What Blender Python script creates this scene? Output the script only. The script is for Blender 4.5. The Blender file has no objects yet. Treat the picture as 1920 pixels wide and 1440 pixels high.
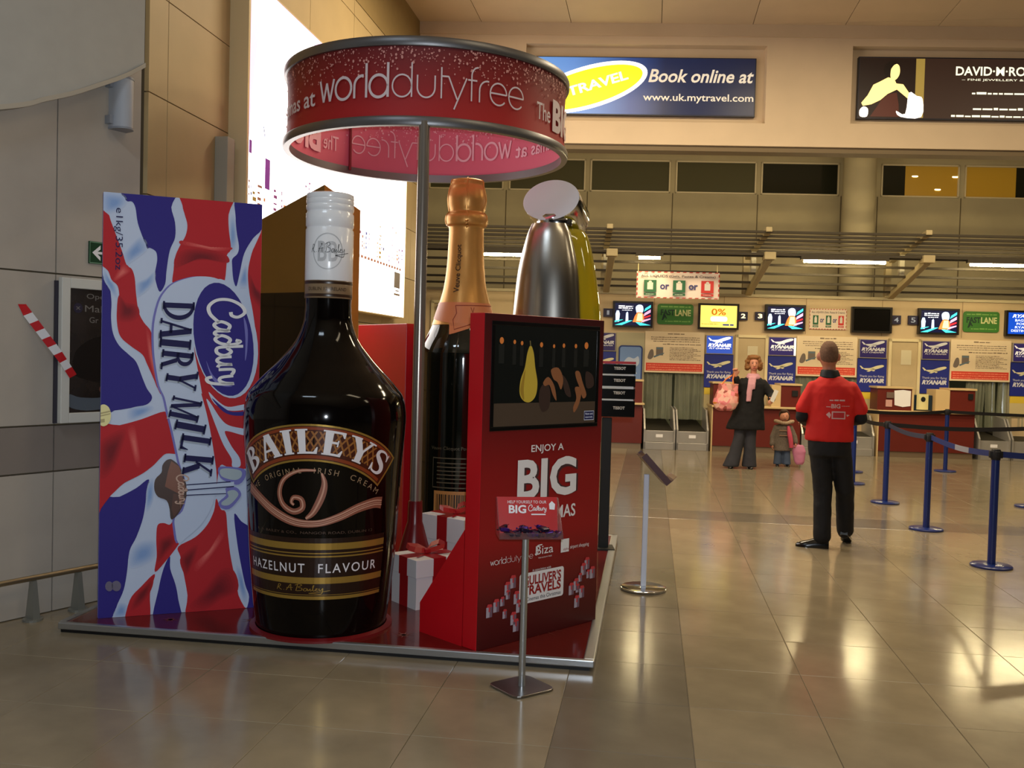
import bpy, bmesh, math, random
from mathutils import Vector, Matrix
from mathutils.geometry import tessellate_polygon
random.seed(7)
SC = bpy.context.scene
COL = SC.collection
PI = math.pi
R = math.radians

# ------------------------------------------------------------------ camera
FOC = 1800.0
YAW, ROLL, PITCH = R(8.2), 0.027, math.atan(56 / 1800.0)
fw = Vector((-math.sin(YAW) * math.cos(PITCH), math.cos(YAW) * math.cos(PITCH), -math.sin(PITCH)))
r0 = Vector((math.cos(YAW), math.sin(YAW), 0.0))
u0 = r0.cross(fw)
rt = r0 * math.cos(ROLL) + u0 * math.sin(ROLL)
up = rt.cross(fw)
cd = bpy.data.cameras.new('camera')
cd.sensor_width = 36.0
cd.lens = 36.0 * FOC / 1920.0
cd.clip_end = 200
cam = bpy.data.objects.new('camera', cd)
COL.objects.link(cam)
m3 = Matrix((rt, up, -fw)).transposed()
cam.matrix_world = Matrix.Translation((0, 0, 1.6)) @ m3.to_4x4()
SC.camera = cam

# ------------------------------------------------------------------ world, lights, exposure
SC.view_settings.view_transform = 'Standard'
SC.view_settings.look = 'None'
SC.view_settings.gamma = 1.0
SC.view_settings.use_curve_mapping = False
SC.view_settings.exposure = 0.0
W = bpy.data.worlds.new('world')
SC.world = W
W.use_nodes = True
W.node_tree.nodes['Background'].inputs[0].default_value = (1.0, 0.8, 0.55, 1)
W.node_tree.nodes['Background'].inputs[1].default_value = 0.03


def lamp(name, kind, loc, energy, col, size=0.1, size_y=None, rot=(0, 0, 0), spot=None):
    l = bpy.data.lights.new(name, kind)
    l.energy = energy
    l.color = col
    if kind == 'AREA':
        l.shape = 'RECTANGLE'
        l.size = size
        l.size_y = size_y or size
    else:
        l.shadow_soft_size = size
    if kind == 'SPOT':
        l.spot_size = spot
        l.spot_blend = 0.6
    o = bpy.data.objects.new(name, l)
    COL.objects.link(o)
    o.location = loc
    o.rotation_euler = rot
    return o


BA0 = R(5.3)
WARM = (1.0, 0.82, 0.55)
# the camera's own flash, just above the lens
lamp('camera_flash', 'POINT', (0.03, -0.02, 1.68), 350.0, (0.84, 0.92, 1.0), 0.02)
# rows of ceiling luminaires of the hall
for i, (x, y, e) in enumerate([(-0.6, 9.8, 240), (3.0, 9.8, 180), (7.0, 9.8, 110), (2.0, 4.0, 35), (7.0, 4.0, 40)]):
    lamp('hall_light', 'AREA', (x, y, 5.9), e, WARM, 2.4, 0.5)
# added cool fill lamp high on the left, turning the bulkhead bluish grey
lamp('cool_left_fill', 'AREA', (-2.6, 1.2, 5.8), 60, (0.72, 0.86, 1.0), 1.6, 0.6)
# luminaires over the desks, behind the header
for i, x in enumerate((-1.2, 1.8, 4.8, 7.6)):
    lamp('recess_fill', 'AREA', (x - 1.27, 13.75 + 0.09 * x, 5.1), 56, WARM, 2.2, 0.35, (R(38), 0, BA0))
# added fill lamps above the canopy, brightening the wall behind it
for i, x in enumerate((-2.5, 1.2, 4.8, 8.0)):
    lamp('back_wall_fill', 'AREA', (x - 1.6, 17.6 + 0.09 * x, 3.9), 6, (1.0, 0.84, 0.52), 2.6, 0.3, (R(130), 0, BA0))


# ------------------------------------------------------------------ materials
def lin(c):
    return tuple((v / 12.92 if v <= 0.04045 else ((v + 0.055) / 1.055) ** 2.4) for v in c)


def rgb(r, g, b):
    return lin((r / 255.0, g / 255.0, b / 255.0))


MATS = {}


def M(name, col, rough=0.5, metal=0.0, noise=0.0, nscale=8.0, bump=0.0, bscale=60.0, coat=0.0, emit=0.0,
      trans=0.0, spec=0.5, rand=0.0, ior=1.45, alpha=1.0):
    """procedural principled material; col in sRGB 0..255"""
    if name in MATS:
        return MATS[name]
    m = bpy.data.materials.new(name)
    m.use_nodes = True
    nt = m.node_tree
    b = nt.nodes['Principled BSDF']
    c = rgb(*col)
    b.inputs['Base Color'].default_value = (*c, 1)
    b.inputs['Roughness'].default_value = rough
    b.inputs['Metallic'].default_value = metal
    b.inputs['IOR'].default_value = ior
    b.inputs['Specular IOR Level'].default_value = spec
    if coat:
        b.inputs['Coat Weight'].default_value = coat
        b.inputs['Coat Roughness'].default_value = 0.05
    if trans:
        b.inputs['Transmission Weight'].default_value = trans
    if alpha < 1:
        b.inputs['Alpha'].default_value = alpha
    if emit:
        b.inputs['Emission Color'].default_value = (*c, 1)
        b.inputs['Emission Strength'].default_value = emit
    src = None
    if noise or bump:
        tc = nt.nodes.new('ShaderNodeTexCoord')
    if noise:
        n = nt.nodes.new('ShaderNodeTexNoise')
        n.inputs['Scale'].default_value = nscale
        n.inputs['Detail'].default_value = 6
        nt.links.new(tc.outputs['Object'], n.inputs['Vector'])
        mr = nt.nodes.new('ShaderNodeMapRange')
        mr.inputs[1].default_value = 0.3
        mr.inputs[2].default_value = 0.7
        mr.inputs[3].default_value = 1.0 - noise
        mr.inputs[4].default_value = 1.0 + noise
        nt.links.new(n.outputs['Fac'], mr.inputs[0])
        hs = nt.nodes.new('ShaderNodeHueSaturation')
        hs.inputs['Color'].default_value = (*c, 1)
        nt.links.new(mr.outputs[0], hs.inputs['Value'])
        src = hs.outputs[0]
        if rand:
            oi = nt.nodes.new('ShaderNodeObjectInfo')
            mr2 = nt.nodes.new('ShaderNodeMapRange')
            mr2.inputs[3].default_value = 1 - rand
            mr2.inputs[4].default_value = 1 + rand
            nt.links.new(oi.outputs['Random'], mr2.inputs[0])
            h2 = nt.nodes.new('ShaderNodeHueSaturation')
            nt.links.new(src, h2.inputs['Color'])
            nt.links.new(mr2.outputs[0], h2.inputs['Value'])
            src = h2.outputs[0]
        nt.links.new(src, b.inputs['Base Color'])
    if bump:
        n2 = nt.nodes.new('ShaderNodeTexNoise')
        n2.inputs['Scale'].default_value = bscale
        n2.inputs['Detail'].default_value = 4
        nt.links.new(tc.outputs['Object'], n2.inputs['Vector'])
        bp = nt.nodes.new('ShaderNodeBump')
        bp.inputs['Strength'].default_value = bump
        bp.inputs['Distance'].default_value = 0.01
        nt.links.new(n2.outputs['Fac'], bp.inputs['Height'])
        nt.links.new(bp.outputs[0], b.inputs['Normal'])
    MATS[name] = m
    return m


# ------------------------------------------------------------------ geometry helpers: G = (verts, faces)
def join(*gs):
    V, F = [], []
    for v, f in gs:
        o = len(V)
        V += [tuple(p) for p in v]
        F += [tuple(i + o for i in q) for q in f]
    return V, F


def xf(g, fn):
    return [tuple(fn(*p)) for p in g[0]], g[1]


def move(g, dx=0, dy=0, dz=0):
    return [(p[0] + dx, p[1] + dy, p[2] + dz) for p in g[0]], g[1]


def mxf(g, m):
    return [tuple(m @ Vector(p)) for p in g[0]], g[1]


def box(x0, x1, y0, y1, z0, z1, bev=0.0):
    if not bev:
        v = [(x0, y0, z0), (x1, y0, z0), (x1, y1, z0), (x0, y1, z0), (x0, y0, z1), (x1, y0, z1), (x1, y1, z1), (x0, y1, z1)]
        f = [(0, 3, 2, 1), (4, 5, 6, 7), (0, 1, 5, 4), (1, 2, 6, 5), (2, 3, 7, 6), (3, 0, 4, 7)]
        return v, f
    bm = bmesh.new()
    bmesh.ops.create_cube(bm, size=1)
    for q in bm.verts:
        q.co = ((x0 + x1) / 2 + q.co.x * (x1 - x0), (y0 + y1) / 2 + q.co.y * (y1 - y0), (z0 + z1) / 2 + q.co.z * (z1 - z0))
    bmesh.ops.bevel(bm, geom=list(bm.edges), offset=bev, segments=2, profile=0.5, affect='EDGES')
    g = ([tuple(q.co) for q in bm.verts], [tuple(w.index for w in q.verts) for q in bm.faces])
    bm.verts.index_update()
    g = ([tuple(q.co) for q in bm.verts], [tuple(w.index for w in q.verts) for q in bm.faces])
    bm.free()
    return g


def lathe(prof, n=48, cap0=True, cap1=True, a0=0.0, a1=2 * PI):
    """prof: list of (r, z); around z"""
    V, F = [], []
    full = abs(a1 - a0 - 2 * PI) < 1e-6
    k = n if full else n + 1
    for r, z in prof:
        for i in range(k):
            a = a0 + (a1 - a0) * i / n
            V.append((r * math.cos(a), r * math.sin(a), z))
    for j in range(len(prof) - 1):
        for i in range(n):
            a = j * k + i
            b = j * k + (i + 1) % k
            F.append((a, b, b + k, a + k))
    if full and cap0:
        F.append(tuple(range(k - 1, -1, -1)))
    if full and cap1:
        o = (len(prof) - 1) * k
        F.append(tuple(range(o, o + k)))
    return V, F


def smooth_prof(prof, sub=6):
    out = []
    P = [Vector(p) for p in prof]
    for i in range(len(P) - 1):
        p0 = P[max(i - 1, 0)]
        p1, p2 = P[i], P[i + 1]
        p3 = P[min(i + 2, len(P) - 1)]
        for s in range(sub):
            t = s / sub
            out.append(tuple(0.5 * ((2 * p1) + (p2 - p0) * t + (2 * p0 - 5 * p1 + 4 * p2 - p3) * t * t + (3 * p1 - p0 - 3 * p2 + p3) * t ** 3)))
    out.append(tuple(P[-1]))
    return out


def frame_of(d):
    d = Vector(d).normalized()
    a = Vector((0, 0, 1)) if abs(d.z) < 0.9 else Vector((1, 0, 0))
    x = d.cross(a).normalized()
    return x, d.cross(x).normalized(), d


def tube(p0, p1, r0_, r1_=None, n=16, caps=True):
    r1_ = r0_ if r1_ is None else r1_
    p0, p1 = Vector(p0), Vector(p1)
    x, y, d = frame_of(p1 - p0)
    V, F = [], []
    for p, r in ((p0, r0_), (p1, r1_)):
        for i in range(n):
            a = 2 * PI * i / n
            V.append(tuple(p + (x * math.cos(a) + y * math.sin(a)) * r))
    for i in range(n):
        j = (i + 1) % n
        F.append((i, i + n, j + n, j))
    if caps:
        F.append(tuple(range(n)))
        F.append(tuple(range(2 * n - 1, n - 1, -1)))
    return V, F


def tubepath(pts, r, n=10):
    pts = [Vector(p) for p in pts]
    V, F = [], []
    for k, p in enumerate(pts):
        d = pts[min(k + 1, len(pts) - 1)] - pts[max(k - 1, 0)]
        x, y, d = frame_of(d)
        rr = r[k] if isinstance(r, (list, tuple)) else r
        for i in range(n):
            a = 2 * PI * i / n
            V.append(tuple(p + (x * math.cos(a) + y * math.sin(a)) * rr))
    for k in range(len(pts) - 1):
        for i in range(n):
            j = (i + 1) % n
            F.append((k * n + i, (k + 1) * n + i, (k + 1) * n + j, k * n + j))
    F.append(tuple(range(n)))
    o = (len(pts) - 1) * n
    F.append(tuple(range(o + n - 1, o - 1, -1)))
    return V, F


def catmull(pts, sub=5, closed=True):
    n = len(pts)
    out = []
    P = [Vector((p[0], p[1])) for p in pts]
    rng = range(n) if closed else range(n - 1)
    for i in rng:
        if closed:
            p0, p1, p2, p3 = P[i - 1], P[i], P[(i + 1) % n], P[(i + 2) % n]
        else:
            p0, p1, p2, p3 = P[max(i - 1, 0)], P[i], P[i + 1], P[min(i + 2, n - 1)]
        for s in range(sub):
            t = s / sub
            q = 0.5 * ((2 * p1) + (p2 - p0) * t + (2 * p0 - 5 * p1 + 4 * p2 - p3) * t * t + (3 * p1 - p0 - 3 * p2 + p3) * t ** 3)
            out.append((q.x, q.y))
    if not closed:
        out.append(tuple(P[-1]))
    return out


def poly2(pts):
    """flat filled polygon -> 2D geometry, ccw"""
    a = sum(pts[i][0] * pts[(i + 1) % len(pts)][1] - pts[(i + 1) % len(pts)][0] * pts[i][1] for i in range(len(pts)))
    if a < 0:
        pts = pts[::-1]
    if len(pts) <= 4:
        return [(p[0], p[1], 0) for p in pts], [tuple(range(len(pts)))]
    t = tessellate_polygon([[Vector((p[0], p[1], 0)) for p in pts]])
    F = []
    for a, b, c in t:
        A, B, C = pts[a], pts[b], pts[c]
        cr = (B[0] - A[0]) * (C[1] - A[1]) - (B[1] - A[1]) * (C[0] - A[0])
        F.append((a, b, c) if cr > 0 else (a, c, b))
    return [(p[0], p[1], 0) for p in pts], F


def rect2(x0, y0, x1, y1):
    return [(x0, y0, 0), (x1, y0, 0), (x1, y1, 0), (x0, y1, 0)], [(0, 1, 2, 3)]


def ell2(cx, cy, rx, ry, n=40, rot=0.0):
    c, s = math.cos(rot), math.sin(rot)
    p = []
    for i in range(n):
        a = 2 * PI * i / n
        x, y = rx * math.cos(a), ry * math.sin(a)
        p.append((cx + x * c - y * s, cy + x * s + y * c))
    return [(q[0], q[1], 0) for q in p], [tuple(range(n))]


def ring2(cx, cy, rx, ry, wx, wy=None, a0=0.0, a1=2 * PI, n=40, rot=0.0):
    wy = wx if wy is None else wy
    c, s = math.cos(rot), math.sin(rot)
    V, F = [], []
    for i in range(n + 1):
        a = a0 + (a1 - a0) * i / n
        for k in (0, 1):
            x, y = (rx - k * wx) * math.cos(a), (ry - k * wy) * math.sin(a)
            V.append((cx + x * c - y * s, cy + x * s + y * c, 0))
    for i in range(n):
        F.append((2 * i, 2 * i + 2, 2 * i + 3, 2 * i + 1))
    return V, F


def stroke2(pts, w, closed=False):
    """polyline with width (or list of widths)"""
    n = len(pts)
    P = [Vector((p[0], p[1])) for p in pts]
    V, F = [], []
    for i in range(n):
        if closed:
            a, b = P[i - 1], P[(i + 1) % n]
        else:
            a, b = P[max(i - 1, 0)], P[min(i + 1, n - 1)]
        d = (b - a)
        d = d.normalized() if d.length > 1e-9 else Vector((1, 0))
        nn = Vector((-d.y, d.x))
        ww = (w[i] if isinstance(w, (list, tuple)) else w) / 2
        q0, q1 = P[i] - nn * ww, P[i] + nn * ww
        V += [(q0.x, q0.y, 0), (q1.x, q1.y, 0)]
    for i in range(n if closed else n - 1):
        j = (i + 1) % n
        F.append((2 * i, 2 * j, 2 * j + 1, 2 * i + 1))
    return V, F


def bounds(g):
    xs = [p[0] for p in g[0]]
    ys = [p[1] for p in g[0]]
    return min(xs), max(xs), min(ys), max(ys)


_TC = {}


def text2(s, bold=0.0, shear=0.0, spacing=1.0, res=3):
    k = (s, bold, shear, spacing, res)
    if k in _TC:
        return _TC[k]
    cu = bpy.data.curves.new('t', 'FONT')
    cu.body = s
    cu.size = 1.0
    cu.offset = bold
    cu.shear = shear
    cu.space_character = spacing
    cu.resolution_u = res
    cu.fill_mode = 'FRONT'
    ob = bpy.data.objects.new('t', cu)
    COL.objects.link(ob)
    dg = bpy.context.evaluated_depsgraph_get()
    me = bpy.data.meshes.new_from_object(ob.evaluated_get(dg))
    g = ([(v.co.x, v.co.y, 0) for v in me.vertices], [])
    for p in me.polygons:
        vv = list(p.vertices)
        if p.normal.z < 0:
            vv = vv[::-1]
        g[1].append(tuple(vv))
    bpy.data.objects.remove(ob)
    bpy.data.meshes.remove(me)
    bpy.data.curves.remove(cu)
    _TC[k] = g
    return g


def fit(g, x0, y0, x1, y1):
    a, b, c, d = bounds(g)
    sx = (x1 - x0) / max(b - a, 1e-6)
    sy = (y1 - y0) / max(d - c, 1e-6)
    return [(x0 + (p[0] - a) * sx, y0 + (p[1] - c) * sy, 0) for p in g[0]], g[1]


def tbox(s, x0, y0, x1, y1, **k):
    return fit(text2(s, **k), x0, y0, x1, y1)


def fitw(g, cx, y0, h):
    """scale uniformly to height h (by bounds), centred at cx"""
    a, b, c, d = bounds(g)
    s = h / (d - c)
    return [(cx + (p[0] - (a + b) / 2) * s, y0 + (p[1] - c) * s, 0) for p in g[0]], g[1]


def rot2(g, ang, cx=0, cy=0, dx=0, dy=0, s=1.0):
    c, q = math.cos(ang), math.sin(ang)
    return [((p[0] - cx) * c * s - (p[1] - cy) * q * s + dx, (p[0] - cx) * q * s + (p[1] - cy) * c * s + dy, 0) for p in g[0]], g[1]


def slice_x(g, step):
    bm = bmesh.new()
    vs = [bm.verts.new(p) for p in g[0]]
    for f in g[1]:
        if len(set(f)) > 2:
            try:
                bm.faces.new([vs[i] for i in f])
            except ValueError:
                pass
    a, b, c, d = bounds(g)
    x = math.floor(a / step) * step + step
    while x < b:
        bmesh.ops.bisect_plane(bm, geom=list(bm.verts) + list(bm.edges) + list(bm.faces), plane_co=(x, 0, 0), plane_no=(1, 0, 0), dist=1e-6)
        x += step
    bm.verts.index_update()
    o = ([tuple(v.co) for v in bm.verts], [tuple(v.index for v in f.verts) for f in bm.faces])
    bm.free()
    return o


def front(g, y=0.0, ox=0.0, oz=0.0):
    """2D art -> local front plane (x right, z up), facing -y, at depth y"""
    return [(p[0] + ox, y, p[1] + oz) for p in g[0]], g[1]


# ------------------------------------------------------------------ object helpers
def obj(name, g, mat, parent=None, smooth=False, bevel=0.0, kind=None, label=None, loc=None, rotz=0.0, sharp=None):
    """g: geometry, or list of (geometry, material) for several materials"""
    me = bpy.data.meshes.new(name)
    if mat is None:
        gs = g
    else:
        gs = [(g, mat)]
    V, F, MI, mats = [], [], [], []
    for gg, mm in gs:
        used = sorted({i for q in gg[1] for i in q})
        if len(used) < len(gg[0]):
            mp_ = {a: k for k, a in enumerate(used)}
            gg = ([gg[0][a] for a in used], [tuple(mp_[i] for i in q) for q in gg[1]])
        o = len(V)
        V += list(gg[0])
        if mm not in mats:
            mats.append(mm)
        mi = mats.index(mm)
        for q in gg[1]:
            F.append(tuple(i + o for i in q))
            MI.append(mi)
    me.from_pydata(V, [], F)
    for mm in mats:
        me.materials.append(mm)
    me.polygons.foreach_set('material_index', MI)
    if smooth:
        me.polygons.foreach_set('use_smooth', [True] * len(F))
        me.update()
        me.set_sharp_from_angle(angle=R(sharp or 40))
    me.update()
    ob = bpy.data.objects.new(name, me)
    COL.objects.link(ob)
    if parent:
        ob.parent = parent
    if loc:
        ob.location = loc
    ob.rotation_euler = (0, 0, rotz)
    if bevel:
        b = ob.modifiers.new('b', 'BEVEL')
        b.width = bevel
        b.segments = 2
        b.limit_method = 'ANGLE'
    if kind:
        ob['kind'] = kind
    if label:
        ob['label'] = label
    return ob


def thing(name, label, cat, loc=(0, 0, 0), rotz=0.0, group=None):
    o = bpy.data.objects.new(name, None)
    o.empty_display_size = 0.1
    COL.objects.link(o)
    o.location = loc
    o.rotation_euler = (0, 0, rotz)
    o['label'] = label
    o['category'] = cat
    if group:
        o['group'] = group
    return o


def tag(o, label, cat, group=None):
    o['label'] = label
    o['category'] = cat
    if group:
        o['group'] = group
    return o


def copy_tree(o, parent=None):
    c = o.copy()
    COL.objects.link(c)
    if parent:
        c.parent = parent
    for ch in list(o.children):
        copy_tree(ch, c)
    return c


BA = R(5.3)
BU = Vector((math.cos(BA), math.sin(BA), 0))
BV = Vector((-math.sin(BA), math.cos(BA), 0))


def Bp(u, v, z=0.0):
    """check-in end of the hall: u along the desks, v away from the entrance"""
    p = BU * u + BV * v
    return (p.x, p.y, z)


# ------------------------------------------------------------------ lettering drawn by hand
def arcp(cx, cy, rx, ry, a0, a1, n=14):
    return [(cx + rx * math.cos(R(a0 + (a1 - a0) * i / n)), cy + ry * math.sin(R(a0 + (a1 - a0) * i / n))) for i in range(n + 1)]


def mono(word, w1, w2=None, bold_n=0):
    """thin round lower-case letters (x height 1); the first bold_n letters use w1, others w2"""
    gs, x = [], 0.0
    r = 0.5
    for k, ch in enumerate(word):
        w = w1 if k < bold_n else (w2 or w1)
        P = []
        adv = 1.1
        if ch == 'w':
            P = [[(0, 1), (0.27, 0)], [(0.27, 0), (0.5, 0.85)], [(0.5, 0.85), (0.73, 0)], [(0.73, 0), (1.0, 1)]]
            adv = 1.08
        elif ch == 'o':
            P = [arcp(r, r, r, r, 0, 360, 28)]
        elif ch == 'r':
            P = [[(0.05, 0), (0.05, 0.55)], [(0.05, 0.55)] + arcp(0.5, 0.55, 0.45, 0.45, 180, 80, 10)]
            adv = 0.62
        elif ch == 'l':
            P = [[(0.08, 0), (0.08, 1.55)]]
            adv = 0.22
        elif ch == 'd':
            P = [arcp(r, r, r, r, 0, 360, 28), [(1.0, 0), (1.0, 1.55)]]
            adv = 1.2
        elif ch == 'u':
            P = [[(0.05, 1), (0.05, 0.45)] + arcp(0.5, 0.45, 0.45, 0.45, 180, 360, 16) + [(0.95, 1)]]
            adv = 1.12
        elif ch == 't':
            P = [[(0.12, 0), (0.12, 1.4)], [(0.12, 1.0), (0.5, 1.0)]]
            adv = 0.45
        elif ch == 'y':
            P = [[(0.0, 1), (0.46, 0)], [(0.95, 1), (0.3, -0.45)]]
            adv = 0.98
        elif ch == 'f':
            P = [[(0.2, 0), (0.2, 1.1)] + arcp(0.55, 1.15, 0.35, 0.4, 180, 90, 8), [(0.0, 0.95), (0.5, 0.95)]]
            adv = 0.55
        elif ch == 'e':
            P = [[(0.03, 0.52), (0.98, 0.52)], arcp(r, r, r, r, 0, 320, 26)]
        for p in P:
            gs.append(move(stroke2(p, w), x, 0, 0))
        x += adv + 0.04
    return join(*gs)


def serif(ch):
    """roman capital, height 1; returns geometry and advance"""
    S, T, h, o = 0.25, 0.09, 0.065, 0.07
    g = []

    def stem(x, y0=0.0, y1=1.0, w=S, s0=True, s1=True):
        g.append(rect2(x, y0, x + w, y1))
        if s0:
            g.append(rect2(x - o, y0, x + w + o, y0 + h))
        if s1:
            g.append(rect2(x - o, y1 - h, x + w + o, y1))

    def diag(x0, y0, x1, y1, w):
        g.append(poly2([(x0, y0), (x0 + w, y0), (x1 + w, y1), (x1, y1)]))

    if ch == 'I':
        stem(o)
        adv = S + 2 * o
    elif ch == 'L':
        stem(o)
        g.append(rect2(o, 0, 0.72, h + 0.02))
        g.append(poly2([(0.66, 0), (0.72, 0), (0.74, 0.28), (0.70, 0.28), (0.58, h)]))
        adv = 0.76
    elif ch == 'E':
        stem(o)
        for y in (0.0, 1 - T):
            g.append(rect2(o, y, 0.7, y + T))
        g.append(rect2(o, 0.48, 0.52, 0.48 + T))
        g.append(poly2([(0.62, 0), (0.70, 0), (0.73, 0.26), (0.69, 0.26), (0.58, T)]))
        g.append(poly2([(0.58, 1 - T), (0.66, 0.76), (0.70, 0.76), (0.70, 1), (0.62, 1)]))
        g.append(rect2(0.49, 0.38, 0.54, 0.64))
        adv = 0.78
    elif ch == 'D':
        stem(o)
        g.append(ring2(o + 0.1, 0.5, 0.72, 0.5, 0.22, T, -PI / 2, PI / 2))
        adv = 0.93
    elif ch == 'B':
        stem(o)
        g.append(ring2(o + 0.2, 0.745, 0.42, 0.255, 0.19, T, -PI / 2, PI / 2))
        g.append(ring2(o + 0.2, 0.27, 0.50, 0.27, 0.21, T, -PI / 2, PI / 2))
        g.append(rect2(o, 1 - T, o + 0.21, 1))
        g.append(rect2(o, 0, o + 0.21, T))
        g.append(rect2(o, 0.48, o + 0.21, 0.48 + T))
        adv = 0.83
    elif ch == 'R':
        stem(o)
        g.append(ring2(o + 0.2, 0.73, 0.45, 0.27, 0.2, T, -PI / 2, PI / 2))
        g.append(rect2(o, 1 - T, o + 0.21, 1))
        g.append(rect2(o, 0.46, o + 0.21, 0.46 + T))
        diag(0.66, 0.0, 0.34, 0.5, 0.22)
        g.append(rect2(0.64, 0, 0.98, h))
        adv = 0.97
    elif ch == 'A':
        diag(0.08, 0, 0.42, 1, T + 0.02)
        diag(0.66, 0, 0.38, 1, S + 0.02)
        g.append(rect2(0.24, 0.3, 0.7, 0.3 + T))
        g.append(rect2(0, 0, 0.26, h))
        g.append(rect2(0.58, 0, 0.98, h))
        adv = 0.96
    elif ch == 'Y':
        diag(0.34, 0.42, 0.06, 1, S)
        diag(0.46, 0.42, 0.76, 1, T + 0.01)
        stem(0.34, 0, 0.48, S, True, False)
        g.append(rect2(-0.02, 1 - h, 0.36, 1))
        g.append(rect2(0.64, 1 - h, 0.94, 1))
        adv = 0.92
    elif ch == 'M':
        stem(o, w=T + 0.02)
        diag(0.46, 0, 0.07, 1, 0.2)
        diag(0.5, 0, 0.82, 1, T + 0.01)
        stem(0.82, w=S)
        adv = 1.12
    elif ch == 'K':
        stem(o)
        diag(0.26, 0.4, 0.7, 1, T + 0.02)
        diag(0.66, 0, 0.34, 0.56, S + 0.02)
        g.append(rect2(0.58, 1 - h, 0.92, 1))
        g.append(rect2(0.6, 0, 0.98, h))
        adv = 0.98
    elif ch == 'S':
        p = catmull([(0.62, 0.76), (0.52, 0.93), (0.34, 0.965), (0.15, 0.88), (0.13, 0.70), (0.30, 0.56), (0.50, 0.44), (0.58, 0.26), (0.50, 0.09), (0.32, 0.035), (0.14, 0.08), (0.06, 0.27)], 4, False)
        n = len(p)
        w = [0.07 + 0.15 * math.exp(-((i / n - 0.5) / 0.22) ** 2) for i in range(n)]
        g.append(stroke2(p, w))
        g.append(rect2(0.585, 0.7, 0.64, 1.0))
        g.append(rect2(0.03, 0.0, 0.085, 0.32))
        adv = 0.7
    else:
        adv = 0.5
    return (join(*g) if g else ([], [])), adv


def script_cadbury():
    """joined handwriting for the wordmark, x from 0 to about 7.4, x height about 1"""
    S = []
    C_ = catmull([(1.25, 1.15), (1.55, 1.2), (1.7, 1.6), (1.35, 2.05), (0.75, 1.85), (0.25, 1.15), (0.2, 0.35), (0.65, -0.2), (1.25, -0.2), (1.75, 0.1), (2.05, 0.35)], 5, False)
    S.append(C_)
    S.append(catmull([(2.75, 0.85), (2.35, 1.0), (2.0, 0.5), (2.2, 0.02), (2.6, 0.3), (2.8, 0.95), (2.75, 0.2), (2.95, 0.0), (3.2, 0.3)], 5, False))
    S.append(catmull([(3.9, 0.75), (3.5, 0.95), (3.15, 0.45), (3.4, 0.0), (3.8, 0.35), (3.95, 1.1), (3.75, 1.6), (3.6, 1.3)], 5, False))
    S.append(catmull([(4.15, 1.75), (4.1, 0.8), (4.15, 0.1), (4.55, 0.05), (4.8, 0.5), (4.55, 0.95), (4.2, 0.7)], 5, False))
    S.append(catmull([(4.95, 0.95), (4.95, 0.25), (5.2, 0.0), (5.5, 0.35), (5.6, 0.95), (5.55, 0.2), (5.75, 0.0)], 5, False))
    S.append(catmull([(5.95, 0.05), (6.0, 0.9), (6.2, 1.0), (6.45, 0.85)], 5, False))
    S.append(catmull([(6.55, 0.95), (6.6, 0.2), (6.85, 0.05), (7.1, 0.4), (7.2, 0.95), (7.15, 0.1), (6.95, -0.6), (6.6, -0.75), (6.5, -0.4)], 5, False))
    return S


def script_bailey():
    S = []
    S.append(catmull([(0.0, 0.0), (0.2, 0.7), (0.3, 1.1), (0.55, 1.0), (0.4, 0.6), (0.2, 0.5), (0.5, 0.1), (0.7, 0.0)], 4, False))
    S.append([(0.95, 0.05), (1.02, 0.08)])
    S.append(catmull([(1.3, 0.0), (1.7, 0.8), (1.95, 1.25), (1.95, 0.6), (2.0, 0.0)], 4, False))
    S.append([(1.35, 0.5), (2.2, 0.6)])
    S.append(catmull([(2.6, 0.0), (2.75, 0.8), (2.85, 1.3)], 4, False))
    S.append(catmull([(2.5, 1.1), (3.0, 1.4), (3.35, 1.15), (2.9, 0.75), (3.35, 0.55), (3.3, 0.15), (2.7, 0.0)], 4, False))
    S.append(catmull([(4.0, 0.5), (3.7, 0.55), (3.55, 0.15), (3.85, 0.05), (4.05, 0.5), (4.1, 0.05), (4.3, 0.3), (4.4, 0.5), (4.4, 0.05), (4.65, 0.3), (4.85, 1.2), (4.7, 0.9), (4.75, 0.05), (5.0, 0.25), (5.25, 0.45), (5.1, 0.55), (5.05, 0.1), (5.35, 0.1)], 3, False))
    S.append(catmull([(5.45, 0.55), (5.5, 0.15), (5.75, 0.25), (5.9, 0.6), (5.85, -0.2), (5.6, -0.55), (4.8, -0.45), (4.2, -0.4), (5.3, -0.2), (6.8, 0.1)], 4, False))
    return S


# ================================================================== SETTING
def struct(name, g, mat, **k):
    return obj(name, g, mat, kind='structure', **k)


m_tile = M('floor_tile', (136, 124, 102), 0.15, noise=0.13, nscale=3.5, rand=0.04, spec=0.5)
m_tile_d = M('floor_tile_dark', (110, 102, 88), 0.16, noise=0.12, nscale=3.5, rand=0.04)
m_joint = M('floor_joint', (124, 112, 94), 0.8, noise=0.1)
m_wall = M('wall_cream', (178, 158, 120), 0.75, noise=0.05, nscale=2, bump=0.03)
m_panel = M('wall_panel_cream', (176, 154, 112), 0.6, noise=0.05, nscale=2.2, bump=0.02)
m_panel_g = M('wall_panel_grey', (172, 163, 152), 0.6, noise=0.06, nscale=3, bump=0.03)
m_panel_dk = M('wall_panel_taupe', (132, 122, 114), 0.6, noise=0.06, nscale=3, bump=0.03)
m_gap = M('panel_gap', (96, 84, 64), 0.9)
m_ceil = M('ceiling_paint', (204, 182, 150), 0.8, noise=0.05, nscale=1.5)
m_head = M('header_plaster', (214, 192, 160), 0.8, noise=0.04, nscale=2)
m_olive = M('recess_wall_olive', (166, 154, 120), 0.8, noise=0.06, nscale=2)
m_trim = M('trim_cream', (196, 182, 146), 0.5)
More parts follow.
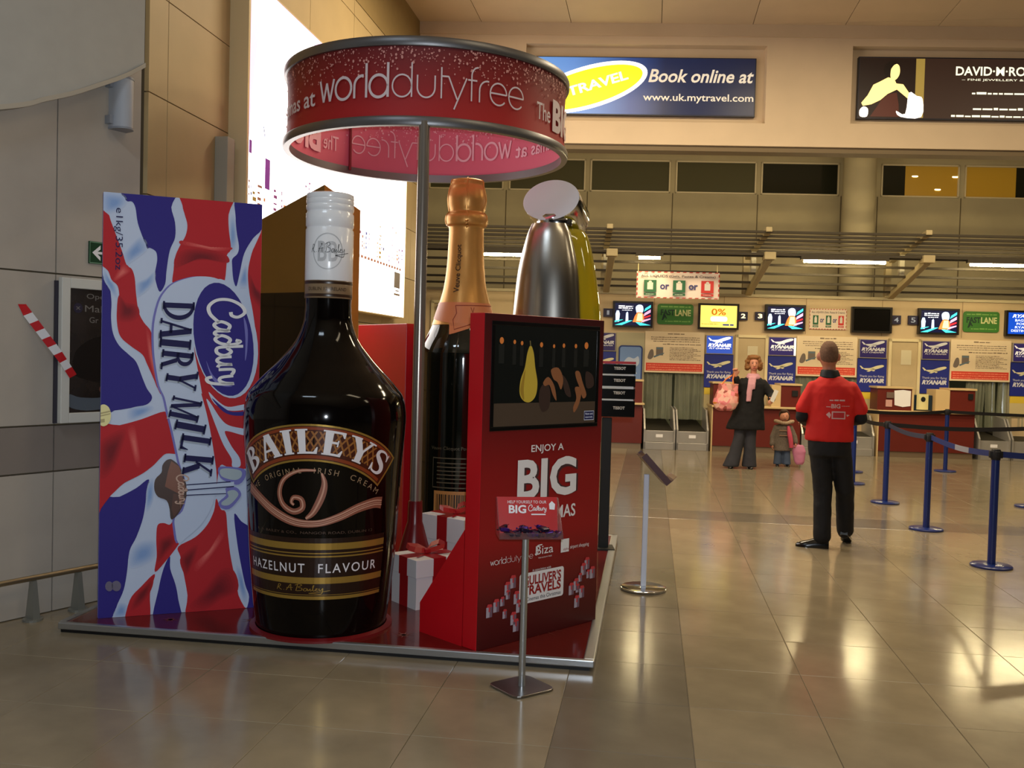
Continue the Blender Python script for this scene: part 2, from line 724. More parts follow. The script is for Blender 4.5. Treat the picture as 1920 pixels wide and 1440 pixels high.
m_fascia = M('fascia_cream', (196, 172, 134), 0.6, noise=0.04, nscale=3)

# ---- floor: slab, then square tiles with recessed joints
floor = struct('floor', box(-9, 13, -6, 22, -0.2, -0.006), m_joint)
TS, TX0, TY0 = 0.583, 0.222, 5.03
tg = box(0.0025, TS - 0.0025, 0.0025, TS - 0.0025, -0.02, 0.0)
tv, tf = box(0.0045, TS - 0.0045, 0.0045, TS - 0.0045, -0.02, 0.0)
bev_v = [(0.0012, 0.0012, -0.02), (TS - 0.0012, 0.0012, -0.02), (TS - 0.0012, TS - 0.0012, -0.02), (0.0012, TS - 0.0012, -0.02),
         (0.0012, 0.0012, -0.0015), (TS - 0.0012, 0.0012, -0.0015), (TS - 0.0012, TS - 0.0012, -0.0015), (0.0012, TS - 0.0012, -0.0015),
         (0.003, 0.003, 0.0), (TS - 0.003, 0.003, 0.0), (TS - 0.003, TS - 0.003, 0.0), (0.003, TS - 0.003, 0.0)]
bev_f = [(0, 1, 5, 4), (1, 2, 6, 5), (2, 3, 7, 6), (3, 0, 4, 7), (4, 5, 9, 8), (5, 6, 10, 9), (6, 7, 11, 10), (7, 4, 8, 11), (8, 9, 10, 11)]


def tile_mesh(name, mat):
    me = bpy.data.meshes.new(name)
    me.from_pydata(bev_v, [], bev_f)
    me.materials.append(mat)
    return me


me_t, me_d = tile_mesh('tile', m_tile), tile_mesh('tile_dark', m_tile_d)
cells = []
for i in range(-14, 19):
    for j in range(-17, 26):
        x, y = TX0 + i * TS, TY0 + j * TS
        dark = (i == -1) or (j == 8)
        d = Vector((x + TS / 2, y + TS / 2, -1.6))
        zz = d.dot(fw)
        vis = zz > 0.5 and abs(d.dot(rt) / zz) < 0.56 and abs(d.dot(up) / zz) < 0.44
        under = -3.19 < x and x + TS < -0.25 and 4.84 < y and y + TS < 8.35
        cells.append((0 if (vis and not under) else 1, y, x, dark))
cells.sort()
rest_l, rest_d = [], []
for k, (hid, y, x, dark) in enumerate(cells):
    if k < 290 and not hid:
        o = bpy.data.objects.new('floor_tile', me_d if dark else me_t)
        COL.objects.link(o)
        o.parent = floor
        o.location = (x, y, 0)
    else:
        (rest_d if dark else rest_l).append(move((bev_v, bev_f), x, y, 0))
obj('floor_tiles', [(join(*rest_l), m_tile), (join(*rest_d), m_tile_d)], None, floor, kind='stuff')

# ---- ceiling with shallow panel seams over the part in view
ceiling = struct('ceiling', box(-9, 13, -6, 22, 6.09, 6.3), m_gap)
cp = box(0.004, 1.196, 0.004, 1.196, 6.06, 6.095)
cme = bpy.data.meshes.new('ceiling_panel')
cme.from_pydata(cp[0], [], cp[1])
cme.materials.append(m_ceil)
crest = []
for i in range(-8, 11):
    for j in range(-5, 18):
        x, y = i * 1.2, j * 1.2
        if 0 <= j and -3 <= i <= 6 and 8 <= j <= 10:
            o = bpy.data.objects.new('ceiling_panel', cme)
            COL.objects.link(o)
            o.parent = ceiling
            o.location = (x, y, 0)
        else:
            crest.append(move(cp, x, y, 0))
obj('ceiling_panels', join(*crest), m_ceil, ceiling, kind='stuff')

# ---- long left wall: cladding panels with recessed joints
wl = struct('wall_left', box(0, 7.2, 0.03, 0.35, 0, 6.1), m_gap, loc=(-3.22, 5.765, 0), rotz=R(90))
xs = [0.0, 0.245, 1.55, 2.85, 4.15, 5.45, 6.75, 7.2]
zs = [0.0, 0.61, 1.26, 1.91, 2.56, 3.21, 3.86, 4.51, 5.14, 5.31]
for a in range(len(xs) - 1):
    for b in range(len(zs) - 1):
        obj('wall_panel', box(xs[a] + 0.004, xs[a + 1] - 0.004, 0.0, 0.035, zs[b] + 0.004, zs[b + 1] - 0.004), m_panel, wl)
obj('upper_strip', box(0, 7.2, 0.012, 0.035, 5.33, 6.06), M('strip_ochre', (150, 128, 84), 0.7, noise=0.05), wl)

# ---- angled wall on the near left, taupe dado band, curved bulkhead above
NA = math.atan2(0.909, 0.417)
wn = struct('wall_near_left', box(-7.5, 0.875, 0.03, 0.3, 0, 6.1), m_gap, loc=(-3.603, 4.928, 0), rotz=NA)
xs = [-7.5, -5.0, -3.4, -2.1, -0.9, 0.31, 0.872]
zs = [(0.0, 0.835, m_panel_g), (0.835, 1.11, m_panel_dk), (1.11, 2.0, m_panel_g), (2.0, 3.7, m_panel_g), (3.7, 6.05, m_panel_g)]
for a in range(len(xs) - 1):
    for z0, z1, mm in zs:
        obj('wall_panel', box(xs[a] + 0.004, xs[a + 1] - 0.004, 0.0, 0.035, z0 + 0.005, z1 - 0.005), mm, wn)
arc = catmull([(-3.2, 2.2), (-2.2, 2.35), (-1.3, 2.52), (-0.7, 2.67), (-0.03, 2.87), (0.153, 2.95), (0.314, 3.02), (0.483, 3.11), (0.66, 3.21), (0.80, 3.31)], 5, False)
bp = arc + [(0.80, 6.05), (-3.2, 6.05)]
fr_, bk_ = poly2(bp), poly2(bp)
n_ = len(bp)
ring = [(p[0], -0.12, p[1]) for p in bp] + [(p[0], 0.0, p[1]) for p in bp]
sides = (ring, [(i, (i + 1) % n_, (i + 1) % n_ + n_, i + n_) for i in range(n_)])
bulk = struct('wall_bulkhead', join(front(fr_, -0.12), sides), M('bulkhead_grey', (164, 162, 156), 0.6, noise=0.03, bump=0.02), loc=(-3.603, 4.928, 0), rotz=NA)
lip = [(p[0], p[1] + 0.028) for p in arc]
obj('edge_lip', join(front(poly2(arc + lip[::-1]), -0.135),
                     ([(p[0], -0.135, p[1]) for p in arc] + [(p[0], -0.118, p[1]) for p in arc], [(i, i + 1, i + 1 + len(arc), i + len(arc)) for i in range(len(arc) - 1)]),
                     ([(p[0], -0.135, p[1]) for p in lip] + [(p[0], -0.118, p[1]) for p in lip], [(i, i + len(lip), i + 1 + len(lip), i + 1) for i in range(len(lip) - 1)])),
    M('bulkhead_edge', (170, 162, 148), 0.5), bulk)

# ---- unseen sides of the hall, to close the room
m_unseen_dark = M('unseen_wall_dark', (44, 42, 40), 0.3)  # kept dark so the bottle mirrors less and the hall bounces less
struct('wall_rear', box(-9, 13, -6, -5.8, 0, 6.1), m_unseen_dark)
struct('wall_right', box(12.4, 12.6, -6, 22, 0, 6.1), m_unseen_dark)
struct('wall_far_left', box(-8.9, -8.7, -6, 22, 0, 6.1), m_wall)

# ---- header beam across the hall with two sign niches
H0, H1, HV = 4.465, 6.08, 13.06
nm = (-0.59, 2.62, 4.767, 5.79)
nd = (3.74, 6.79, 4.78, 5.80)
hs = [box(-2.3, nm[0], 0, 0.5, H0, H1), box(nm[1], nd[0], 0, 0.5, H0, H1), box(nd[1], 11.5, 0, 0.5, H0, H1)]
for a in (nm, nd):
    hs += [box(a[0], a[1], 0, 0.5, H0, a[2]), box(a[0], a[1], 0, 0.5, a[3], H1), box(a[0], a[1], 0.16, 0.5, a[2], a[3])]
head = struct('wall_header', join(*hs), m_head, loc=Bp(0, HV), rotz=BA)
obj('lower_lip', box(-2.3, 11.5, 0.04, 0.3, H0 - 0.07, H0), M('header_shadow_gap', (120, 104, 78), 0.8), head)
obj('cornice', box(-2.3, 11.5, -0.03, 0.0, 5.9, 6.06), m_ceil, head)

# ---- back of the check-in recess: clerestory windows, round column
wb_pieces = [box(-6.5, 12, 0, 0.2, 0, 5.0), box(-6.5, 12, 0, 0.2, 5.66, 6.08)]
wins = [(-2.85, -1.3), (-1.185, 0.392), (0.492, 2.132), (2.241, 3.877), (3.975, 5.544), (6.388, 7.937), (8.045, 9.6), (9.75, 11.3)]
px = -6.5
for a, b in wins:
    wb_pieces.append(box(px, a, 0, 0.2, 5.0, 5.66))
    px = b
wb_pieces.append(box(px, 12, 0, 0.2, 5.0, 5.66))
wb = struct('wall_back', join(*wb_pieces), m_olive, loc=Bp(0, 20), rotz=BA)
for u in (-2.9, -1.24, 0.44, 2.19, 3.92, 5.6, 6.33, 7.99):
    obj('panel_joint', box(u - 0.01, u + 0.01, -0.006, 0.002, 2.6, 5.0), M('joint_dark', (96, 84, 58), 0.8), wb)
m_glass_dk = M('window_dark_glass', (30, 32, 24), 0.1, spec=0.6)
m_glass_gn = M('window_grey_glass', (74, 72, 50), 0.15, spec=0.5)
m_glass_lit = M('window_lit_room', (150, 112, 30), 0.3, emit=0.28)
for k, (a, b) in enumerate(wins):
    w = struct('window_%d' % (k + 1), join(box(a, b, -0.03, 0.03, 5.0, 5.03), box(a, b, -0.03, 0.03, 5.63, 5.66), box(a, a + 0.03, -0.03, 0.03, 5.0, 5.66), box(b - 0.03, b, -0.03, 0.03, 5.0, 5.66)), m_trim, loc=Bp(0, 20), rotz=BA)
    if k in (5, 6):
        sp = a + (0.48 if k == 5 else 1.02)
        if k == 5:
            obj('pane', box(a + 0.03, sp, 0.0, 0.02, 5.03, 5.63), m_glass_dk, w)
            obj('lit_pane', box(sp, b - 0.03, 0.0, 0.02, 5.03, 5.63), m_glass_lit, w)
            sp_l = M('downlight_glow', (255, 236, 170), 0.4, emit=6)
            for (uu, zz) in ((7.06, 5.42), (7.52, 5.16), (7.86, 5.42)):
                obj('downlight', xf(lathe([(0.0, 0), (0.06, 0.0), (0.06, 0.012), (0, 0.012)], 12), lambda x, y, z: (uu + x, -0.004 + y * 0.1, zz + z + y * 0.2)), sp_l, w)
        else:
            obj('lit_pane', box(a + 0.03, sp, 0.0, 0.02, 5.03, 5.63), m_glass_lit, w)
            obj('pane', box(sp, b - 0.03, 0.0, 0.02, 5.03, 5.63), m_glass_dk, w)
    else:
        obj('pane', box(a + 0.03, b - 0.03, 0.0, 0.02, 5.03, 5.63), m_glass_dk if k in (4, 7) else m_glass_gn, w)
struct('column_1', lathe([(0.31, 0), (0.31, 6.06)], 40), m_olive, smooth=True, loc=Bp(5.72, 19.2))
struct('wall_recess_side', box(-0.2, 0, 0, 8, 0, 6.08), m_olive, loc=Bp(-6.3, 13.2), rotz=BA)

# ---- partition behind the desks: fascia above, baggage openings, doors
ops = [(1.50, 2.59), (4.21, 5.30), (6.92, 8.0)]
pp = [box(-6.4, 12, 0, 0.18, 2.1, 2.74)]
px = -6.4
for a, b in ops:
    pp.append(box(px, a, 0, 0.18, 0, 2.1))
    pp.append(box(a, b, 0, 0.18, 1.34, 2.1))
    pp.append(box(a, b, 0, 0.18, 0, 0.28))
    px = b
pp.append(box(px, 12, 0, 0.18, 0, 2.1))
part = struct('wall_partition', join(*pp), m_fascia, loc=Bp(0, 17.5), rotz=BA)
obj('top_rail', box(-6.4, 12, -0.03, 0.2, 2.74, 2.79), m_trim, part)
for u in (-0.9, 1.65, 2.9, 4.36, 5.7, 7.1, 8.4):
    obj('fascia_joint', box(u - 0.004, u + 0.004, -0.004, 0.002, 2.1, 2.74), M('joint_tan', (140, 116, 84), 0.8), part)
# dark baggage space behind the openings
for a, b in ops:
    obj('baggage_space', join(box(a, b, 1.2, 1.22, 0.2, 1.4), box(a - 0.02, a, 0.18, 1.2, 0.2, 1.4), box(b, b + 0.02, 0.18, 1.2, 0.2, 1.4), box(a, b, 0.18, 1.2, 1.36, 1.4)),
        M('baggage_space_grey', (150, 154, 118), 0.7, noise=0.1), part)
m_door = M('door_beige', (186, 166, 128), 0.5, noise=0.03)
m_dframe = M('door_frame_cream', (214, 198, 156), 0.4)
for k, (a, b) in enumerate([(3.12, 3.70), (5.83, 6.39), (-2.4, -1.4)]):
    top = 2.06 if k < 2 else 2.55
    d = struct('door_%d' % (k + 1), box(a + 0.05, b - 0.05, -0.02, 0.02, 0, top - 0.05), m_door, loc=Bp(0, 17.5), rotz=BA)
    obj('door_frame', join(box(a, a + 0.05, -0.045, 0.02, 0, top), box(b - 0.05, b, -0.045, 0.02, 0, top), box(a, b, -0.045, 0.02, top - 0.05, top)), m_dframe, d)
    if k < 2:
        obj('door_notice', box(a + 0.22, a + 0.40, -0.026, -0.02, 1.6, 1.86), M('notice_paper', (206, 196, 164), 0.7), d)
        obj('door_knob', xf(lathe([(0.0, 0), (0.025, 0.01), (0.025, 0.04), (0, 0.05)], 12), lambda x, y, z: (b - 0.13 + x, -0.02 - z, 1.1 + y)), M('knob_dark', (30, 26, 22), 0.3, metal=0.6), d, smooth=True)
    else:
        obj('door_closer', box(a + 0.12, a + 0.55, -0.09, -0.02, 2.4, 2.46), M('knob_dark', (30, 26, 22), 0.3), d)
# grey cabinet door strip beside the first board
struct('door_4', join(box(0.985, 1.495, -0.03, 0.0, 0.0, 2.05)), M('service_door_grey', (168, 160, 128), 0.5), loc=Bp(0, 17.5), rotz=BA)


# ================================================================== DISPLAY PLATFORM
m_alu = M('aluminium', (190, 194, 198), 0.32, metal=0.9)
m_alu_d = M('aluminium_dark', (110, 112, 114), 0.38, metal=0.85)
m_red_v = M('platform_red_vinyl', (96, 26, 22), 0.16, noise=0.1, nscale=5, coat=0.3)
m_red = M('red_gloss', (186, 16, 26), 0.35, noise=0.04, nscale=3)
m_red_d = M('red_print', (150, 22, 26), 0.35, noise=0.05, nscale=2)
m_red_dd = M('red_print_deep', (92, 20, 20), 0.35, noise=0.05, nscale=2)
m_white = M('white_satin', (226, 226, 230), 0.45)
m_whitep = M('white_print', (232, 230, 232), 0.5)
m_black = M('black_gloss', (12, 11, 12), 0.15, spec=0.5)
m_blackm = M('black_matt', (14, 13, 14), 0.55)
m_chrome = M('chrome', (205, 208, 212), 0.12, metal=1.0)
m_steel = M('brushed_steel', (150, 148, 146), 0.28, metal=1.0, noise=0.04)

PX0, PX1, PY0, PY1 = -3.19, -0.25, 4.85, 8.35
plat = thing('display_platform', 'low dark red platform with aluminium edging under the giant bottles', 'platform', (PX0, PY0, 0))
pw, pd = PX1 - PX0, PY1 - PY0
obj('deck', box(0.02, pw - 0.02, 0.02, pd - 0.02, 0.003, 0.05), m_red_v, plat)
for nme, g in (('front_edging', box(0, pw + 0.012, -0.012, 0.02, 0.018, 0.056)), ('right_edging', box(pw - 0.045, pw + 0.012, 0.02, pd, 0.018, 0.056)), ('left_edging', box(-0.012, 0.03, 0.02, pd, 0.018, 0.056)), ('rear_edging', box(0, pw, pd - 0.03, pd, 0.018, 0.056))):
    obj(nme, g, m_alu, plat, bevel=0.006)
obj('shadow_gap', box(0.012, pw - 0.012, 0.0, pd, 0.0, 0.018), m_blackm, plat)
# printed stars on the deck
sg = []
for cx, cy, r in ((2.62, 0.5, 0.14), (2.35, 0.85, 0.08), (1.0, 0.3, 0.07), (1.9, 0.22, 0.06), (2.7, 1.1, 0.06), (0.55, 0.2, 0.05)):
    for k in range(8):
        a = k * PI / 8
        sg.append(rot2(poly2([(-r * (1 if k % 2 == 0 else 0.55), 0), (0, -0.006), (r * (1 if k % 2 == 0 else 0.55), 0), (0, 0.006)]), a, 0, 0, cx, cy))
obj('printed_stars', xf(join(*sg), lambda x, y, z: (x, y, 0.0506)), M('star_print', (120, 60, 44), 0.4), plat)

# ================================================================== CHOCOLATE CARTON PANEL
DW, DH = 0.861, 2.39
dm = thing('chocolate_carton', 'giant chocolate bar carton with union flag print on the platform', 'carton', (-3.035, 4.973, 0.05), R(30.1))
m_dwhite = M('carton_pale_blue', (196, 208, 232), 0.6, spec=0.3)
m_dblue = M('carton_violet_blue', (46, 36, 128), 0.6, spec=0.3)
m_dred = M('carton_red', (186, 32, 40), 0.6, spec=0.3)
m_dred2 = M('carton_dark_red', (150, 26, 34), 0.6, spec=0.3)
m_dred3 = M('carton_light_red', (200, 66, 62), 0.6, spec=0.3)
m_dsky = M('carton_sky', (164, 186, 224), 0.6, spec=0.3)
m_dnavy = M('carton_navy_ink', (20, 16, 74), 0.6, spec=0.3)
m_dlilac = M('carton_lilac', (120, 118, 190), 0.6, spec=0.3)
obj('board', box(0, DW, 0.0, 0.14, 0, DH, 0.004), m_dwhite, dm)
obj('side_face', box(-0.002, -0.0005, 0.006, 0.134, 0.006, DH - 0.006), m_dblue, dm)
dbrd = dm.children[0]


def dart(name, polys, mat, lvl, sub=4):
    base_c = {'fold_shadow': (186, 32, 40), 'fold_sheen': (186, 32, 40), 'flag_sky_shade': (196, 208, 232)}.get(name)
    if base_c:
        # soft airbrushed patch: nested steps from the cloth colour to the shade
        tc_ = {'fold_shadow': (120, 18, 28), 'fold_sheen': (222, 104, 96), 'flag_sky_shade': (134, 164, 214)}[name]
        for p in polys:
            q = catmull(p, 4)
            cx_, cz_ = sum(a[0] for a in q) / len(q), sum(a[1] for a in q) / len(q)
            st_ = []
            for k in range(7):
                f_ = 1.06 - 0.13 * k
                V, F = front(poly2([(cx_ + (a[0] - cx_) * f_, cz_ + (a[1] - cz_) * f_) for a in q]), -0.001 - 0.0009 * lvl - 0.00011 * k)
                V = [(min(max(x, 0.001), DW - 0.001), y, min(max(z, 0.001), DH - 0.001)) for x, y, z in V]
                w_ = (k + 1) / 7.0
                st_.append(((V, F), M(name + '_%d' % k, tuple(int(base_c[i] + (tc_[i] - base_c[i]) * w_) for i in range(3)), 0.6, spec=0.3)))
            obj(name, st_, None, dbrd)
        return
    for p in polys:
        V, F = front(poly2(catmull(p, sub) if sub else p), -0.001 - 0.0009 * lvl)
        # clip to the board
        V = [(min(max(x, 0.001), DW - 0.001), y, min(max(z, 0.001), DH - 0.001)) for x, y, z in V]
        obj(name, (V, F), mat, dbrd)


dart('flag_blue', [[(0.107, 2.401), (0.366, 2.426), (0.356, 2.332), (0.377, 2.249), (0.379, 2.164), (0.356, 2.102), (0.345, 2.05), (0.335, 1.964), (0.329, 1.895), (0.301, 1.85), (0.279, 1.909), (0.275, 1.96), (0.285, 2.029), (0.277, 2.076), (0.244, 2.095), (0.229, 2.093), (0.204, 2.159), (0.179, 2.233), (0.166, 2.315), (0.147, 2.347), (0.119, 2.349)], [(0.714, 2.433), (0.88, 2.448), (0.877, 2.272), (0.811, 2.188), (0.762, 2.096), (0.74, 1.989), (0.721, 1.903), (0.703, 1.942), (0.695, 2.021), (0.696, 2.061), (0.724, 2.093), (0.731, 2.138), (0.716, 2.224), (0.71, 2.302)], [(-0.033, 1.908), (0.021, 1.877), (0.04, 1.853), (0.049, 1.777), (0.048, 1.692), (0.059, 1.607), (0.091, 1.54), (0.143, 1.489), (0.183, 1.447), (0.216, 1.36), (0.241, 1.299), (0.269, 1.251), (0.247, 1.212), (0.186, 1.194), (0.073, 1.174), (-0.039, 1.17)], [(-0.034, 0.622), (0.105, 0.686), (0.192, 0.733), (0.259, 0.781), (0.247, 0.682), (0.231, 0.563), (0.197, 0.454), (0.162, 0.376), (0.15, 0.256), (0.134, 0.156), (0.103, 0.077), (0.06, -0.031), (-0.028, -0.044)], [(0.378, 0.334), (0.381, 0.262), (0.411, 0.168), (0.427, 0.084), (0.439, -0.042), (0.297, -0.04), (0.319, 0.143), (0.345, 0.264)], [(0.732, 0.564), (0.772, 0.521), (0.837, 0.455), (0.857, 0.265), (0.877, -0.045), (0.813, -0.04), (0.826, 0.065), (0.802, 0.141), (0.774, 0.27), (0.751, 0.397)]], m_dblue, 1, 4)
dart('flag_red', [[(0.418, 2.431), (0.689, 2.456), (0.67, 2.316), (0.674, 2.221), (0.685, 2.143), (0.684, 2.108), (0.665, 2.081), (0.663, 2.019), (0.65, 1.922), (0.598, 1.936), (0.523, 1.932), (0.441, 1.918), (0.372, 1.897), (0.373, 1.975), (0.381, 2.053), (0.404, 2.114), (0.435, 2.177), (0.444, 2.237), (0.429, 2.296), (0.416, 2.346)], [(-0.029, 2.27), (0.024, 2.268), (0.04, 2.23), (0.064, 2.165), (0.1, 2.067), (0.124, 1.993), (0.152, 1.97), (0.168, 1.92), (0.176, 1.835), (0.191, 1.733), (0.219, 1.674), (0.256, 1.627), (0.269, 1.563), (0.274, 1.502), (0.288, 1.405), (0.315, 1.273), (0.298, 1.3), (0.273, 1.361), (0.239, 1.439), (0.214, 1.491), (0.158, 1.533), (0.102, 1.583), (0.082, 1.642), (0.077, 1.728), (0.088, 1.813), (0.079, 1.872), (0.048, 1.904), (0.028, 1.954), (-0.027, 2.025)], [(0.887, 2.229), (0.821, 2.144), (0.794, 2.054), (0.785, 1.974), (0.795, 1.867), (0.816, 1.761), (0.832, 1.653), (0.831, 1.544), (0.813, 1.426), (0.785, 1.325), (0.831, 1.252), (0.92, 1.253), (0.913, 1.729)], [(0.485, 1.587), (0.499, 1.535), (0.535, 1.42), (0.588, 1.34), (0.657, 1.282), (0.744, 1.26), (0.795, 1.297), (0.919, 1.271), (0.83, 1.155), (0.839, 0.859), (0.705, 0.841), (0.648, 0.853), (0.627, 0.731), (0.614, 0.894), (0.591, 1.045), (0.565, 1.165), (0.535, 1.273), (0.516, 1.33), (0.489, 1.445)], [(-0.038, 1.065), (0.1, 1.091), (0.213, 1.124), (0.337, 1.169), (0.356, 1.125), (0.384, 1.046), (0.404, 0.976), (0.41, 0.927), (0.35, 0.927), (0.315, 0.898), (0.28, 0.859), (0.218, 0.811), (0.13, 0.764), (0.061, 0.697), (-0.034, 0.612)], [(0.308, 0.514), (0.34, 0.528), (0.376, 0.517), (0.399, 0.551), (0.404, 0.495), (0.423, 0.413), (0.42, 0.393), (0.362, 0.314), (0.299, 0.247), (0.307, 0.338), (0.303, 0.429)], [(0.299, 0.236), (0.274, 0.126), (0.269, -0.038), (0.15, -0.043), (0.166, 0.093), (0.228, 0.17)], [(0.423, 0.387), (0.517, 0.439), (0.581, 0.508), (0.617, 0.588), (0.629, 0.66), (0.655, 0.597), (0.684, 0.576), (0.696, 0.462), (0.714, 0.325), (0.742, 0.188), (0.765, 0.08), (0.793, -0.049), (0.492, -0.056), (0.478, 0.101), (0.451, 0.248), (0.435, 0.331)]], m_dred, 2, 4)
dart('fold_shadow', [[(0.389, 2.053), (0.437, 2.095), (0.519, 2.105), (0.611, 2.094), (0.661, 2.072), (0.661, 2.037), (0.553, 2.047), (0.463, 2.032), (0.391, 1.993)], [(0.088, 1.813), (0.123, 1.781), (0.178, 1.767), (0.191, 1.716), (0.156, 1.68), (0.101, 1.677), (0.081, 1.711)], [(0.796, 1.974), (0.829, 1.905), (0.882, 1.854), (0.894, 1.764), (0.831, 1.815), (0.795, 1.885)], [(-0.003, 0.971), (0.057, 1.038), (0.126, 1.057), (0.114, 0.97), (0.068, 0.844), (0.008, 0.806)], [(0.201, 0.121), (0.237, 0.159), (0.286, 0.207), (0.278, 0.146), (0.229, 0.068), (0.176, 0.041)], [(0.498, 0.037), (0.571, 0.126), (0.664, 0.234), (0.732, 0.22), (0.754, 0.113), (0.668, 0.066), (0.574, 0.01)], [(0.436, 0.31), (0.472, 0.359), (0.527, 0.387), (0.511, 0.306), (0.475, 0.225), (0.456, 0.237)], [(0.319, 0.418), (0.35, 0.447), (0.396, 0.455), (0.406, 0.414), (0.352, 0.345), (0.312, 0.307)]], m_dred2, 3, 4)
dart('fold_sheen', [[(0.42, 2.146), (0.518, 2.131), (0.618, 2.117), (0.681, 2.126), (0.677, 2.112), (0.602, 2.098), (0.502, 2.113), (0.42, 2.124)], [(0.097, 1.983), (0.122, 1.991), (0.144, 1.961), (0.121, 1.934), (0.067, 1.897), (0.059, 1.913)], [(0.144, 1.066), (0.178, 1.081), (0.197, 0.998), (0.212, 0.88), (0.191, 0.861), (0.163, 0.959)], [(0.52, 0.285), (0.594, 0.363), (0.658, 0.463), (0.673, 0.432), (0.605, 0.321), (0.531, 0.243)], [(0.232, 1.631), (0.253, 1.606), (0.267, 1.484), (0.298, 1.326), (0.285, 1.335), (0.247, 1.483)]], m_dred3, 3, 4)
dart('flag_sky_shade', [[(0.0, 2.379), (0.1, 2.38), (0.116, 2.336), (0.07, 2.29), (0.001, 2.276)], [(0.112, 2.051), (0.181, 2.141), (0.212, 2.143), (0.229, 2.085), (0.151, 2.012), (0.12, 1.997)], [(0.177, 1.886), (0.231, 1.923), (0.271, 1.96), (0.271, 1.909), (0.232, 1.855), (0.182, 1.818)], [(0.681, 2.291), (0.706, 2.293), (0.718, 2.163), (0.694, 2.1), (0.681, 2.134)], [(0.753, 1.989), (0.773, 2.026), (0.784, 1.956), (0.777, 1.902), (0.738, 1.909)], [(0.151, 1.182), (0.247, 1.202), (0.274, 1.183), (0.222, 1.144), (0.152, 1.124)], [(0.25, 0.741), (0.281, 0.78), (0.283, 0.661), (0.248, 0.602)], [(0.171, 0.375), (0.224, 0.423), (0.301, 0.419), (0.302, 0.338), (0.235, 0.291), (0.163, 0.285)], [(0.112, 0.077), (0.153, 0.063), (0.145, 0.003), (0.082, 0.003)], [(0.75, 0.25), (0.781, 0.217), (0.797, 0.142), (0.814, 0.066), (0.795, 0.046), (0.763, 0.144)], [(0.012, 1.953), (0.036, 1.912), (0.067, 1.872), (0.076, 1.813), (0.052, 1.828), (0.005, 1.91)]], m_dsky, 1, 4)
dart('white_streamer', [[(0.565, 1.234), (0.587, 1.219), (0.641, 1.135), (0.689, 1.09), (0.775, 1.069), (0.833, 1.059), (0.834, 1.023), (0.767, 1.032), (0.69, 1.054), (0.671, 1.044), (0.711, 0.963), (0.756, 0.897), (0.76, 0.846), (0.716, 0.846), (0.711, 0.892), (0.664, 0.974), (0.623, 1.075)], [(0.576, 1.284), (0.629, 1.23), (0.686, 1.197), (0.771, 1.211), (0.828, 1.216), (0.829, 1.196), (0.762, 1.177), (0.686, 1.177), (0.61, 1.215)]], m_dwhite, 3, 4)
dart('blue_streamer', [[(0.593, 1.249), (0.658, 1.195), (0.715, 1.167), (0.829, 1.176), (0.83, 1.155), (0.735, 1.145), (0.658, 1.17)]], m_dblue, 4, 4)
dart('ribbon_rim', [[(0.286, 1.789), (0.317, 1.852), (0.364, 1.902), (0.445, 1.937), (0.511, 1.949), (0.586, 1.945), (0.654, 1.914), (0.715, 1.846), (0.719, 1.721), (0.598, 1.805), (0.516, 1.713), (0.485, 1.623), (0.48, 1.534), (0.502, 1.41), (0.527, 1.276), (0.523, 1.273), (0.5529999999999999, 1.165), (0.579, 1.045), (0.601, 0.914), (0.617, 0.792), (0.612, 0.69), (0.586, 0.599), (0.531, 0.509), (0.45799999999999996, 0.441), (0.411, 0.408), (0.392, 0.495), (0.391, 0.556), (0.432, 0.595), (0.453, 0.695), (0.442, 0.776), (0.412, 0.867), (0.39799999999999996, 0.927), (0.372, 1.046), (0.34299999999999997, 1.164), (0.323, 1.252), (0.294, 1.318), (0.27199999999999996, 1.44), (0.262, 1.545), (0.262, 1.667)]], m_dlilac, 4, 3)
dart('name_ribbon', [[(0.298, 1.789), (0.329, 1.852), (0.376, 1.902), (0.457, 1.937), (0.523, 1.949), (0.598, 1.945), (0.666, 1.914), (0.727, 1.846), (0.731, 1.721), (0.61, 1.805), (0.528, 1.713), (0.497, 1.623), (0.492, 1.534), (0.514, 1.41), (0.539, 1.276), (0.535, 1.273), (0.565, 1.165), (0.591, 1.045), (0.613, 0.914), (0.629, 0.792), (0.624, 0.69), (0.598, 0.599), (0.543, 0.509), (0.47, 0.441), (0.423, 0.408), (0.404, 0.495), (0.403, 0.556), (0.444, 0.595), (0.465, 0.695), (0.454, 0.776), (0.424, 0.867), (0.41, 0.927), (0.384, 1.046), (0.355, 1.164), (0.335, 1.252), (0.306, 1.318), (0.284, 1.44), (0.274, 1.545), (0.274, 1.667)]], m_dwhite, 5, 3)
dart('oval_rim', [[(0.839, 1.634), (0.848, 1.573), (0.851, 1.512), (0.848, 1.454), (0.839, 1.4), (0.825, 1.353), (0.806, 1.313), (0.782, 1.281), (0.755, 1.26), (0.725, 1.249), (0.693, 1.249), (0.66, 1.259), (0.628, 1.28), (0.596, 1.31), (0.567, 1.349), (0.541, 1.395), (0.519, 1.447), (0.501, 1.503), (0.488, 1.562), (0.48, 1.622), (0.478, 1.681), (0.481, 1.737), (0.49, 1.788), (0.504, 1.835), (0.522, 1.874), (0.545, 1.904), (0.571, 1.926), (0.6, 1.938), (0.631, 1.94), (0.663, 1.931), (0.695, 1.912), (0.726, 1.884), (0.756, 1.847), (0.783, 1.802), (0.806, 1.75), (0.825, 1.694)]], m_dwhite, 6, 0)
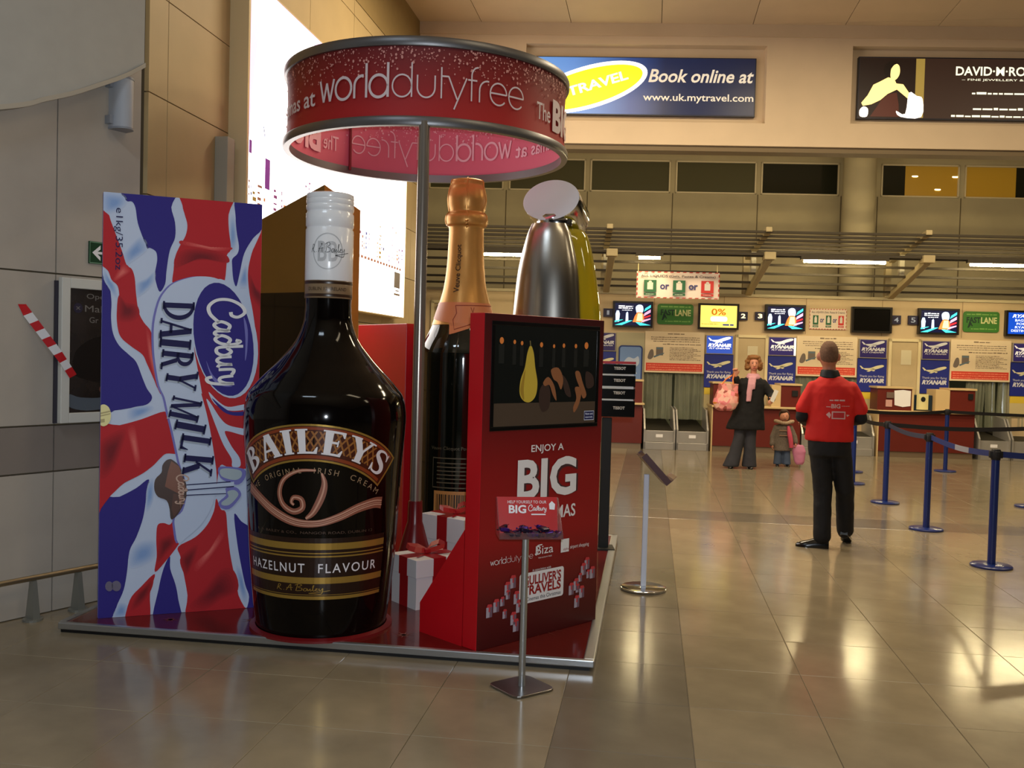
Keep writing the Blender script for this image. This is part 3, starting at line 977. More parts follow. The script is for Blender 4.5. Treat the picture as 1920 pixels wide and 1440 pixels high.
dart('oval_badge', [[(0.815, 1.626), (0.823, 1.568), (0.826, 1.511), (0.824, 1.456), (0.816, 1.405), (0.804, 1.36), (0.787, 1.322), (0.765, 1.293), (0.74, 1.272), (0.713, 1.262), (0.684, 1.262), (0.654, 1.272), (0.624, 1.292), (0.595, 1.321), (0.568, 1.358), (0.544, 1.402), (0.524, 1.451), (0.507, 1.505), (0.495, 1.561), (0.487, 1.617), (0.485, 1.673), (0.487, 1.726), (0.495, 1.775), (0.507, 1.819), (0.524, 1.856), (0.544, 1.885), (0.568, 1.905), (0.595, 1.916), (0.623, 1.917), (0.652, 1.909), (0.682, 1.891), (0.711, 1.864), (0.738, 1.828), (0.763, 1.785), (0.784, 1.736), (0.802, 1.683)]], m_dblue, 7, 0)
dart('oval_sheen', [[(0.559, 1.465), (0.595, 1.385), (0.656, 1.332), (0.708, 1.319), (0.656, 1.318), (0.596, 1.358)], [(0.765, 1.723), (0.789, 1.652), (0.788, 1.525), (0.777, 1.47), (0.777, 1.597)]], m_dlilac, 8, 4)
dart('chocolate_chunk', [[(0.369, 0.896), (0.387, 0.889), (0.42, 0.857), (0.444, 0.796), (0.464, 0.736), (0.465, 0.685), (0.43, 0.595), (0.394, 0.551), (0.378, 0.555), (0.372, 0.608), (0.355, 0.658), (0.31, 0.68), (0.289, 0.72), (0.292, 0.78), (0.325, 0.819), (0.329, 0.858), (0.347, 0.886)]], M('choc_dark', (62, 34, 24), 0.35), 8, 3)
dart('chunk_face', [[(0.377, 0.885), (0.421, 0.852), (0.457, 0.731), (0.43, 0.605), (0.417, 0.697), (0.345, 0.739), (0.361, 0.828)]], M('choc_light', (126, 74, 52), 0.35), 9, 0)
dart('chunk_side', [[(0.391, 0.697), (0.414, 0.692), (0.426, 0.606), (0.396, 0.561), (0.382, 0.607)]], M('choc_mid', (86, 48, 34), 0.35), 9, 0)
dart('milk_glasses', [[(0.637, 0.841), (0.686, 0.847), (0.784, 0.83), (0.791, 0.783), (0.756, 0.74), (0.703, 0.75), (0.648, 0.784)], [(0.68, 0.72), (0.737, 0.725), (0.769, 0.686), (0.751, 0.645), (0.702, 0.596), (0.654, 0.606), (0.642, 0.639), (0.683, 0.678)]], m_dlilac, 8, 3)
dart('glass_shine', [[(0.648, 0.83), (0.696, 0.836), (0.763, 0.822), (0.769, 0.789), (0.745, 0.769), (0.707, 0.77), (0.655, 0.792)], [(0.69, 0.699), (0.728, 0.708), (0.753, 0.685), (0.739, 0.656), (0.702, 0.621), (0.665, 0.62), (0.659, 0.638), (0.697, 0.668)]], M('glass_print', (170, 184, 192), 0.3), 9, 3)
dart('milk_streams', [[(0.462, 0.744), (0.613, 0.744), (0.727, 0.757), (0.727, 0.733), (0.613, 0.725), (0.462, 0.719)], [(0.463, 0.705), (0.68, 0.711), (0.683, 0.691), (0.463, 0.687)]], m_dwhite, 9, 0)
dart('stream_outline', [[(0.462, 0.748), (0.707, 0.76), (0.708, 0.754), (0.462, 0.742)], [(0.462, 0.718), (0.727, 0.732), (0.727, 0.726), (0.463, 0.712)], [(0.463, 0.688), (0.683, 0.691), (0.683, 0.686), (0.463, 0.682)]], m_dnavy, 10, 0)
dart('gold_token', [[(0.055, 1.147), (0.054, 1.135), (0.052, 1.122), (0.048, 1.111), (0.043, 1.102), (0.036, 1.094), (0.029, 1.089), (0.021, 1.086), (0.013, 1.086), (0.005, 1.089), (-0.003, 1.094), (-0.009, 1.102), (-0.015, 1.111), (-0.019, 1.122), (-0.021, 1.134), (-0.022, 1.147), (-0.022, 1.16), (-0.019, 1.172), (-0.015, 1.183), (-0.01, 1.193), (-0.004, 1.2), (0.004, 1.205), (0.012, 1.208), (0.02, 1.208), (0.027, 1.205), (0.035, 1.2), (0.042, 1.193), (0.047, 1.183), (0.051, 1.172), (0.054, 1.16)]], M('gold_print', (226, 214, 140), 0.4), 8, 0)
dart('token_marks', [[(-0.005, 1.162), (0.051, 1.174), (0.051, 1.166), (-0.004, 1.153)], [(-0.004, 1.147), (0.051, 1.159), (0.051, 1.153), (-0.004, 1.14)], [(0.0, 1.124), (0.022, 1.128), (0.023, 1.109), (0.001, 1.105)]], M('gold_print_dark', (168, 150, 84), 0.4), 9, 0)
dart('round_emblem', [[(0.079, 0.18), (0.078, 0.171), (0.075, 0.164), (0.071, 0.158), (0.065, 0.154), (0.058, 0.153), (0.052, 0.155), (0.046, 0.16), (0.041, 0.166), (0.038, 0.174), (0.037, 0.183), (0.038, 0.192), (0.041, 0.199), (0.045, 0.205), (0.051, 0.209), (0.058, 0.21), (0.064, 0.208), (0.07, 0.203), (0.075, 0.197), (0.078, 0.189)], [(0.12, 0.179), (0.119, 0.17), (0.115, 0.162), (0.11, 0.155), (0.103, 0.152), (0.095, 0.151), (0.088, 0.153), (0.081, 0.158), (0.075, 0.165), (0.072, 0.173), (0.07, 0.183), (0.071, 0.192), (0.075, 0.2), (0.08, 0.206), (0.087, 0.21), (0.095, 0.211), (0.102, 0.209), (0.109, 0.204), (0.115, 0.197), (0.119, 0.189)]], M('emblem_print', (104, 96, 118), 0.4), 8, 0)
D_LETTERS = [('D', (0.405, 1.744), 0), ('A', (0.391, 1.641), -3), ('I', (0.39, 1.559), -4), ('R', (0.401, 1.461), -5), ('Y', (0.427, 1.355), -8), ('M', (0.45, 1.184), -12), ('I', (0.479, 1.08), -11), ('L', (0.509, 0.985), -9), ('K', (0.524, 0.855), -6)]
D_CAD = [(0.626, 1.832), (0.678, 1.323)]
D_KG = [(0.076, 2.306), (0.079, 1.961)]
D_CHUNKTXT = [(0.427, 0.807), (0.44, 0.635)]

lt, ls = [], []
for ch_, (cx, cz), an in D_LETTERS:
    g, adv = serif(ch_)
    a = R(-90 + an)
    sx, sy = {'I': (0.15, 0.17), 'M': (0.112, 0.165), 'K': (0.13, 0.165), 'L': (0.125, 0.165)}.get(ch_, (0.118, 0.172))
    g2 = ([((p[0] - adv / 2) * sx, (p[1] - 0.5) * sy, 0) for p in g[0]], g[1])
    lt.append(rot2(g2, a, 0, 0, cx, cz))
    ls.append(rot2(g2, a, 0, 0, cx - 0.007, cz - 0.009))
obj('name_lettering_shadow', front(join(*ls), -0.0085), M('letter_grey', (150, 160, 176), 0.4), dbrd)
obj('name_lettering', front(join(*lt), -0.0098), m_dnavy, dbrd)
cs = join(*[stroke2(p, 0.24) for p in script_cadbury()])
(ax_, az_), (bx_, bz_) = D_CAD
Lc = math.hypot(bx_ - ax_, bz_ - az_)
cs = ([((p[0]) * Lc / 7.3, (p[1] - 0.5) * Lc / 7.3 * 1.25, 0) for p in cs[0]], cs[1])
obj('script_lettering', front(rot2(cs, math.atan2(bz_ - az_, bx_ - ax_), 0, 0, ax_, az_), -0.0095), m_whitep, dbrd)
(ax_, az_), (bx_, bz_) = D_KG
kg = tbox('e1kg/35.2oz', 0, -0.021, az_ - bz_, 0.027)
obj('weight_lettering', front(rot2(kg, R(-90), 0, 0, ax_, az_), -0.006), m_dnavy, dbrd)
(ax_, az_), (bx_, bz_) = D_CHUNKTXT
cs2 = join(*[stroke2(p, 0.28) for p in script_cadbury()])
Lc = math.hypot(bx_ - ax_, bz_ - az_)
cs2 = ([((p[0]) * Lc / 7.3, (p[1] - 0.5) * Lc / 7.3 * 1.2, 0) for p in cs2[0]], cs2[1])
obj('chunk_lettering', front(rot2(cs2, math.atan2(bz_ - az_, bx_ - ax_), 0, 0, ax_, az_), -0.0105), M('choc_highlight', (196, 160, 140), 0.4), dbrd)

# ================================================================== CREAM LIQUEUR BOTTLE
BX, BY = -1.80, 5.188
face = math.atan2(0 - BY, 0 - BX)          # direction from the bottle towards the entrance
bt = thing('liqueur_bottle', 'giant dark brown liqueur bottle with white screw cap beside the flag carton', 'bottle', (BX, BY, 0.05), face)
m_bglass = M('bottle_dark_glass', (9, 6, 5), 0.08, spec=0.28)
prof = smooth_prof([(0.352, 0.0), (0.362, 0.03), (0.375, 0.12), (0.384, 0.2), (0.408, 0.465), (0.427, 0.849), (0.444, 1.084), (0.447, 1.2), (0.428, 1.292), (0.385, 1.352), (0.332, 1.412), (0.26, 1.488), (0.178, 1.594), (0.138, 1.69), (0.129, 1.76), (0.128, 1.83)], 8)
prof = [(0.0, 0.012), (0.3, 0.0)] + prof
body = obj('glass_body', lathe(prof, 96, False, True), m_bglass, bt, smooth=True)
obj('base_ring', lathe([(0.37, -0.0), (0.395, 0.0), (0.395, 0.012), (0.365, 0.02)], 64, False, False), M('ring_maroon', (110, 16, 20), 0.4), bt, smooth=True)


def brad(z):
    P = prof[2:]
    for (ra, za), (rb, zb) in zip(P, P[1:]):
        if za <= z <= zb:
            return ra + (rb - ra) * (z - za) / max(zb - za, 1e-6)
    return P[-1][0]


TH0 = R(-10)


def bwrap(g, off, step=0.03, rad=None):
    """(s, z) art -> bottle skin; s is arc length, to the viewer's right"""
    g = slice_x(g, step)
    V = []
    for p in g[0]:
        r = (rad or brad)(p[1]) if rad is None else rad
        th = TH0 + p[0] / 0.43
        V.append(((r + off) * math.cos(th), (r + off) * math.sin(th), p[1]))
    return V, g[1]


def slice_z(g, step):
    h = slice_x(([(p[1], -p[0], 0) for p in g[0]], g[1]), step)
    return [(-p[1], p[0], 0) for p in h[0]], h[1]


# neck band and cap
nb = obj('neck_band', lathe([(0.13, 1.83), (0.1315, 1.832), (0.1315, 1.926), (0.13, 1.928)], 64, False, False), M('band_tan', (128, 106, 80), 0.3), bt, smooth=True)
obj('band_stripe', join(lathe([(0.1318, 1.838), (0.1322, 1.84), (0.1322, 1.852), (0.1318, 1.854)], 64, False, False), lathe([(0.1318, 1.908), (0.1322, 1.91), (0.1322, 1.922), (0.1318, 1.924)], 64, False, False)), M('band_brown', (52, 34, 22), 0.3), nb, smooth=True)
m_capw = M('cap_white', (232, 234, 238), 0.22, coat=0.3)
cap = obj('screw_cap', lathe([(0.131, 1.928), (0.132, 1.93), (0.132, 2.21), (0.127, 2.218), (0.127, 2.226), (0.132, 2.232), (0.132, 2.3), (0.126, 2.308), (0.126, 2.316), (0.131, 2.322), (0.131, 2.345), (0.127, 2.35), (0.131, 2.357), (0.131, 2.375), (0.128, 2.38), (0.131, 2.386), (0.129, 2.408), (0.118, 2.413), (0.0, 2.413)], 72, False, False), m_capw, bt, smooth=True)
sgn = join(*[stroke2(p, 0.075) for p in script_bailey()])
sgn = fit(sgn, -0.095, 2.055, 0.125, 2.135)


def capwrap(g, off, r=0.132, th0=R(-4)):
    g = slice_x(g, 0.012)
    return [((r + off) * math.cos(th0 + p[0] / r), (r + off) * math.sin(th0 + p[0] / r), p[1]) for p in g[0]], g[1]


obj('cap_signature', capwrap(sgn, 0.0016), m_blackm, cap)
mono_b = join(ring2(0, 2.085, 0.085, 0.1, 0.006), fit(text2('B', bold=0.02), -0.055, 2.03, -0.005, 2.14), fit(text2('B', bold=0.02), 0.005, 2.03, 0.055, 2.14))
obj('cap_monogram', capwrap(mono_b, 0.001), M('cap_grey', (186, 188, 192), 0.3), cap)
obj('band_lettering', capwrap(tbox('DUBLIN 12, IRELAND', -0.115, 1.868, 0.115, 1.89), 0.0012), M('band_brown', (52, 34, 22), 0.3), nb)

# label: arched name plate
m_gold = M('label_gold', (176, 142, 66), 0.28, metal=0.55)
m_lbrown = M('label_brown', (70, 28, 16), 0.3)
m_lrust = M('label_rust', (134, 58, 28), 0.3)
m_cream = M('label_cream', (226, 222, 226), 0.35)
m_ltan = M('label_tan_ink', (150, 122, 92), 0.4)
RB = 0.62                    # radius of the arch
ZC = 1.02                    # z of the baseline at the centre


def arch(g, rb=RB, zc=ZC):
    """bend (s, h) upwards-convex"""
    V = []
    for p in g[0]:
        a = p[0] / rb
        V.append(((rb + p[1]) * math.sin(a), zc - rb + (rb + p[1]) * math.cos(a), 0))
    return V, g[1]


lab = obj('name_label', bwrap(arch(slice_x(rect2(-0.455, -0.052, 0.455, 0.142), 0.03)), 0.0012), m_lbrown, bt)
obj('label_border', bwrap(arch(slice_x(join(rect2(-0.455, 0.132, 0.455, 0.142), rect2(-0.455, -0.052, 0.455, -0.042), rect2(-0.455, -0.052, -0.445, 0.142), rect2(0.445, -0.052, 0.455, 0.142)), 0.03)), 0.0022), m_gold, lab)
obj('label_inner_band', bwrap(arch(slice_x(join(rect2(-0.43, 0.112, 0.43, 0.127), rect2(-0.43, -0.037, 0.43, -0.02)), 0.03)), 0.0020), m_lrust, lab)
wv = []
for i in range(-9, 10):
    for s in (-1, 1):
        x = i * 0.036
        wv.append(poly2([(x - 0.03 * s - 0.005, 0.0), (x - 0.03 * s + 0.005, 0.0), (x + 0.03 * s + 0.005, 0.105), (x + 0.03 * s - 0.005, 0.105)]))
obj('label_weave', bwrap(arch(slice_x(join(*wv), 0.02)), 0.0019), M('label_weave_gold', (150, 96, 44), 0.35), lab)
word, x, gs = 'BAILEYS', 0.0, []
for ch_ in word:
    g, adv = serif(ch_)
    gs.append(move(g, x, 0, 0))
    x += adv + 0.12
g = join(*gs)
g = fit(g, -0.42, -0.014, 0.42, 0.118)
obj('brand_lettering', bwrap(arch(slice_x(g, 0.03)), 0.0034), m_cream, lab)
for w_, a_, b_ in (('THE', -0.40, -0.325), ('ORIGINAL', -0.27, -0.045), ('IRISH', 0.02, 0.145), ('CREAM', 0.21, 0.40)):
    tx = tbox(w_, a_, 0.0, b_, 0.03, spacing=1.5)
    obj('arched_lettering', bwrap(arch(slice_x(tx, 0.03), 0.62, 0.905), 0.0022), m_ltan, bt)
# cream swirl
sw = catmull([(0.03, 0.92), (-0.06, 0.915), (-0.14, 0.87), (-0.17, 0.80), (-0.15, 0.735), (-0.09, 0.70), (-0.04, 0.72), (-0.045, 0.765), (-0.085, 0.775), (-0.10, 0.75), (-0.085, 0.735)], 5, False)
sw2 = catmull([(0.06, 0.905), (0.075, 0.85), (0.06, 0.78), (0.02, 0.70), (-0.02, 0.665)], 5, False)
wvl = catmull([(-0.42, 0.80), (-0.33, 0.76), (-0.2, 0.69), (-0.08, 0.645), (0.04, 0.64), (0.15, 0.67), (0.26, 0.715), (0.36, 0.735), (0.42, 0.73)], 5, False)
n1, n2, n3 = len(sw), len(sw2), len(wvl)
m_sw = M('swirl_cocoa', (140, 84, 66), 0.35)
m_sw2 = M('swirl_cream', (196, 146, 124), 0.35)
obj('swirl_print', bwrap(join(stroke2(sw, [0.012 + 0.02 * math.sin(PI * i / n1) for i in range(n1)]), stroke2(sw2, [0.01 + 0.03 * math.sin(PI * i / n2) for i in range(n2)]),
                              stroke2(wvl, [0.035 + 0.03 * abs(i / n3 - 0.5) * 2 for i in range(n3)])), 0.0018), m_sw, bt)
off1 = [(p[0], p[1] + 0.012) for p in wvl]
off2 = [(p[0], p[1] - 0.010) for p in wvl]
obj('swirl_highlight', bwrap(join(stroke2(sw, 0.008), stroke2(sw2, 0.009), stroke2(off1, 0.007), stroke2(off2, 0.006), stroke2(wvl, 0.004)), 0.0026), m_sw2, bt)
obj('small_print', bwrap(tbox('R. A. BAILEY & CO.,  NANGOR ROAD, DUBLIN 12', -0.34, 0.582, 0.36, 0.597), 0.0018), M('small_print_ink', (82, 62, 50), 0.4), bt)
fl = obj('flavour_label', bwrap(join(*[rect2(-0.46, z, 0.46, z + 0.03) for z in [0.235 + 0.0297 * k for k in range(11)]]), 0.0010), M('label_umber', (36, 18, 11), 0.3), bt)
obj('gold_bands', bwrap(join(rect2(-0.46, 0.50, 0.46, 0.535), rect2(-0.46, 0.478, 0.46, 0.484), rect2(-0.46, 0.46, 0.46, 0.468), rect2(-0.46, 0.318, 0.46, 0.352), rect2(-0.46, 0.232, 0.46, 0.25), rect2(-0.46, 0.256, 0.46, 0.259)), 0.0020), m_gold, fl)
for w_, a_, b_ in (('HAZELNUT', -0.41, -0.025), ('FLAVOUR', 0.05, 0.40)):
    obj('flavour_lettering', bwrap(tbox(w_, a_, 0.376, b_, 0.426, spacing=1.25, bold=0.006), 0.0030), m_cream, fl)
sg2 = fit(join(*[stroke2(p, 0.1) for p in script_bailey()]), -0.2, 0.262, 0.12, 0.318)
obj('label_signature', bwrap(sg2, 0.0030), m_gold, fl)

# ================================================================== TALL CARTON BEHIND THE BOTTLE
ct = thing('gift_carton', 'tall brown and black carton with sloping top standing behind the dark bottle', 'carton', (-2.12, 5.99, 0.05))
P0, PL, PR = (0, 0), (-0.60, 0.30), (0.15, 0.30)
PB = (PL[0] + PR[0], PL[1] + PR[1])
zt = {0: 2.60, 1: 2.44, 2: 2.47, 3: 2.36}
pts = [P0, PR, PB, PL]
zz = [2.61, 2.49, 2.36, 2.40]
m_cb = M('carton_shaded_brown', (122, 84, 32), 0.3, noise=0.05, nscale=3, coat=0.3)  # face turned from the light: its shade is put into the brown
m_co = M('carton_lit_orange', (190, 118, 48), 0.3, noise=0.08, nscale=3, coat=0.3)  # face towards the light: its brightness is put into the orange
m_ck = M('carton_black', (14, 11, 11), 0.2, coat=0.3)
SPL = 1.92
V = [(p[0], p[1], 0) for p in pts] + [(p[0], p[1], SPL) for p in pts] + [(p[0], p[1], z) for p, z in zip(pts, zz)]
cb_ = obj('carton_body', [((V, [(0, 1, 5, 4), (1, 2, 6, 5), (2, 3, 7, 6), (3, 0, 4, 7), (3, 2, 1, 0)]), m_ck)], None, ct, bevel=0.012)
obj('carton_front', [((V, [(4, 5, 9, 8)]), m_co), ((V, [(7, 4, 8, 11)]), m_cb), ((V, [(5, 6, 10, 9), (6, 7, 11, 10)]), m_cb)], None, ct)
obj('carton_lid', [((V, [(8, 9, 10, 11)]), m_co)], None, ct)
obj('side_sheen', [(([(0.004, -0.002, 0.02), (PR[0] + 0.002, PR[1] - 0.002, 0.02), (PR[0] + 0.002, PR[1] - 0.002, SPL), (0.004, -0.002, SPL)], [(0, 1, 2, 3)]), m_co)], None, ct)  # carries the painted lit tone down the right face

# ================================================================== CHAMPAGNE BOTTLE
CX, CY = -1.375, 6.98
cface = math.atan2(-CY, -CX)
ch = thing('champagne_bottle', 'giant champagne bottle with orange foil neck standing behind the red kiosk', 'bottle', (CX, CY, 0.05), cface)
m_foil = M('foil_gold_orange', (214, 158, 84), 0.34, metal=0.45, noise=0.06, nscale=5, bump=0.15, bscale=14)
m_foil2 = M('foil_band_orange', (222, 136, 88), 0.4)
m_cglass = M('champagne_glass', (10, 14, 9), 0.06, coat=0.5, spec=0.6)
k_ = 7.14 / 1800.0
zf = lambda y: 1.6 + (659.5 - y) * k_ - 0.05
bp_ = smooth_prof([(0.30, 0.0), (0.318, 0.04), (0.322, 0.3), (0.322, zf(690)), (0.315, zf(662)), (0.29, zf(640)), (0.235, zf(610)), (0.19, zf(575)), (0.155, zf(545))], 6)
obj('glass_body', lathe([(0.0, 0.01)] + bp_, 72, False, True), m_cglass, ch, smooth=True)
np_ = smooth_prof([(0.238, zf(609)), (0.193, zf(573)), (0.158, zf(540)), (0.138, zf(500)), (0.131, zf(460)), (0.129, zf(430)), (0.15, zf(424)), (0.158, zf(415)), (0.152, zf(406)), (0.132, zf(400)), (0.14, zf(390)), (0.146, zf(375)), (0.136, zf(360)), (0.124, zf(351)), (0.122, zf(343)), (0.11, zf(340))], 5)
nf = obj('foil_neck', lathe(np_ + [(0.0, zf(340))], 72, False, False), m_foil, ch, smooth=True)
# crumpled seams and the wire-cage pleats of the foil
sm = []
for a in (0.0, 1.2, 2.4, -1.3, -2.5, 3.1):
    sm.append(tubepath([(r * 1.005 * math.cos(a + 0.03 * math.sin(5 * i)), r * 1.005 * math.sin(a + 0.03 * math.sin(5 * i)), z) for i, (r, z) in enumerate(np_[30::3])], 0.006, 6))
obj('foil_pleats', join(*sm), m_foil, ch, smooth=True)
obj('foil_tab', tubepath([(0.132, 0.0, zf(432)), (0.136, 0.004, zf(425)), (0.158, 0, zf(418))], [0.003, 0.012, 0.016], 8), m_foil, ch, smooth=True)


def nrad(z, P=np_ + []):
    for (ra, za), (rb, zb) in zip(P, P[1:]):
        if za <= z <= zb:
            return ra + (rb - ra) * (z - za) / max(zb - za, 1e-6)
    return P[0][0]


def cwrap(g, off, radf, rref, th0=0.0, step=0.015):
    g = slice_z(slice_x(g, step), 0.03)
    V = []
    for p in g[0]:
        r = radf(p[1]) + off
        a = th0 + p[0] / rref
        V.append((r * math.cos(a), r * math.sin(a), p[1]))
    return V, g[1]


# orange collar with pointed shield
col = [(-0.34, zf(568)), (0.34, zf(568)), (0.34, zf(600)), (0.12, zf(606)), (-0.06, zf(625)), (-0.085, zf(627)), (-0.10, zf(606)), (-0.34, zf(596))]
crad = lambda z: max(nrad(z) if z > np_[0][1] else 0, 0.0) or (lambda: [ra + (rb - ra) * (z - za) / max(zb - za, 1e-6) for (ra, za), (rb, zb) in zip(bp_, bp_[1:]) if za <= z <= zb][0])()
clr = obj('collar_label', cwrap(poly2(col), 0.003, crad, 0.21), m_foil2, ch)
obj('collar_line', cwrap(join(stroke2([(-0.07, zf(574)), (0.32, zf(572))], 0.006), stroke2([(-0.07, zf(574)), (-0.055, zf(588)), (-0.075, zf(600)), (-0.06, zf(618)), (0.1, zf(602)), (0.3, zf(594))], 0.006)), 0.0045, crad, 0.21), M('collar_ink', (150, 60, 36), 0.5), clr)
vt = text2('Veuve Clicquot', bold=0.012)
a_, b_, c_, d_ = bounds(vt)
h_ = zf(462) - zf(550)
vt = ([(-(p[1] - c_) / (d_ - c_) * 0.05 - 0.005, zf(550) + (p[0] - a_) / (b_ - a_) * (h_), 0) for p in vt[0]], vt[1])
obj('foil_lettering', cwrap(vt, 0.004, nrad, 0.14, R(-8)), M('foil_ink', (60, 32, 14), 0.5), nf)
obj('collar_initial', cwrap(tbox('V', 0.045, zf(588), 0.075, zf(577)), 0.005, crad, 0.21), M('collar_ink', (150, 60, 36), 0.5), clr)
# back label with small print and bar code
m_cgrey = M('back_label_ink', (92, 84, 62), 0.5)
rc = lambda z: 0.322
bl_ = [rect2(-0.165, zf(903), 0.165, zf(901)), rect2(-0.165, zf(850), 0.165, zf(848)), rect2(-0.165, zf(903), -0.161, zf(848)), rect2(0.161, zf(903), 0.165, zf(848))]
for i in range(6):
    bl_.append(rect2(-0.13, zf(857 + 7 * i) - 0.008, 0.14 - 0.02 * (i % 3), zf(857 + 7 * i)))
bl_.append(tbox('Veuve Clicquot Ponsardin', -0.18, zf(836), 0.18, zf(828)))
obj('back_label_print', cwrap(join(*bl_), 0.003, rc, 0.322, R(-8)), m_cgrey, ch)
bc = obj('barcode_patch', cwrap(rect2(-0.15, zf(962), 0.12, zf(908)), 0.003, rc, 0.322, R(-8)), M('barcode_tan', (190, 132, 70), 0.5), ch)
bars, x = [], -0.13
random.seed(3)
while x < 0.1:
    w = random.choice((0.004, 0.006, 0.01))
    bars.append(rect2(x, zf(958), x + w, zf(914)))
    x += w + random.choice((0.005, 0.008))
obj('barcode_bars', cwrap(join(*bars), 0.0042, rc, 0.322, R(-8)), M('barcode_ink', (40, 26, 14), 0.5), bc)

# ================================================================== PERFUME BOTTLE
pf = thing('perfume_bottle', 'giant silver and yellow glass perfume bottle with oval chrome cap behind the kiosk', 'bottle', (-0.715, 7.2, 0.05), R(-6.0))
kp = 7.25 / 1800.0
zp = lambda y: 1.6 + (666 - y) * kp - 0.05


def oval(prof, n=48, ky=0.5, ox=0.0, oy=0.0):
    V, F = [], []
    for r, z in prof:
        for i in range(n):
            a = 2 * PI * i / n
            V.append((ox + r * math.cos(a), oy + ky * r * math.sin(a), z))
    for j in range(len(prof) - 1):
        for i in range(n):
            b = (i + 1) % n
            F.append((j * n + i, j * n + b, (j + 1) * n + b, (j + 1) * n + i))
    F.append(tuple(range(n - 1, -1, -1)))
    o = (len(prof) - 1) * n
    F.append(tuple(range(o, o + n)))
    return V, F


obj('yellow_glass', oval(smooth_prof([(0.27, 0.0), (0.30, 0.08), (0.315, 0.6), (0.315, 1.2), (0.31, zp(640)), (0.295, zp(590)), (0.245, zp(510)), (0.19, zp(450)), (0.14, zp(432))], 6), 56, 0.75, 0.035, 0.04), M('yellow_glass', (206, 190, 40), 0.06, trans=0.55, coat=0.5, spec=0.6), pf, smooth=True)
m_silver = M('perfume_silver', (176, 172, 164), 0.24, metal=1.0)
obj('silver_shell', oval(smooth_prof([(0.23, 0.0), (0.26, 0.08), (0.27, 0.6), (0.27, 1.2), (0.268, zp(640)), (0.255, zp(590)), (0.225, zp(510)), (0.17, zp(450)), (0.13, zp(426))], 6), 56, 0.62, -0.045, -0.13), m_silver, pf, smooth=True)
obj('neck_collar', oval([(0.13, zp(428)), (0.135, zp(424)), (0.135, zp(412)), (0.12, zp(408))], 40, 0.75, -0.02, -0.06), m_chrome, pf, smooth=True)
# tilted cap: cylinder whose pale end faces the entrance and slightly up
capm = Matrix.Translation((-0.045, -0.1, zp(381))) @ Matrix.Rotation(R(-8), 4, 'Z') @ Matrix.Rotation(R(70), 4, 'X')
cg = lathe([(0.2, -0.34), (0.212, -0.3), (0.222, -0.02), (0.218, 0.0)], 56, True, False)
cg = xf(cg, lambda x, y, z: (x, y * 0.76, z))
obj('cap_barrel', mxf(cg, capm), m_chrome, pf, smooth=True)
cf = xf(lathe([(0.0, 0.004), (0.205, 0.004), (0.219, 0.0)], 56, False, False), lambda x, y, z: (x, y * 0.76, z))
obj('cap_end_disc', mxf(cf, capm), M('cap_flash_glare', (232, 238, 248), 0.4), pf, smooth=True)  # pale colour stands in for the flash reflected by the chrome end

# ================================================================== GIFT BOXES
m_gw = M('gift_white_card', (222, 222, 224), 0.6)
m_rib = M('ribbon_red_satin', (160, 20, 28), 0.35, noise=0.05)


def gift(label, loc, rz, lx, ly, h):
    """lx along the right-hand face, ly along the left-hand face"""
    t = thing('gift_box', label, 'gift box', loc, rz, 'white gift boxes on the platform')
    lid = 0.36 * h
    e = 0.008
    obj('box_base', box(e, lx - e, e, ly - e, 0, h - lid), m_gw, t)
    obj('lid', box(0, lx, 0, ly, h - lid, h, 0.003), m_gw, t)
    w = 0.09
    rb = [box(lx / 2 - w / 2, lx / 2 + w / 2, -0.002, ly + 0.002, h - lid - 0.001, h + 0.002), box(-0.002, lx + 0.002, ly / 2 - w / 2, ly / 2 + w / 2, h - lid - 0.001, h + 0.0025),
          box(lx / 2 - w / 2, lx / 2 + w / 2, e - 0.002, ly - e + 0.002, 0.0, h - lid), box(e - 0.002, lx - e + 0.002, ly / 2 - w / 2, ly / 2 + w / 2, 0.0, h - lid)]
    obj('ribbon', join(*rb), m_rib, t)
    bow = []
    for s in (-1, 1):
        loop = [(0, 0, 0), (0.05 * s, 0.03, 0.03), (0.12 * s, 0.045, 0.04), (0.13 * s, 0.0, 0.03), (0.11 * s, -0.035, 0.025), (0.05 * s, -0.02, 0.012), (0, 0, 0)]
        V, F = [], []
        for k, (x, y, z) in enumerate(loop):
            for q in (-1, 1):
                V.append((lx / 2 + x + 0.012 * q, ly / 2 + y + q * 0.012, h + 0.006 + z + 0.012 * q + 0.012))
        for k in range(len(loop) - 1):
            F.append((2 * k, 2 * k + 1, 2 * k + 3, 2 * k + 2))
        bow.append((V, F))
        tail = [(0, 0), (0.06 * s, -0.06), (0.13 * s, -0.09), (0.11 * s, -0.06), (0.05 * s, -0.02)]
        bow.append(([(lx / 2 + p[0], ly / 2 + p[1], h + 0.006) for p in tail], [tuple(range(len(tail)))]))
    bow.append(move(box(-0.02, 0.02, -0.02, 0.02, 0, 0.03, 0.006), lx / 2, ly / 2, h + 0.004))
    obj('bow', join(*bow), m_rib, t)
    return t


gift('white lidded gift box with red ribbon and bow at the foot of the pole', (-1.349, 5.56, 0.05), R(47), 0.34, 0.29, 0.30)
gift('white lidded gift box with red ribbon tucked behind the smaller one and the kiosk', (-1.18, 6.165, 0.05), R(59), 0.28, 0.40, 0.45)

# ================================================================== KIOSK WITH SCREEN
def worlddutyfree(w1, w2):
    return mono('worlddutyfree', w1, w2, 5)


KA = math.atan2(0.745, 0.57)
ks = thing('screen_kiosk', 'red kiosk with dark screen and Christmas lettering on the platform', 'kiosk', (-0.851, 4.87, 0.05), KA)
KW, KH, KT = 0.945, 1.76, 0.115


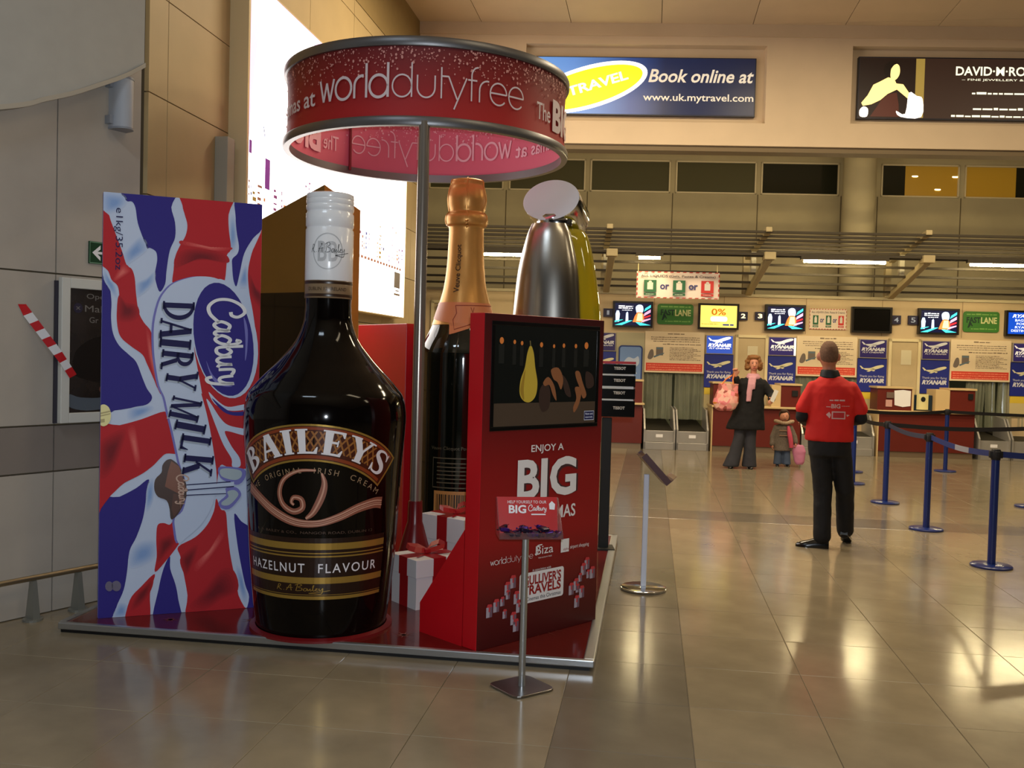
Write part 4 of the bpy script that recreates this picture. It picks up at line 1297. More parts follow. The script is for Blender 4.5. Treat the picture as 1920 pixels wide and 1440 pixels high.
def kiosk_body(t):
    obj('cabinet', box(0, KW, 0.003, KT, 0, KH, 0.004), m_red, t)
    obj('side_brace', ([(0.0, KT, 0.0), (0.0, 0.47, 0.0), (0.0, 0.47, 0.165), (0.0, KT, 0.62), (0.09, KT, 0.0), (0.09, 0.47, 0.0), (0.09, 0.47, 0.165), (0.09, KT, 0.62)],
                       [(0, 3, 2, 1), (4, 5, 6, 7), (0, 1, 5, 4), (1, 2, 6, 5), (2, 3, 7, 6)]), m_red, t)
    obj('side_brace', ([(KW - 0.09, KT, 0.0), (KW - 0.09, 0.47, 0.0), (KW - 0.09, 0.47, 0.165), (KW - 0.09, KT, 0.62), (KW, KT, 0.0), (KW, 0.47, 0.0), (KW, 0.47, 0.165), (KW, KT, 0.62)],
                       [(0, 3, 2, 1), (4, 5, 6, 7), (0, 1, 5, 4), (1, 2, 6, 5), (2, 3, 7, 6)]), m_red, t)
    # printed front sheet: deeper red towards top and foot
    nt = m_front
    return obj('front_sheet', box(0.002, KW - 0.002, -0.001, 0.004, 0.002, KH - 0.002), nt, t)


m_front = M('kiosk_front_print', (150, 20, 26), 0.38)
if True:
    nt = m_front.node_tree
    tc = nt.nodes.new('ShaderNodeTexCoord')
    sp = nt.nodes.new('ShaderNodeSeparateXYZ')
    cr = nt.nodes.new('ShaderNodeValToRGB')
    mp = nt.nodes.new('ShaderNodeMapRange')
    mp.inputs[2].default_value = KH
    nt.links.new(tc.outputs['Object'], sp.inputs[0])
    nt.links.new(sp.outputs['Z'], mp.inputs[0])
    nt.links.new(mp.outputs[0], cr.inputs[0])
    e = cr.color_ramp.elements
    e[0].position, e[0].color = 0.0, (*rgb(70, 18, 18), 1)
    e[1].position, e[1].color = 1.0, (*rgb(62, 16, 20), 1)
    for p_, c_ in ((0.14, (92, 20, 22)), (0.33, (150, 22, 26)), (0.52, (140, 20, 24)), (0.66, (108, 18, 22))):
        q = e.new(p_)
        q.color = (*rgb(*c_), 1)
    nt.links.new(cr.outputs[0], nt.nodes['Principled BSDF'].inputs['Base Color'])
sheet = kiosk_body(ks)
Z0 = 0.05
scr = obj('screen_frame', join(box(0.05, 0.905, -0.006, 0.0, 1.145, 1.165), box(0.05, 0.905, -0.006, 0.0, 1.70, 1.722), box(0.05, 0.072, -0.006, 0.0, 1.165, 1.70), box(0.883, 0.905, -0.006, 0.0, 1.165, 1.70)), m_black, ks, bevel=0.002)
m_scr = M('kiosk_screen_glass', (18, 20, 18), 0.12, emit=0.15, coat=0.0)
pane = obj('screen_glass', box(0.07, 0.885, -0.003, 0.0, 1.163, 1.702), m_scr, ks)
# picture on the screen: pear, chestnuts and candle lights
def em(n, c, s=0.5):
    return M(n, c, 0.5, emit=s * 0.55)


sc = []
sc.append((front(rect2(0.075, 1.168, 0.88, 1.29), -0.0034), em('scr_table', (58, 46, 36))))
pear = catmull([(0.335, 1.60), (0.36, 1.56), (0.375, 1.48), (0.395, 1.40), (0.385, 1.33), (0.345, 1.295), (0.295, 1.30), (0.262, 1.34), (0.265, 1.41), (0.295, 1.48), (0.312, 1.56)], 5)
sc.append((front(poly2(pear), -0.0046), em('scr_pear', (160, 136, 46))))
sc.append((front(poly2(catmull([(0.30, 1.47), (0.275, 1.41), (0.265, 1.35), (0.295, 1.305), (0.29, 1.37)], 4)), -0.0052), em('scr_pear_dark', (132, 104, 32))))
sc.append((front(stroke2([(0.335, 1.595), (0.33, 1.625)], 0.008), -0.005), em('scr_stem', (90, 80, 46))))
for x_, z_, s_ in ((0.12, 1.62, 0.02), (0.215, 1.615, 0.013), (0.27, 1.61, 0.013), (0.42, 1.605, 0.016), (0.52, 1.60, 0.012), (0.6, 1.605, 0.014), (0.70, 1.605, 0.014), (0.79, 1.61, 0.022)):
    sc.append((front(ell2(x_, z_, s_ * 0.75, s_ * 0.9, 14), -0.004), em('scr_candle', (176, 100, 44), 0.6)))
    sc.append((front(rect2(x_ - s_, z_ - 0.12, x_ + s_, z_ - s_), -0.0036), em('scr_jar', (14, 18, 18))))
for pts_ in ([(0.50, 1.47), (0.56, 1.48), (0.60, 1.42), (0.585, 1.36), (0.555, 1.40), (0.52, 1.42)], [(0.44, 1.40), (0.48, 1.43), (0.53, 1.38), (0.55, 1.30), (0.52, 1.33), (0.49, 1.385), (0.455, 1.38)],
             [(0.70, 1.46), (0.735, 1.46), (0.765, 1.40), (0.80, 1.33), (0.77, 1.31), (0.74, 1.37), (0.71, 1.42)], [(0.70, 1.37), (0.745, 1.37), (0.755, 1.33), (0.735, 1.27), (0.70, 1.23), (0.69, 1.26), (0.715, 1.31)]):
    sc.append((front(poly2(catmull(pts_, 4)), -0.0052), em('scr_chestnut', (116, 72, 44))))
for pts_ in ([(0.42, 1.37), (0.47, 1.40), (0.50, 1.34), (0.49, 1.26), (0.44, 1.24), (0.41, 1.30)], [(0.59, 1.44), (0.64, 1.40), (0.67, 1.32), (0.62, 1.34)], [(0.79, 1.46), (0.85, 1.44), (0.86, 1.38), (0.80, 1.37)]):
    sc.append((front(poly2(catmull(pts_, 4)), -0.0046), em('scr_shell', (44, 30, 26))))
sc.append((front(rect2(0.785, 1.185, 0.868, 1.235), -0.0056), em('scr_badge', (28, 30, 66))))
sc.append((front(join(stroke2([(0.785, 1.185), (0.868, 1.185), (0.868, 1.235), (0.785, 1.235)], 0.003, True), tbox('Now and', 0.795, 1.214, 0.858, 1.226), tbox('especially', 0.795, 1.194, 0.858, 1.206)), -0.0064), em('scr_white', (190, 196, 210))))
obj('screen_picture', sc, None, pane)
# lettering of the front
bl3 = obj('headline_lettering', front(join(tbox('ENJOY A', 0.363, 1.010, 0.622, 1.060, bold=0.012), tbox('BIG', 0.263, 0.765, 0.735, 0.985, bold=0.03), tbox('CHRISTMAS', 0.263, 0.640, 0.735, 0.712, bold=0.016)), -0.0045), m_whitep, ks)
obj('headline_shadow', front(move(tbox('BIG', 0.268, 0.765, 0.747, 0.975, bold=0.045), 0.004, 0, 0), -0.003), M('headline_shade', (70, 44, 48), 0.4), ks)
lg = [fit(worlddutyfree(0.12, 0.07), 0.079, 0.428, 0.40, 0.475), tbox('Biza', 0.42, 0.452, 0.56, 0.50), tbox('TAX & DUTY FREE', 0.44, 0.43, 0.55, 0.437), stroke2(catmull([(0.415, 0.46), (0.425, 0.452), (0.438, 0.47), (0.43, 0.50), (0.47, 0.505)], 4, False), 0.006),
          rect2(0.622, 0.44, 0.69, 0.515), tbox('airport shopping', 0.70, 0.447, 0.862, 0.474), tbox('in association with', 0.40, 0.365, 0.545, 0.378)]
for g in lg:
    obj('partner_logo', front(g, -0.004), m_whitep, ks)
obj('partner_logo_name', front(tbox('alpha', 0.642, 0.447, 0.688, 0.464), -0.0052), m_red_d, ks)
rr = [(0.27 + 0.02 + 0, 0)]


def rrect(x0, y0, x1, y1, r, n=5):
    p = []
    for cx, cy, a in ((x1 - r, y0 + r, -90), (x1 - r, y1 - r, 0), (x0 + r, y1 - r, 90), (x0 + r, y0 + r, 180)):
        for i in range(n + 1):
            t = R(a + 90 * i / n)
            p.append((cx + r * math.cos(t), cy + r * math.sin(t)))
    return p


pl_ = obj('film_plaque', front(poly2(rrect(0.30, 0.195, 0.652, 0.362, 0.016)), -0.0042), m_whitep, ks)
obj('film_lettering', front(join(tbox("GULLIVER'S", 0.33, 0.292, 0.63, 0.348, bold=0.03), tbox('TRAVELS', 0.325, 0.238, 0.63, 0.292, bold=0.03)), -0.0052), m_red_d, pl_)
obj('film_small_lettering', front(tbox('In Cinemas this Christmas', 0.325, 0.207, 0.63, 0.228), -0.0052), m_blackm, pl_)
# printed piles of gift boxes
for ox, oz, pts_ in ((0.06, 0.0, [(0.0, 0.22), (0.05, 0.24), (0.10, 0.25), (0.13, 0.32), (0.17, 0.35), (0.14, 0.28), (0.20, 0.26), (0.22, 0.21), (0.12, 0.18), (0.18, 0.15), (0.20, 0.11)]),
                     (0.70, 0.0, [(0.0, 0.24), (0.04, 0.26), (0.08, 0.29), (0.10, 0.34), (0.13, 0.37), (0.15, 0.30), (0.18, 0.31), (0.09, 0.21), (0.06, 0.23), (0.05, 0.16)])):
    gp, gr_, gs_ = [], [], []
    for k, (x_, z_) in enumerate(pts_):
        s_ = 0.042 - 0.012 * (k % 3 == 2)
        gp.append(rect2(ox + x_, z_ - s_ * 1.3, ox + x_ + s_, z_))
        gs_.append(rect2(ox + x_ + s_ * 0.55, z_ - s_ * 1.3, ox + x_ + s_, z_))
        gr_.append(poly2([(ox + x_, z_), (ox + x_ + s_, z_), (ox + x_ + s_ * 0.85, z_ + s_ * 0.35), (ox + x_ + s_ * 0.2, z_ + s_ * 0.4)]))
        gr_.append(rect2(ox + x_ + s_ * 0.38, z_ - s_ * 0.6, ox + x_ + s_ * 0.6, z_))
    obj('printed_gifts', [(front(join(*gp), -0.0032), M('print_lilac', (176, 166, 180), 0.4)), (front(join(*gs_), -0.0040), M('print_mauve', (118, 92, 108), 0.4)), (front(join(*gr_), -0.0050), M('print_red_bow', (196, 60, 66), 0.4))], None, ks)

k2 = thing('screen_kiosk', 'plain red back of a second kiosk between the dark bottle and the pole', 'kiosk', (-1.75, 7.154, 0.05), math.atan2(0.77, -0.64))
obj('cabinet', box(0, KW, 0, KT, 0, KH, 0.004), m_red, k2)
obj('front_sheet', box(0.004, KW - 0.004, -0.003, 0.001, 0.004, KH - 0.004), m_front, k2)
obj('screen_glass', box(0.07, 0.885, -0.008, -0.002, 1.163, 1.702), m_black, k2)

# ================================================================== ROUND BANNER ON POLES
DX, DY, DR = -1.70, 7.03, 1.035
df = math.atan2(-DY, -DX)
dr = thing('round_banner', 'round red fabric banner ring with grey rims raised on steel poles', 'banner', (DX, DY, 0.05), df)
ZB, ZT = 3.07 - 0.05, 3.575 - 0.05
m_rim = M('rim_grey_metal', (120, 120, 122), 0.38, metal=0.8)
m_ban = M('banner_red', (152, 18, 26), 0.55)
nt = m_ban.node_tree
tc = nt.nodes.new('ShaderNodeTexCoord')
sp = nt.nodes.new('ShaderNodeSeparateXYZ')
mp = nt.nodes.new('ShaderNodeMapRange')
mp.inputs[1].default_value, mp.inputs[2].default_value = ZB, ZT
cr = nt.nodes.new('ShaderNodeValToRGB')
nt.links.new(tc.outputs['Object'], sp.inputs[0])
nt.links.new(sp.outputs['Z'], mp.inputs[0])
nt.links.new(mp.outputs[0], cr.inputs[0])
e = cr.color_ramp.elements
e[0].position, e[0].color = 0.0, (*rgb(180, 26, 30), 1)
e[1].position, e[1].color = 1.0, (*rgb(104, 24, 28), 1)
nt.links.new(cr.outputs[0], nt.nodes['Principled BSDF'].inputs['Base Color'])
flare = lambda t: 0.012 * (2 * t - 1) ** 2
bp2 = [(DR - 0.02 + flare(i / 10), ZB + (ZT - ZB) * i / 10) for i in range(11)]
ban = obj('banner_fabric', lathe(bp2, 128, False, False), m_ban, dr, smooth=True)
m_pink = M('banner_inside_pink', (206, 92, 118), 0.7)
inn = obj('banner_lining', ([(p[0], p[1], p[2]) for p in lathe([(r - 0.01, z) for r, z in bp2], 128, False, False)[0]], [q[::-1] for q in lathe(bp2, 128, False, False)[1]]), m_pink, dr, smooth=True)


def rim(z0, z1):
    return lathe([(DR - 0.035, z0), (DR + 0.006, z0), (DR + 0.012, z0 + 0.012), (DR + 0.012, z1 - 0.012), (DR + 0.006, z1), (DR - 0.035, z1), (DR - 0.035, z0)], 128, False, False)


obj('lower_rim', rim(ZB - 0.03, ZB + 0.03), m_rim, dr, smooth=True)
obj('upper_rim', rim(ZT - 0.03, ZT + 0.03), m_rim, dr, smooth=True)
wdf = mono('worlddutyfree', 0.13, 0.075, 5)
words = []
MID = ZB + 0.20
for half in (0, 1):
    th = PI * half
    wd = fit(wdf, R(-44), ZB + 0.085, R(38), ZB + 0.375)
    words += [([(p[0] + th, p[1], 0) for p in wd[0]], wd[1])]
    for s_, a0, a1, z0, z1, b in (('Christmas', -93, -57, ZB + 0.14, ZB + 0.25, 0.012), ('at', -54, -46.5, ZB + 0.14, ZB + 0.235, 0.012), ('The', 45.5, 55, ZB + 0.13, ZB + 0.245, 0.004), ('BIG', 57, 82, ZB + 0.085, ZB + 0.31, 0.04)):
        g = tbox(s_, R(a0), z0, R(a1), z1, bold=b)
        words += [([(p[0] + th, p[1], 0) for p in g[0]], g[1])]


def dwrap(g, r):
    return [(r * math.cos(p[0]), r * math.sin(p[0]), p[1]) for p in g[0]], g[1]


for g in words:
    g = slice_x(g, R(3))
    obj('outer_lettering', dwrap(g, DR - 0.0055), M('banner_letter', (222, 208, 214), 0.5), ban)
    obj('inner_lettering', dwrap((g[0], [q[::-1] for q in g[1]]), DR - 0.0345), M('banner_letter_pale', (226, 166, 184), 0.6), inn)
random.seed(11)
fl_ = []
for k in range(1500):
    a = random.uniform(-PI, PI)
    h = abs(random.gauss(0, 0.085))
    z = ZT - 0.035 - h
    if z < ZB + 0.05:
        continue
    r_ = random.choice((0.003, 0.004, 0.005, 0.008)) * (1.0 if h < 0.2 else 0.7)
    fl_.append(ell2(a, z, r_ / DR, r_ * random.uniform(0.8, 1.5), 5))
fl_ = join(*fl_)
obj('printed_snow', dwrap(fl_, DR - 0.0062), M('snow_print', (214, 150, 144), 0.6), ban, kind='stuff')
obj('inner_snow', dwrap((fl_[0], [q[::-1] for q in fl_[1]]), DR - 0.0338), M('snow_print_in', (226, 160, 176), 0.6), inn, kind='stuff')
sa = R(180 + 39)
obj('seam_strip', tube(((DR - 0.042) * math.cos(sa), (DR - 0.042) * math.sin(sa), ZB), ((DR - 0.042) * math.cos(sa), (DR - 0.042) * math.sin(sa), ZT), 0.012, n=8), M('seam_maroon', (120, 14, 34), 0.5), dr)
# poles: one under the front rim, one at the back
m_pole = M('pole_steel', (150, 142, 132), 0.25, metal=0.65)
for k, (px_, py_) in enumerate(((DR - 0.02, -0.02), (-0.955, 0.32))):
    obj('pole', tube((px_, py_, 0.55), (px_, py_, ZB), 0.037, n=24), m_pole, dr, smooth=True)
    obj('pole_foot', move(lathe([(0.0, 0), (0.17, 0.0), (0.17, 0.012), (0.055, 0.43), (0.048, 0.45), (0.045, 0.585), (0.0, 0.59)], 24, False, False), px_, py_, 0), M('foot_maroon', (104, 20, 24), 0.3), dr, smooth=True)

# ================================================================== LEAFLET / SAMPLE STANDS
m_acr = M('acrylic_clear', (190, 150, 156), 0.08, trans=0.85, alpha=0.55)
st = thing('sample_stand', 'slim aluminium stand holding a tray of purple wrapped chocolates before the kiosk', 'stand', (-0.566, 4.526, 0))
dg = math.radians(-18)
base = [(math.cos(R(20 + 90 * k)) * 0.16, math.sin(R(20 + 90 * k)) * 0.16) for k in range(4)]


def roundpoly(pts, r=0.03, n=4):
    out = []
    N = len(pts)
    for i in range(N):
        p, a, b = Vector(pts[i]), Vector(pts[i - 1]), Vector(pts[(i + 1) % N])
        pa = p + (a - p).normalized() * r
        pb = p + (b - p).normalized() * r
        for k in range(n + 1):
            t = k / n
            q = pa * (1 - t) ** 2 + p * 2 * t * (1 - t) + pb * t * t
            out.append((q.x, q.y))
    return out


def prism(pts, z0, z1):
    n = len(pts)
    V = [(p[0], p[1], z0) for p in pts] + [(p[0], p[1], z1) for p in pts]
    F = [(i, (i + 1) % n, (i + 1) % n + n, i + n) for i in range(n)] + [tuple(range(n - 1, -1, -1)), tuple(range(n, 2 * n))]
    return V, F


obj('base_plate', prism(roundpoly([(-0.17, 0.0), (0.0, -0.17), (0.17, 0.0), (0.0, 0.17)], 0.05), 0.0, 0.012), m_steel, st, bevel=0.003)
obj('post', tube((0, 0, 0.01), (0, 0, 0.73), 0.0165, n=20), m_alu, st, smooth=True)
tm = Matrix.Translation((0, -0.02, 0.735)) @ Matrix.Rotation(R(16), 4, 'Z')
tray = obj('tray', mxf(join(box(-0.13, 0.17, -0.07, 0.07, 0.0, 0.006), box(-0.13, 0.17, -0.072, -0.068, 0.0, 0.03)), tm), m_acr, st)
sidep = [(-0.072, 0.0), (0.07, 0.0), (0.12, 0.17), (0.09, 0.17)]
for x_ in (-0.13, 0.17):
    V = [(x_ + dx_, p[0], p[1]) for dx_ in (-0.002, 0.002) for p in sidep]
    obj('side_wing', mxf((V, [(0, 3, 2, 1), (4, 5, 6, 7), (0, 1, 5, 4), (1, 2, 6, 5), (2, 3, 7, 6), (3, 0, 4, 7)]), tm), m_acr, st)
cardm = tm @ Matrix.Translation((0, 0.06, 0.0)) @ Matrix.Rotation(R(-16), 4, 'X')
card = obj('header_card', mxf(box(-0.128, 0.168, 0.0, 0.003, 0.0, 0.18), cardm), M('card_red', (184, 30, 28), 0.35), st)
ctx = join(tbox('HELP YOURSELF TO OUR', -0.075, 0.148, 0.115, 0.162), tbox('BIG', -0.07, 0.100, 0.015, 0.14, bold=0.03), rect2(0.04, 0.092, 0.11, 0.098))
csm = fit(join(*[stroke2(p, 0.26) for p in script_cadbury()]), 0.025, 0.103, 0.115, 0.143)
obj('card_lettering', mxf(front(join(ctx, csm, poly2([(0.13, 0.12), (0.155, 0.118), (0.158, 0.145), (0.142, 0.16), (0.128, 0.146)])), -0.0015), cardm), m_whitep, card)
# wrapped sweets, each one lifted out by itself
m_pur = M('wrapper_purple', (66, 30, 120), 0.25, metal=0.5)
m_pur2 = M('wrapper_dark', (38, 26, 52), 0.3, metal=0.4)
random.seed(5)


def sweet(k, p, lab):
    a = random.uniform(0, PI)
    c_ = box(-0.022, 0.022, -0.012, 0.012, -0.009, 0.009, 0.005)
    mm = m_pur if k % 4 == 0 else m_pur2
    o = obj('wrapped_sweet', c_, mm)
    tw = []
    for s_ in (-1, 1):
        tw.append(([(0.02 * s_, 0, 0), (0.036 * s_, -0.012, 0.004), (0.038 * s_, 0.0, -0.003), (0.036 * s_, 0.012, 0.004)], [(0, 1, 2), (0, 2, 3)]))
    obj('twist_end', join(*tw), mm, o)
    o.location = p
    o.rotation_euler = (random.uniform(-0.3, 0.3), random.uniform(-0.3, 0.3), a)
    tag(o, lab, 'sweet', 'wrapped sweets in the stand tray')


for k in range(26):
    x_ = -0.105 + (k % 9) * 0.031 + random.uniform(-0.005, 0.005)
    y_ = -0.045 + ((k // 9) % 3) * 0.034 + random.uniform(-0.005, 0.005)
    z_ = 0.018 + (0.022 if (k * 7) % 3 == 0 else 0.0)
    p = Vector((-0.566, 4.526, 0)) + tm @ Vector((x_, y_, z_))
    sweet(k, p, 'small wrapped sweet in the tray of the stand before the kiosk')

s2 = thing('sample_stand', 'silver stand with tilted leaflet tray seen side-on, right of the platform', 'stand', (-0.005, 6.657, 0))
obj('base_disc', lathe([(0.0, 0.0), (0.155, 0.0), (0.158, 0.004), (0.158, 0.016), (0.15, 0.02), (0.0, 0.022)], 48, False, False), m_chrome, s2, smooth=True)
obj('post', join(box(-0.019, 0.019, -0.012, 0.012, 0.02, 0.80, 0.006)), M('reflective_strip', (214, 224, 240), 0.3), s2)
hm = Matrix.Translation((0.04, 0, 0.84)) @ Matrix.Rotation(R(10), 4, 'Z') @ Matrix.Rotation(R(47), 4, 'Y')
obj('tray', mxf(join(box(-0.13, 0.13, -0.11, 0.11, -0.014, 0.0), box(-0.13, 0.13, -0.112, -0.108, 0.0, 0.03), box(-0.13, 0.13, 0.108, 0.112, 0.0, 0.03), box(0.127, 0.131, -0.11, 0.11, 0, 0.05)), hm), M('tray_mauve', (92, 70, 74), 0.35), s2)
obj('tray_lip', mxf(box(0.125, 0.13, -0.11, 0.11, 0.0, 0.08), hm), m_acr, s2)
lf = obj('leaflet_stack', mxf(box(-0.12, 0.12, -0.1, 0.1, 0.001, 0.022), hm), M('leaflet_brown', (70, 44, 44), 0.4))
lf.location = (-0.005, 6.657, 0)
tag(lf, 'dark leaflets lying in the tilted tray right of the platform', 'leaflets')

# ================================================================== WATCH SIGN STAND
ts = thing('watch_sign_stand', 'black post with four stacked black sign boards divided by silver strips', 'sign stand', (-0.33, 7.74, 0.05), R(8.2))
obj('post', box(-0.045, 0.035, 0.0, 0.05, 0.0, 1.06, 0.004), m_blackm, ts)
obj('foot', box(-0.12, 0.08, -0.08, 0.12, 0.0, 0.012), m_blackm, ts)
obj('top_strip', box(-0.06, 0.21, -0.03, 0.06, 1.495, 1.515), m_red, ts)
zz_ = [1.495, 1.405, 1.302, 1.205, 1.06]
for k in range(4):
    b_ = obj('sign_board', box(-0.06, 0.21, -0.03, 0.06, zz_[k + 1] + 0.01, zz_[k] - 0.004, 0.003), m_black, ts)
    zc_ = (zz_[k + 1] + zz_[k]) / 2 + 0.01
    obj('board_lettering', front(tbox('TISSOT', 0.035, zc_ - 0.012, 0.13, zc_ + 0.012, bold=0.03), -0.0315), m_whitep, b_)
    if k < 3:
        h_ = 0.014 if k == 1 else 0.009
        obj('silver_strip', box(-0.065, 0.195, -0.035, 0.06, zz_[k + 1] - h_ / 2 - 0.0, zz_[k + 1] + h_), M('reflective_strip', (214, 224, 240), 0.3), ts)

# ================================================================== LEFT WALL FITTINGS
def nw(x, z=0.0, y=0.0):
    """point on the angled near-left wall: x along it, y out of it (negative = into the hall)"""
    c, s = math.cos(NA), math.sin(NA)
    return (-3.603 + x * c - y * s, 4.928 + x * s + y * c, z)


# lightbox poster
LB = thing('lightbox_poster', 'huge backlit city poster in a deep cream lightbox on the left wall', 'lightbox', (-3.22, 6.93, 0), R(90))
LW, Z0_, Z1_ = 4.76, 2.02, 4.40
m_lb = M('lightbox_frame_cream', (206, 186, 142), 0.5)
fw_ = 0.035
obj('box_frame', join(box(0, fw_, -0.15, 0.0, 1.2, 5.3), box(LW - 0.012, LW, -0.15, 0.0, Z0_ - 0.01, Z1_ + 0.01), box(0.03, LW - 0.01, -0.148, 0.0, Z1_, Z1_ + 0.012), box(0.03, LW - 0.01, -0.148, 0.0, Z0_ - 0.012, Z0_), box(0.03, LW - 0.01, -0.06, -0.002, Z0_, Z1_)), m_lb, LB)
m_lbw = M('lightbox_white', (255, 252, 250), 0.5, emit=3.2)
m_lbp = M('lightbox_lilac', (226, 190, 236), 0.5, emit=1.1)
face_ = obj('lit_poster', front(rect2(fw_, Z0_, LW - 0.012, Z1_), -0.145), m_lbw, LB)
pr_ = []
pr_.append((front(poly2([(fw_, Z1_), (LW - 0.02, Z1_), (LW - 0.02, Z1_ - 0.5), (3.2, Z1_ - 0.35), (1.6, Z1_ - 0.22), (1.3, Z1_ - 0.02)]), -0.1465), m_lbp))
pr_.append((front(poly2([(fw_, Z1_), (0.25, Z1_), (0.2, Z1_ - 0.3), (0.1, Z1_ - 0.8), (fw_, Z1_ - 1.3)]), -0.1465), m_lbp))
skyline = 2.64
random.seed(21)
cols = [(112, 60, 140), (150, 120, 60), (190, 120, 70), (60, 60, 140), (140, 90, 70), (210, 150, 80), (120, 50, 110), (90, 90, 130)]
x = 0.05
bld = {}
while x < LW - 0.1:
    w = random.uniform(0.02, 0.09)
    h = random.choice((0.1, 0.16, 0.22, 0.3, 0.42))
    c_ = random.choice(cols)
    if random.random() < 0.85:
        z = skyline + random.uniform(0.0, 0.08)
        n_ = int(h / 0.05)
        for q in range(n_):
            if random.random() < 0.72:
                bld.setdefault(c_, []).append(rect2(x, z + q * 0.05, x + w * random.uniform(0.4, 1.0), z + q * 0.05 + random.uniform(0.012, 0.035)))
    x += w + random.uniform(0.0, 0.05)
bld.setdefault((112, 40, 130), []).append(rect2(0.36, 2.86, 0.46, 3.10))
bld.setdefault((112, 40, 130), []).append(rect2(0.05, 3.08, 0.10, 3.18))
bld.setdefault((90, 100, 140), []).append(poly2([(0.30, 3.36), (0.33, 3.33), (0.37, 3.22), (0.34, 3.26)]))
bld.setdefault((140, 80, 60), []).append(join(*[rect2(0.05 + 0.12 * i, skyline - 0.06, 0.13 + 0.12 * i, skyline - 0.03) for i in range(38)]))
bld.setdefault((96, 84, 74), []).append(poly2([(4.27, 2.36), (4.54, 2.36), (4.54, 2.55), (4.27, 2.55), (4.27, 2.46)]))
bld.setdefault((110, 90, 70), []).append(rect2(4.27, 2.27, 4.54, 2.295))
bld.setdefault((110, 90, 70), []).append(rect2(4.33, 2.32, 4.50, 2.335))
for k, (c_, g) in enumerate(bld.items()):
    pr_.append((front(join(*g), -0.147), M('skyline_%d' % k, c_, 0.5, emit=0.55)))
obj('poster_print', pr_, None, face_)

# grey metal cable box in front of the lightbox edge
cbx = obj('cable_cover', join(box(-0.22, -0.1, -0.1, 0.0, 0.1, 3.14), box(-0.1, -0.005, -0.06, 0.0, 0.1, 3.14)), M('cover_grey', (150, 146, 132), 0.4), loc=(-3.22, 6.93, 0), rotz=R(90), bevel=0.004)
tag(cbx, 'tall grey metal cover on the wall left of the bright poster', 'cover')

# speaker / wall light on the angled wall
spk = thing('wall_light', 'vertical grey cylinder wall light under the curved bulkhead', 'wall light', nw(0.70, 2.92), NA)
lg_ = [(0.06 * math.cos(R(a)), 0.07 * math.sin(R(a)) - 0.05) for a in range(180, 361, 12)]
obj('housing', prism([(p[0], p[1]) for p in lg_] + [(0.06, 0.0), (-0.06, 0.0)], 0.0, 0.30), M('light_housing_grey', (170, 174, 182), 0.35), spk, smooth=True)
obj('end_cap', join(prism([(p[0] * 1.04, p[1] * 1.03) for p in lg_] + [(0.063, 0.0), (-0.063, 0.0)], -0.008, 0.004), prism([(p[0] * 1.04, p[1] * 1.03) for p in lg_] + [(0.063, 0.0), (-0.063, 0.0)], 0.296, 0.308)), M('light_cap_grey', (136, 140, 148), 0.4), spk, smooth=True)
obj('bracket', join(box(-0.085, -0.05, -0.05, 0.0, 0.02, 0.07), box(-0.085, -0.05, -0.05, 0.0, 0.24, 0.29)), M('light_cap_grey', (136, 140, 148), 0.4), spk)
# exit arrow
ex = thing('exit_sign', 'small green exit sign with white arrow on the angled wall', 'sign', nw(0.60, 2.08), NA)
obj('plate', box(-0.085, 0.12, -0.012, 0.0, 0.0, 0.135, 0.002), M('sign_green', (14, 60, 34), 0.4), ex)
obj('border', front(stroke2([(-0.08, 0.005), (0.115, 0.005), (0.115, 0.13), (-0.08, 0.13)], 0.005, True), -0.0128), M('sign_mint', (120, 160, 130), 0.4), ex)
obj('arrow', front(join(poly2([(-0.065, 0.067), (-0.01, 0.115), (-0.01, 0.09), (-0.03, 0.075), (0.025, 0.075), (0.025, 0.06), (-0.03, 0.06), (-0.01, 0.044), (-0.01, 0.02)])), -0.0128), m_whitep, ex)
# framed poster
fp = thing('framed_poster', 'dark poster in a white wall frame left of the flag carton', 'poster', nw(0.32, 1.12), NA)
m_frm = M('frame_white', (206, 204, 196), 0.45)
obj('frame', join(box(0, 0.055, -0.05, -0.012, 0, 0.86), box(0.055, 0.50, -0.05, -0.012, 0.80, 0.86), box(0.055, 0.50, -0.05, -0.012, 0, 0.06)), m_frm, fp, bevel=0.004)
obj('back_tray', box(-0.02, 0.50, -0.012, 0.0, 0.0, 0.84), M('frame_dark', (52, 48, 58), 0.5), fp)
pn = obj('poster_sheet', box(0.05, 0.50, -0.03, -0.014, 0.055, 0.805), M('poster_umber', (44, 36, 32), 0.15, noise=0.3, nscale=9, coat=0.4), fp)
for g_, m_ in [(front(poly2(catmull([(0.06, 0.10), (0.18, 0.07), (0.36, 0.09), (0.49, 0.16), (0.49, 0.21), (0.30, 0.15), (0.14, 0.15), (0.06, 0.17)], 4)), -0.031), M('poster_blue_grey', (86, 94, 104), 0.3)),
                     (front(join(tbox('Open', 0.17, 0.735, 0.32, 0.775), tbox('Malev', 0.16, 0.665, 0.36, 0.705), tbox('Gr', 0.19, 0.60, 0.25, 0.635)), -0.031), M('poster_lettering', (120, 114, 108), 0.4)),
                     (front(ell2(0.115, 0.685, 0.03, 0.03, 18), -0.031), M('poster_disc', (46, 40, 60), 0.3)), (front(tbox('x', 0.10, 0.675, 0.13, 0.695), -0.0318), M('poster_lettering', (120, 114, 108), 0.4)),
                     (front(poly2(catmull([(0.09, 0.30), (0.16, 0.26), (0.30, 0.24), (0.40, 0.28), (0.42, 0.42), (0.34, 0.52), (0.20, 0.50), (0.10, 0.42)], 4)), -0.0306), M('poster_shadow', (26, 20, 18), 0.3)),
                     (front(tbox('GS 5', 0.26, 0.17, 0.44, 0.225), -0.0318), M('poster_rust', (110, 66, 48), 0.4))]:
    obj('poster_print', g_, m_, pn)

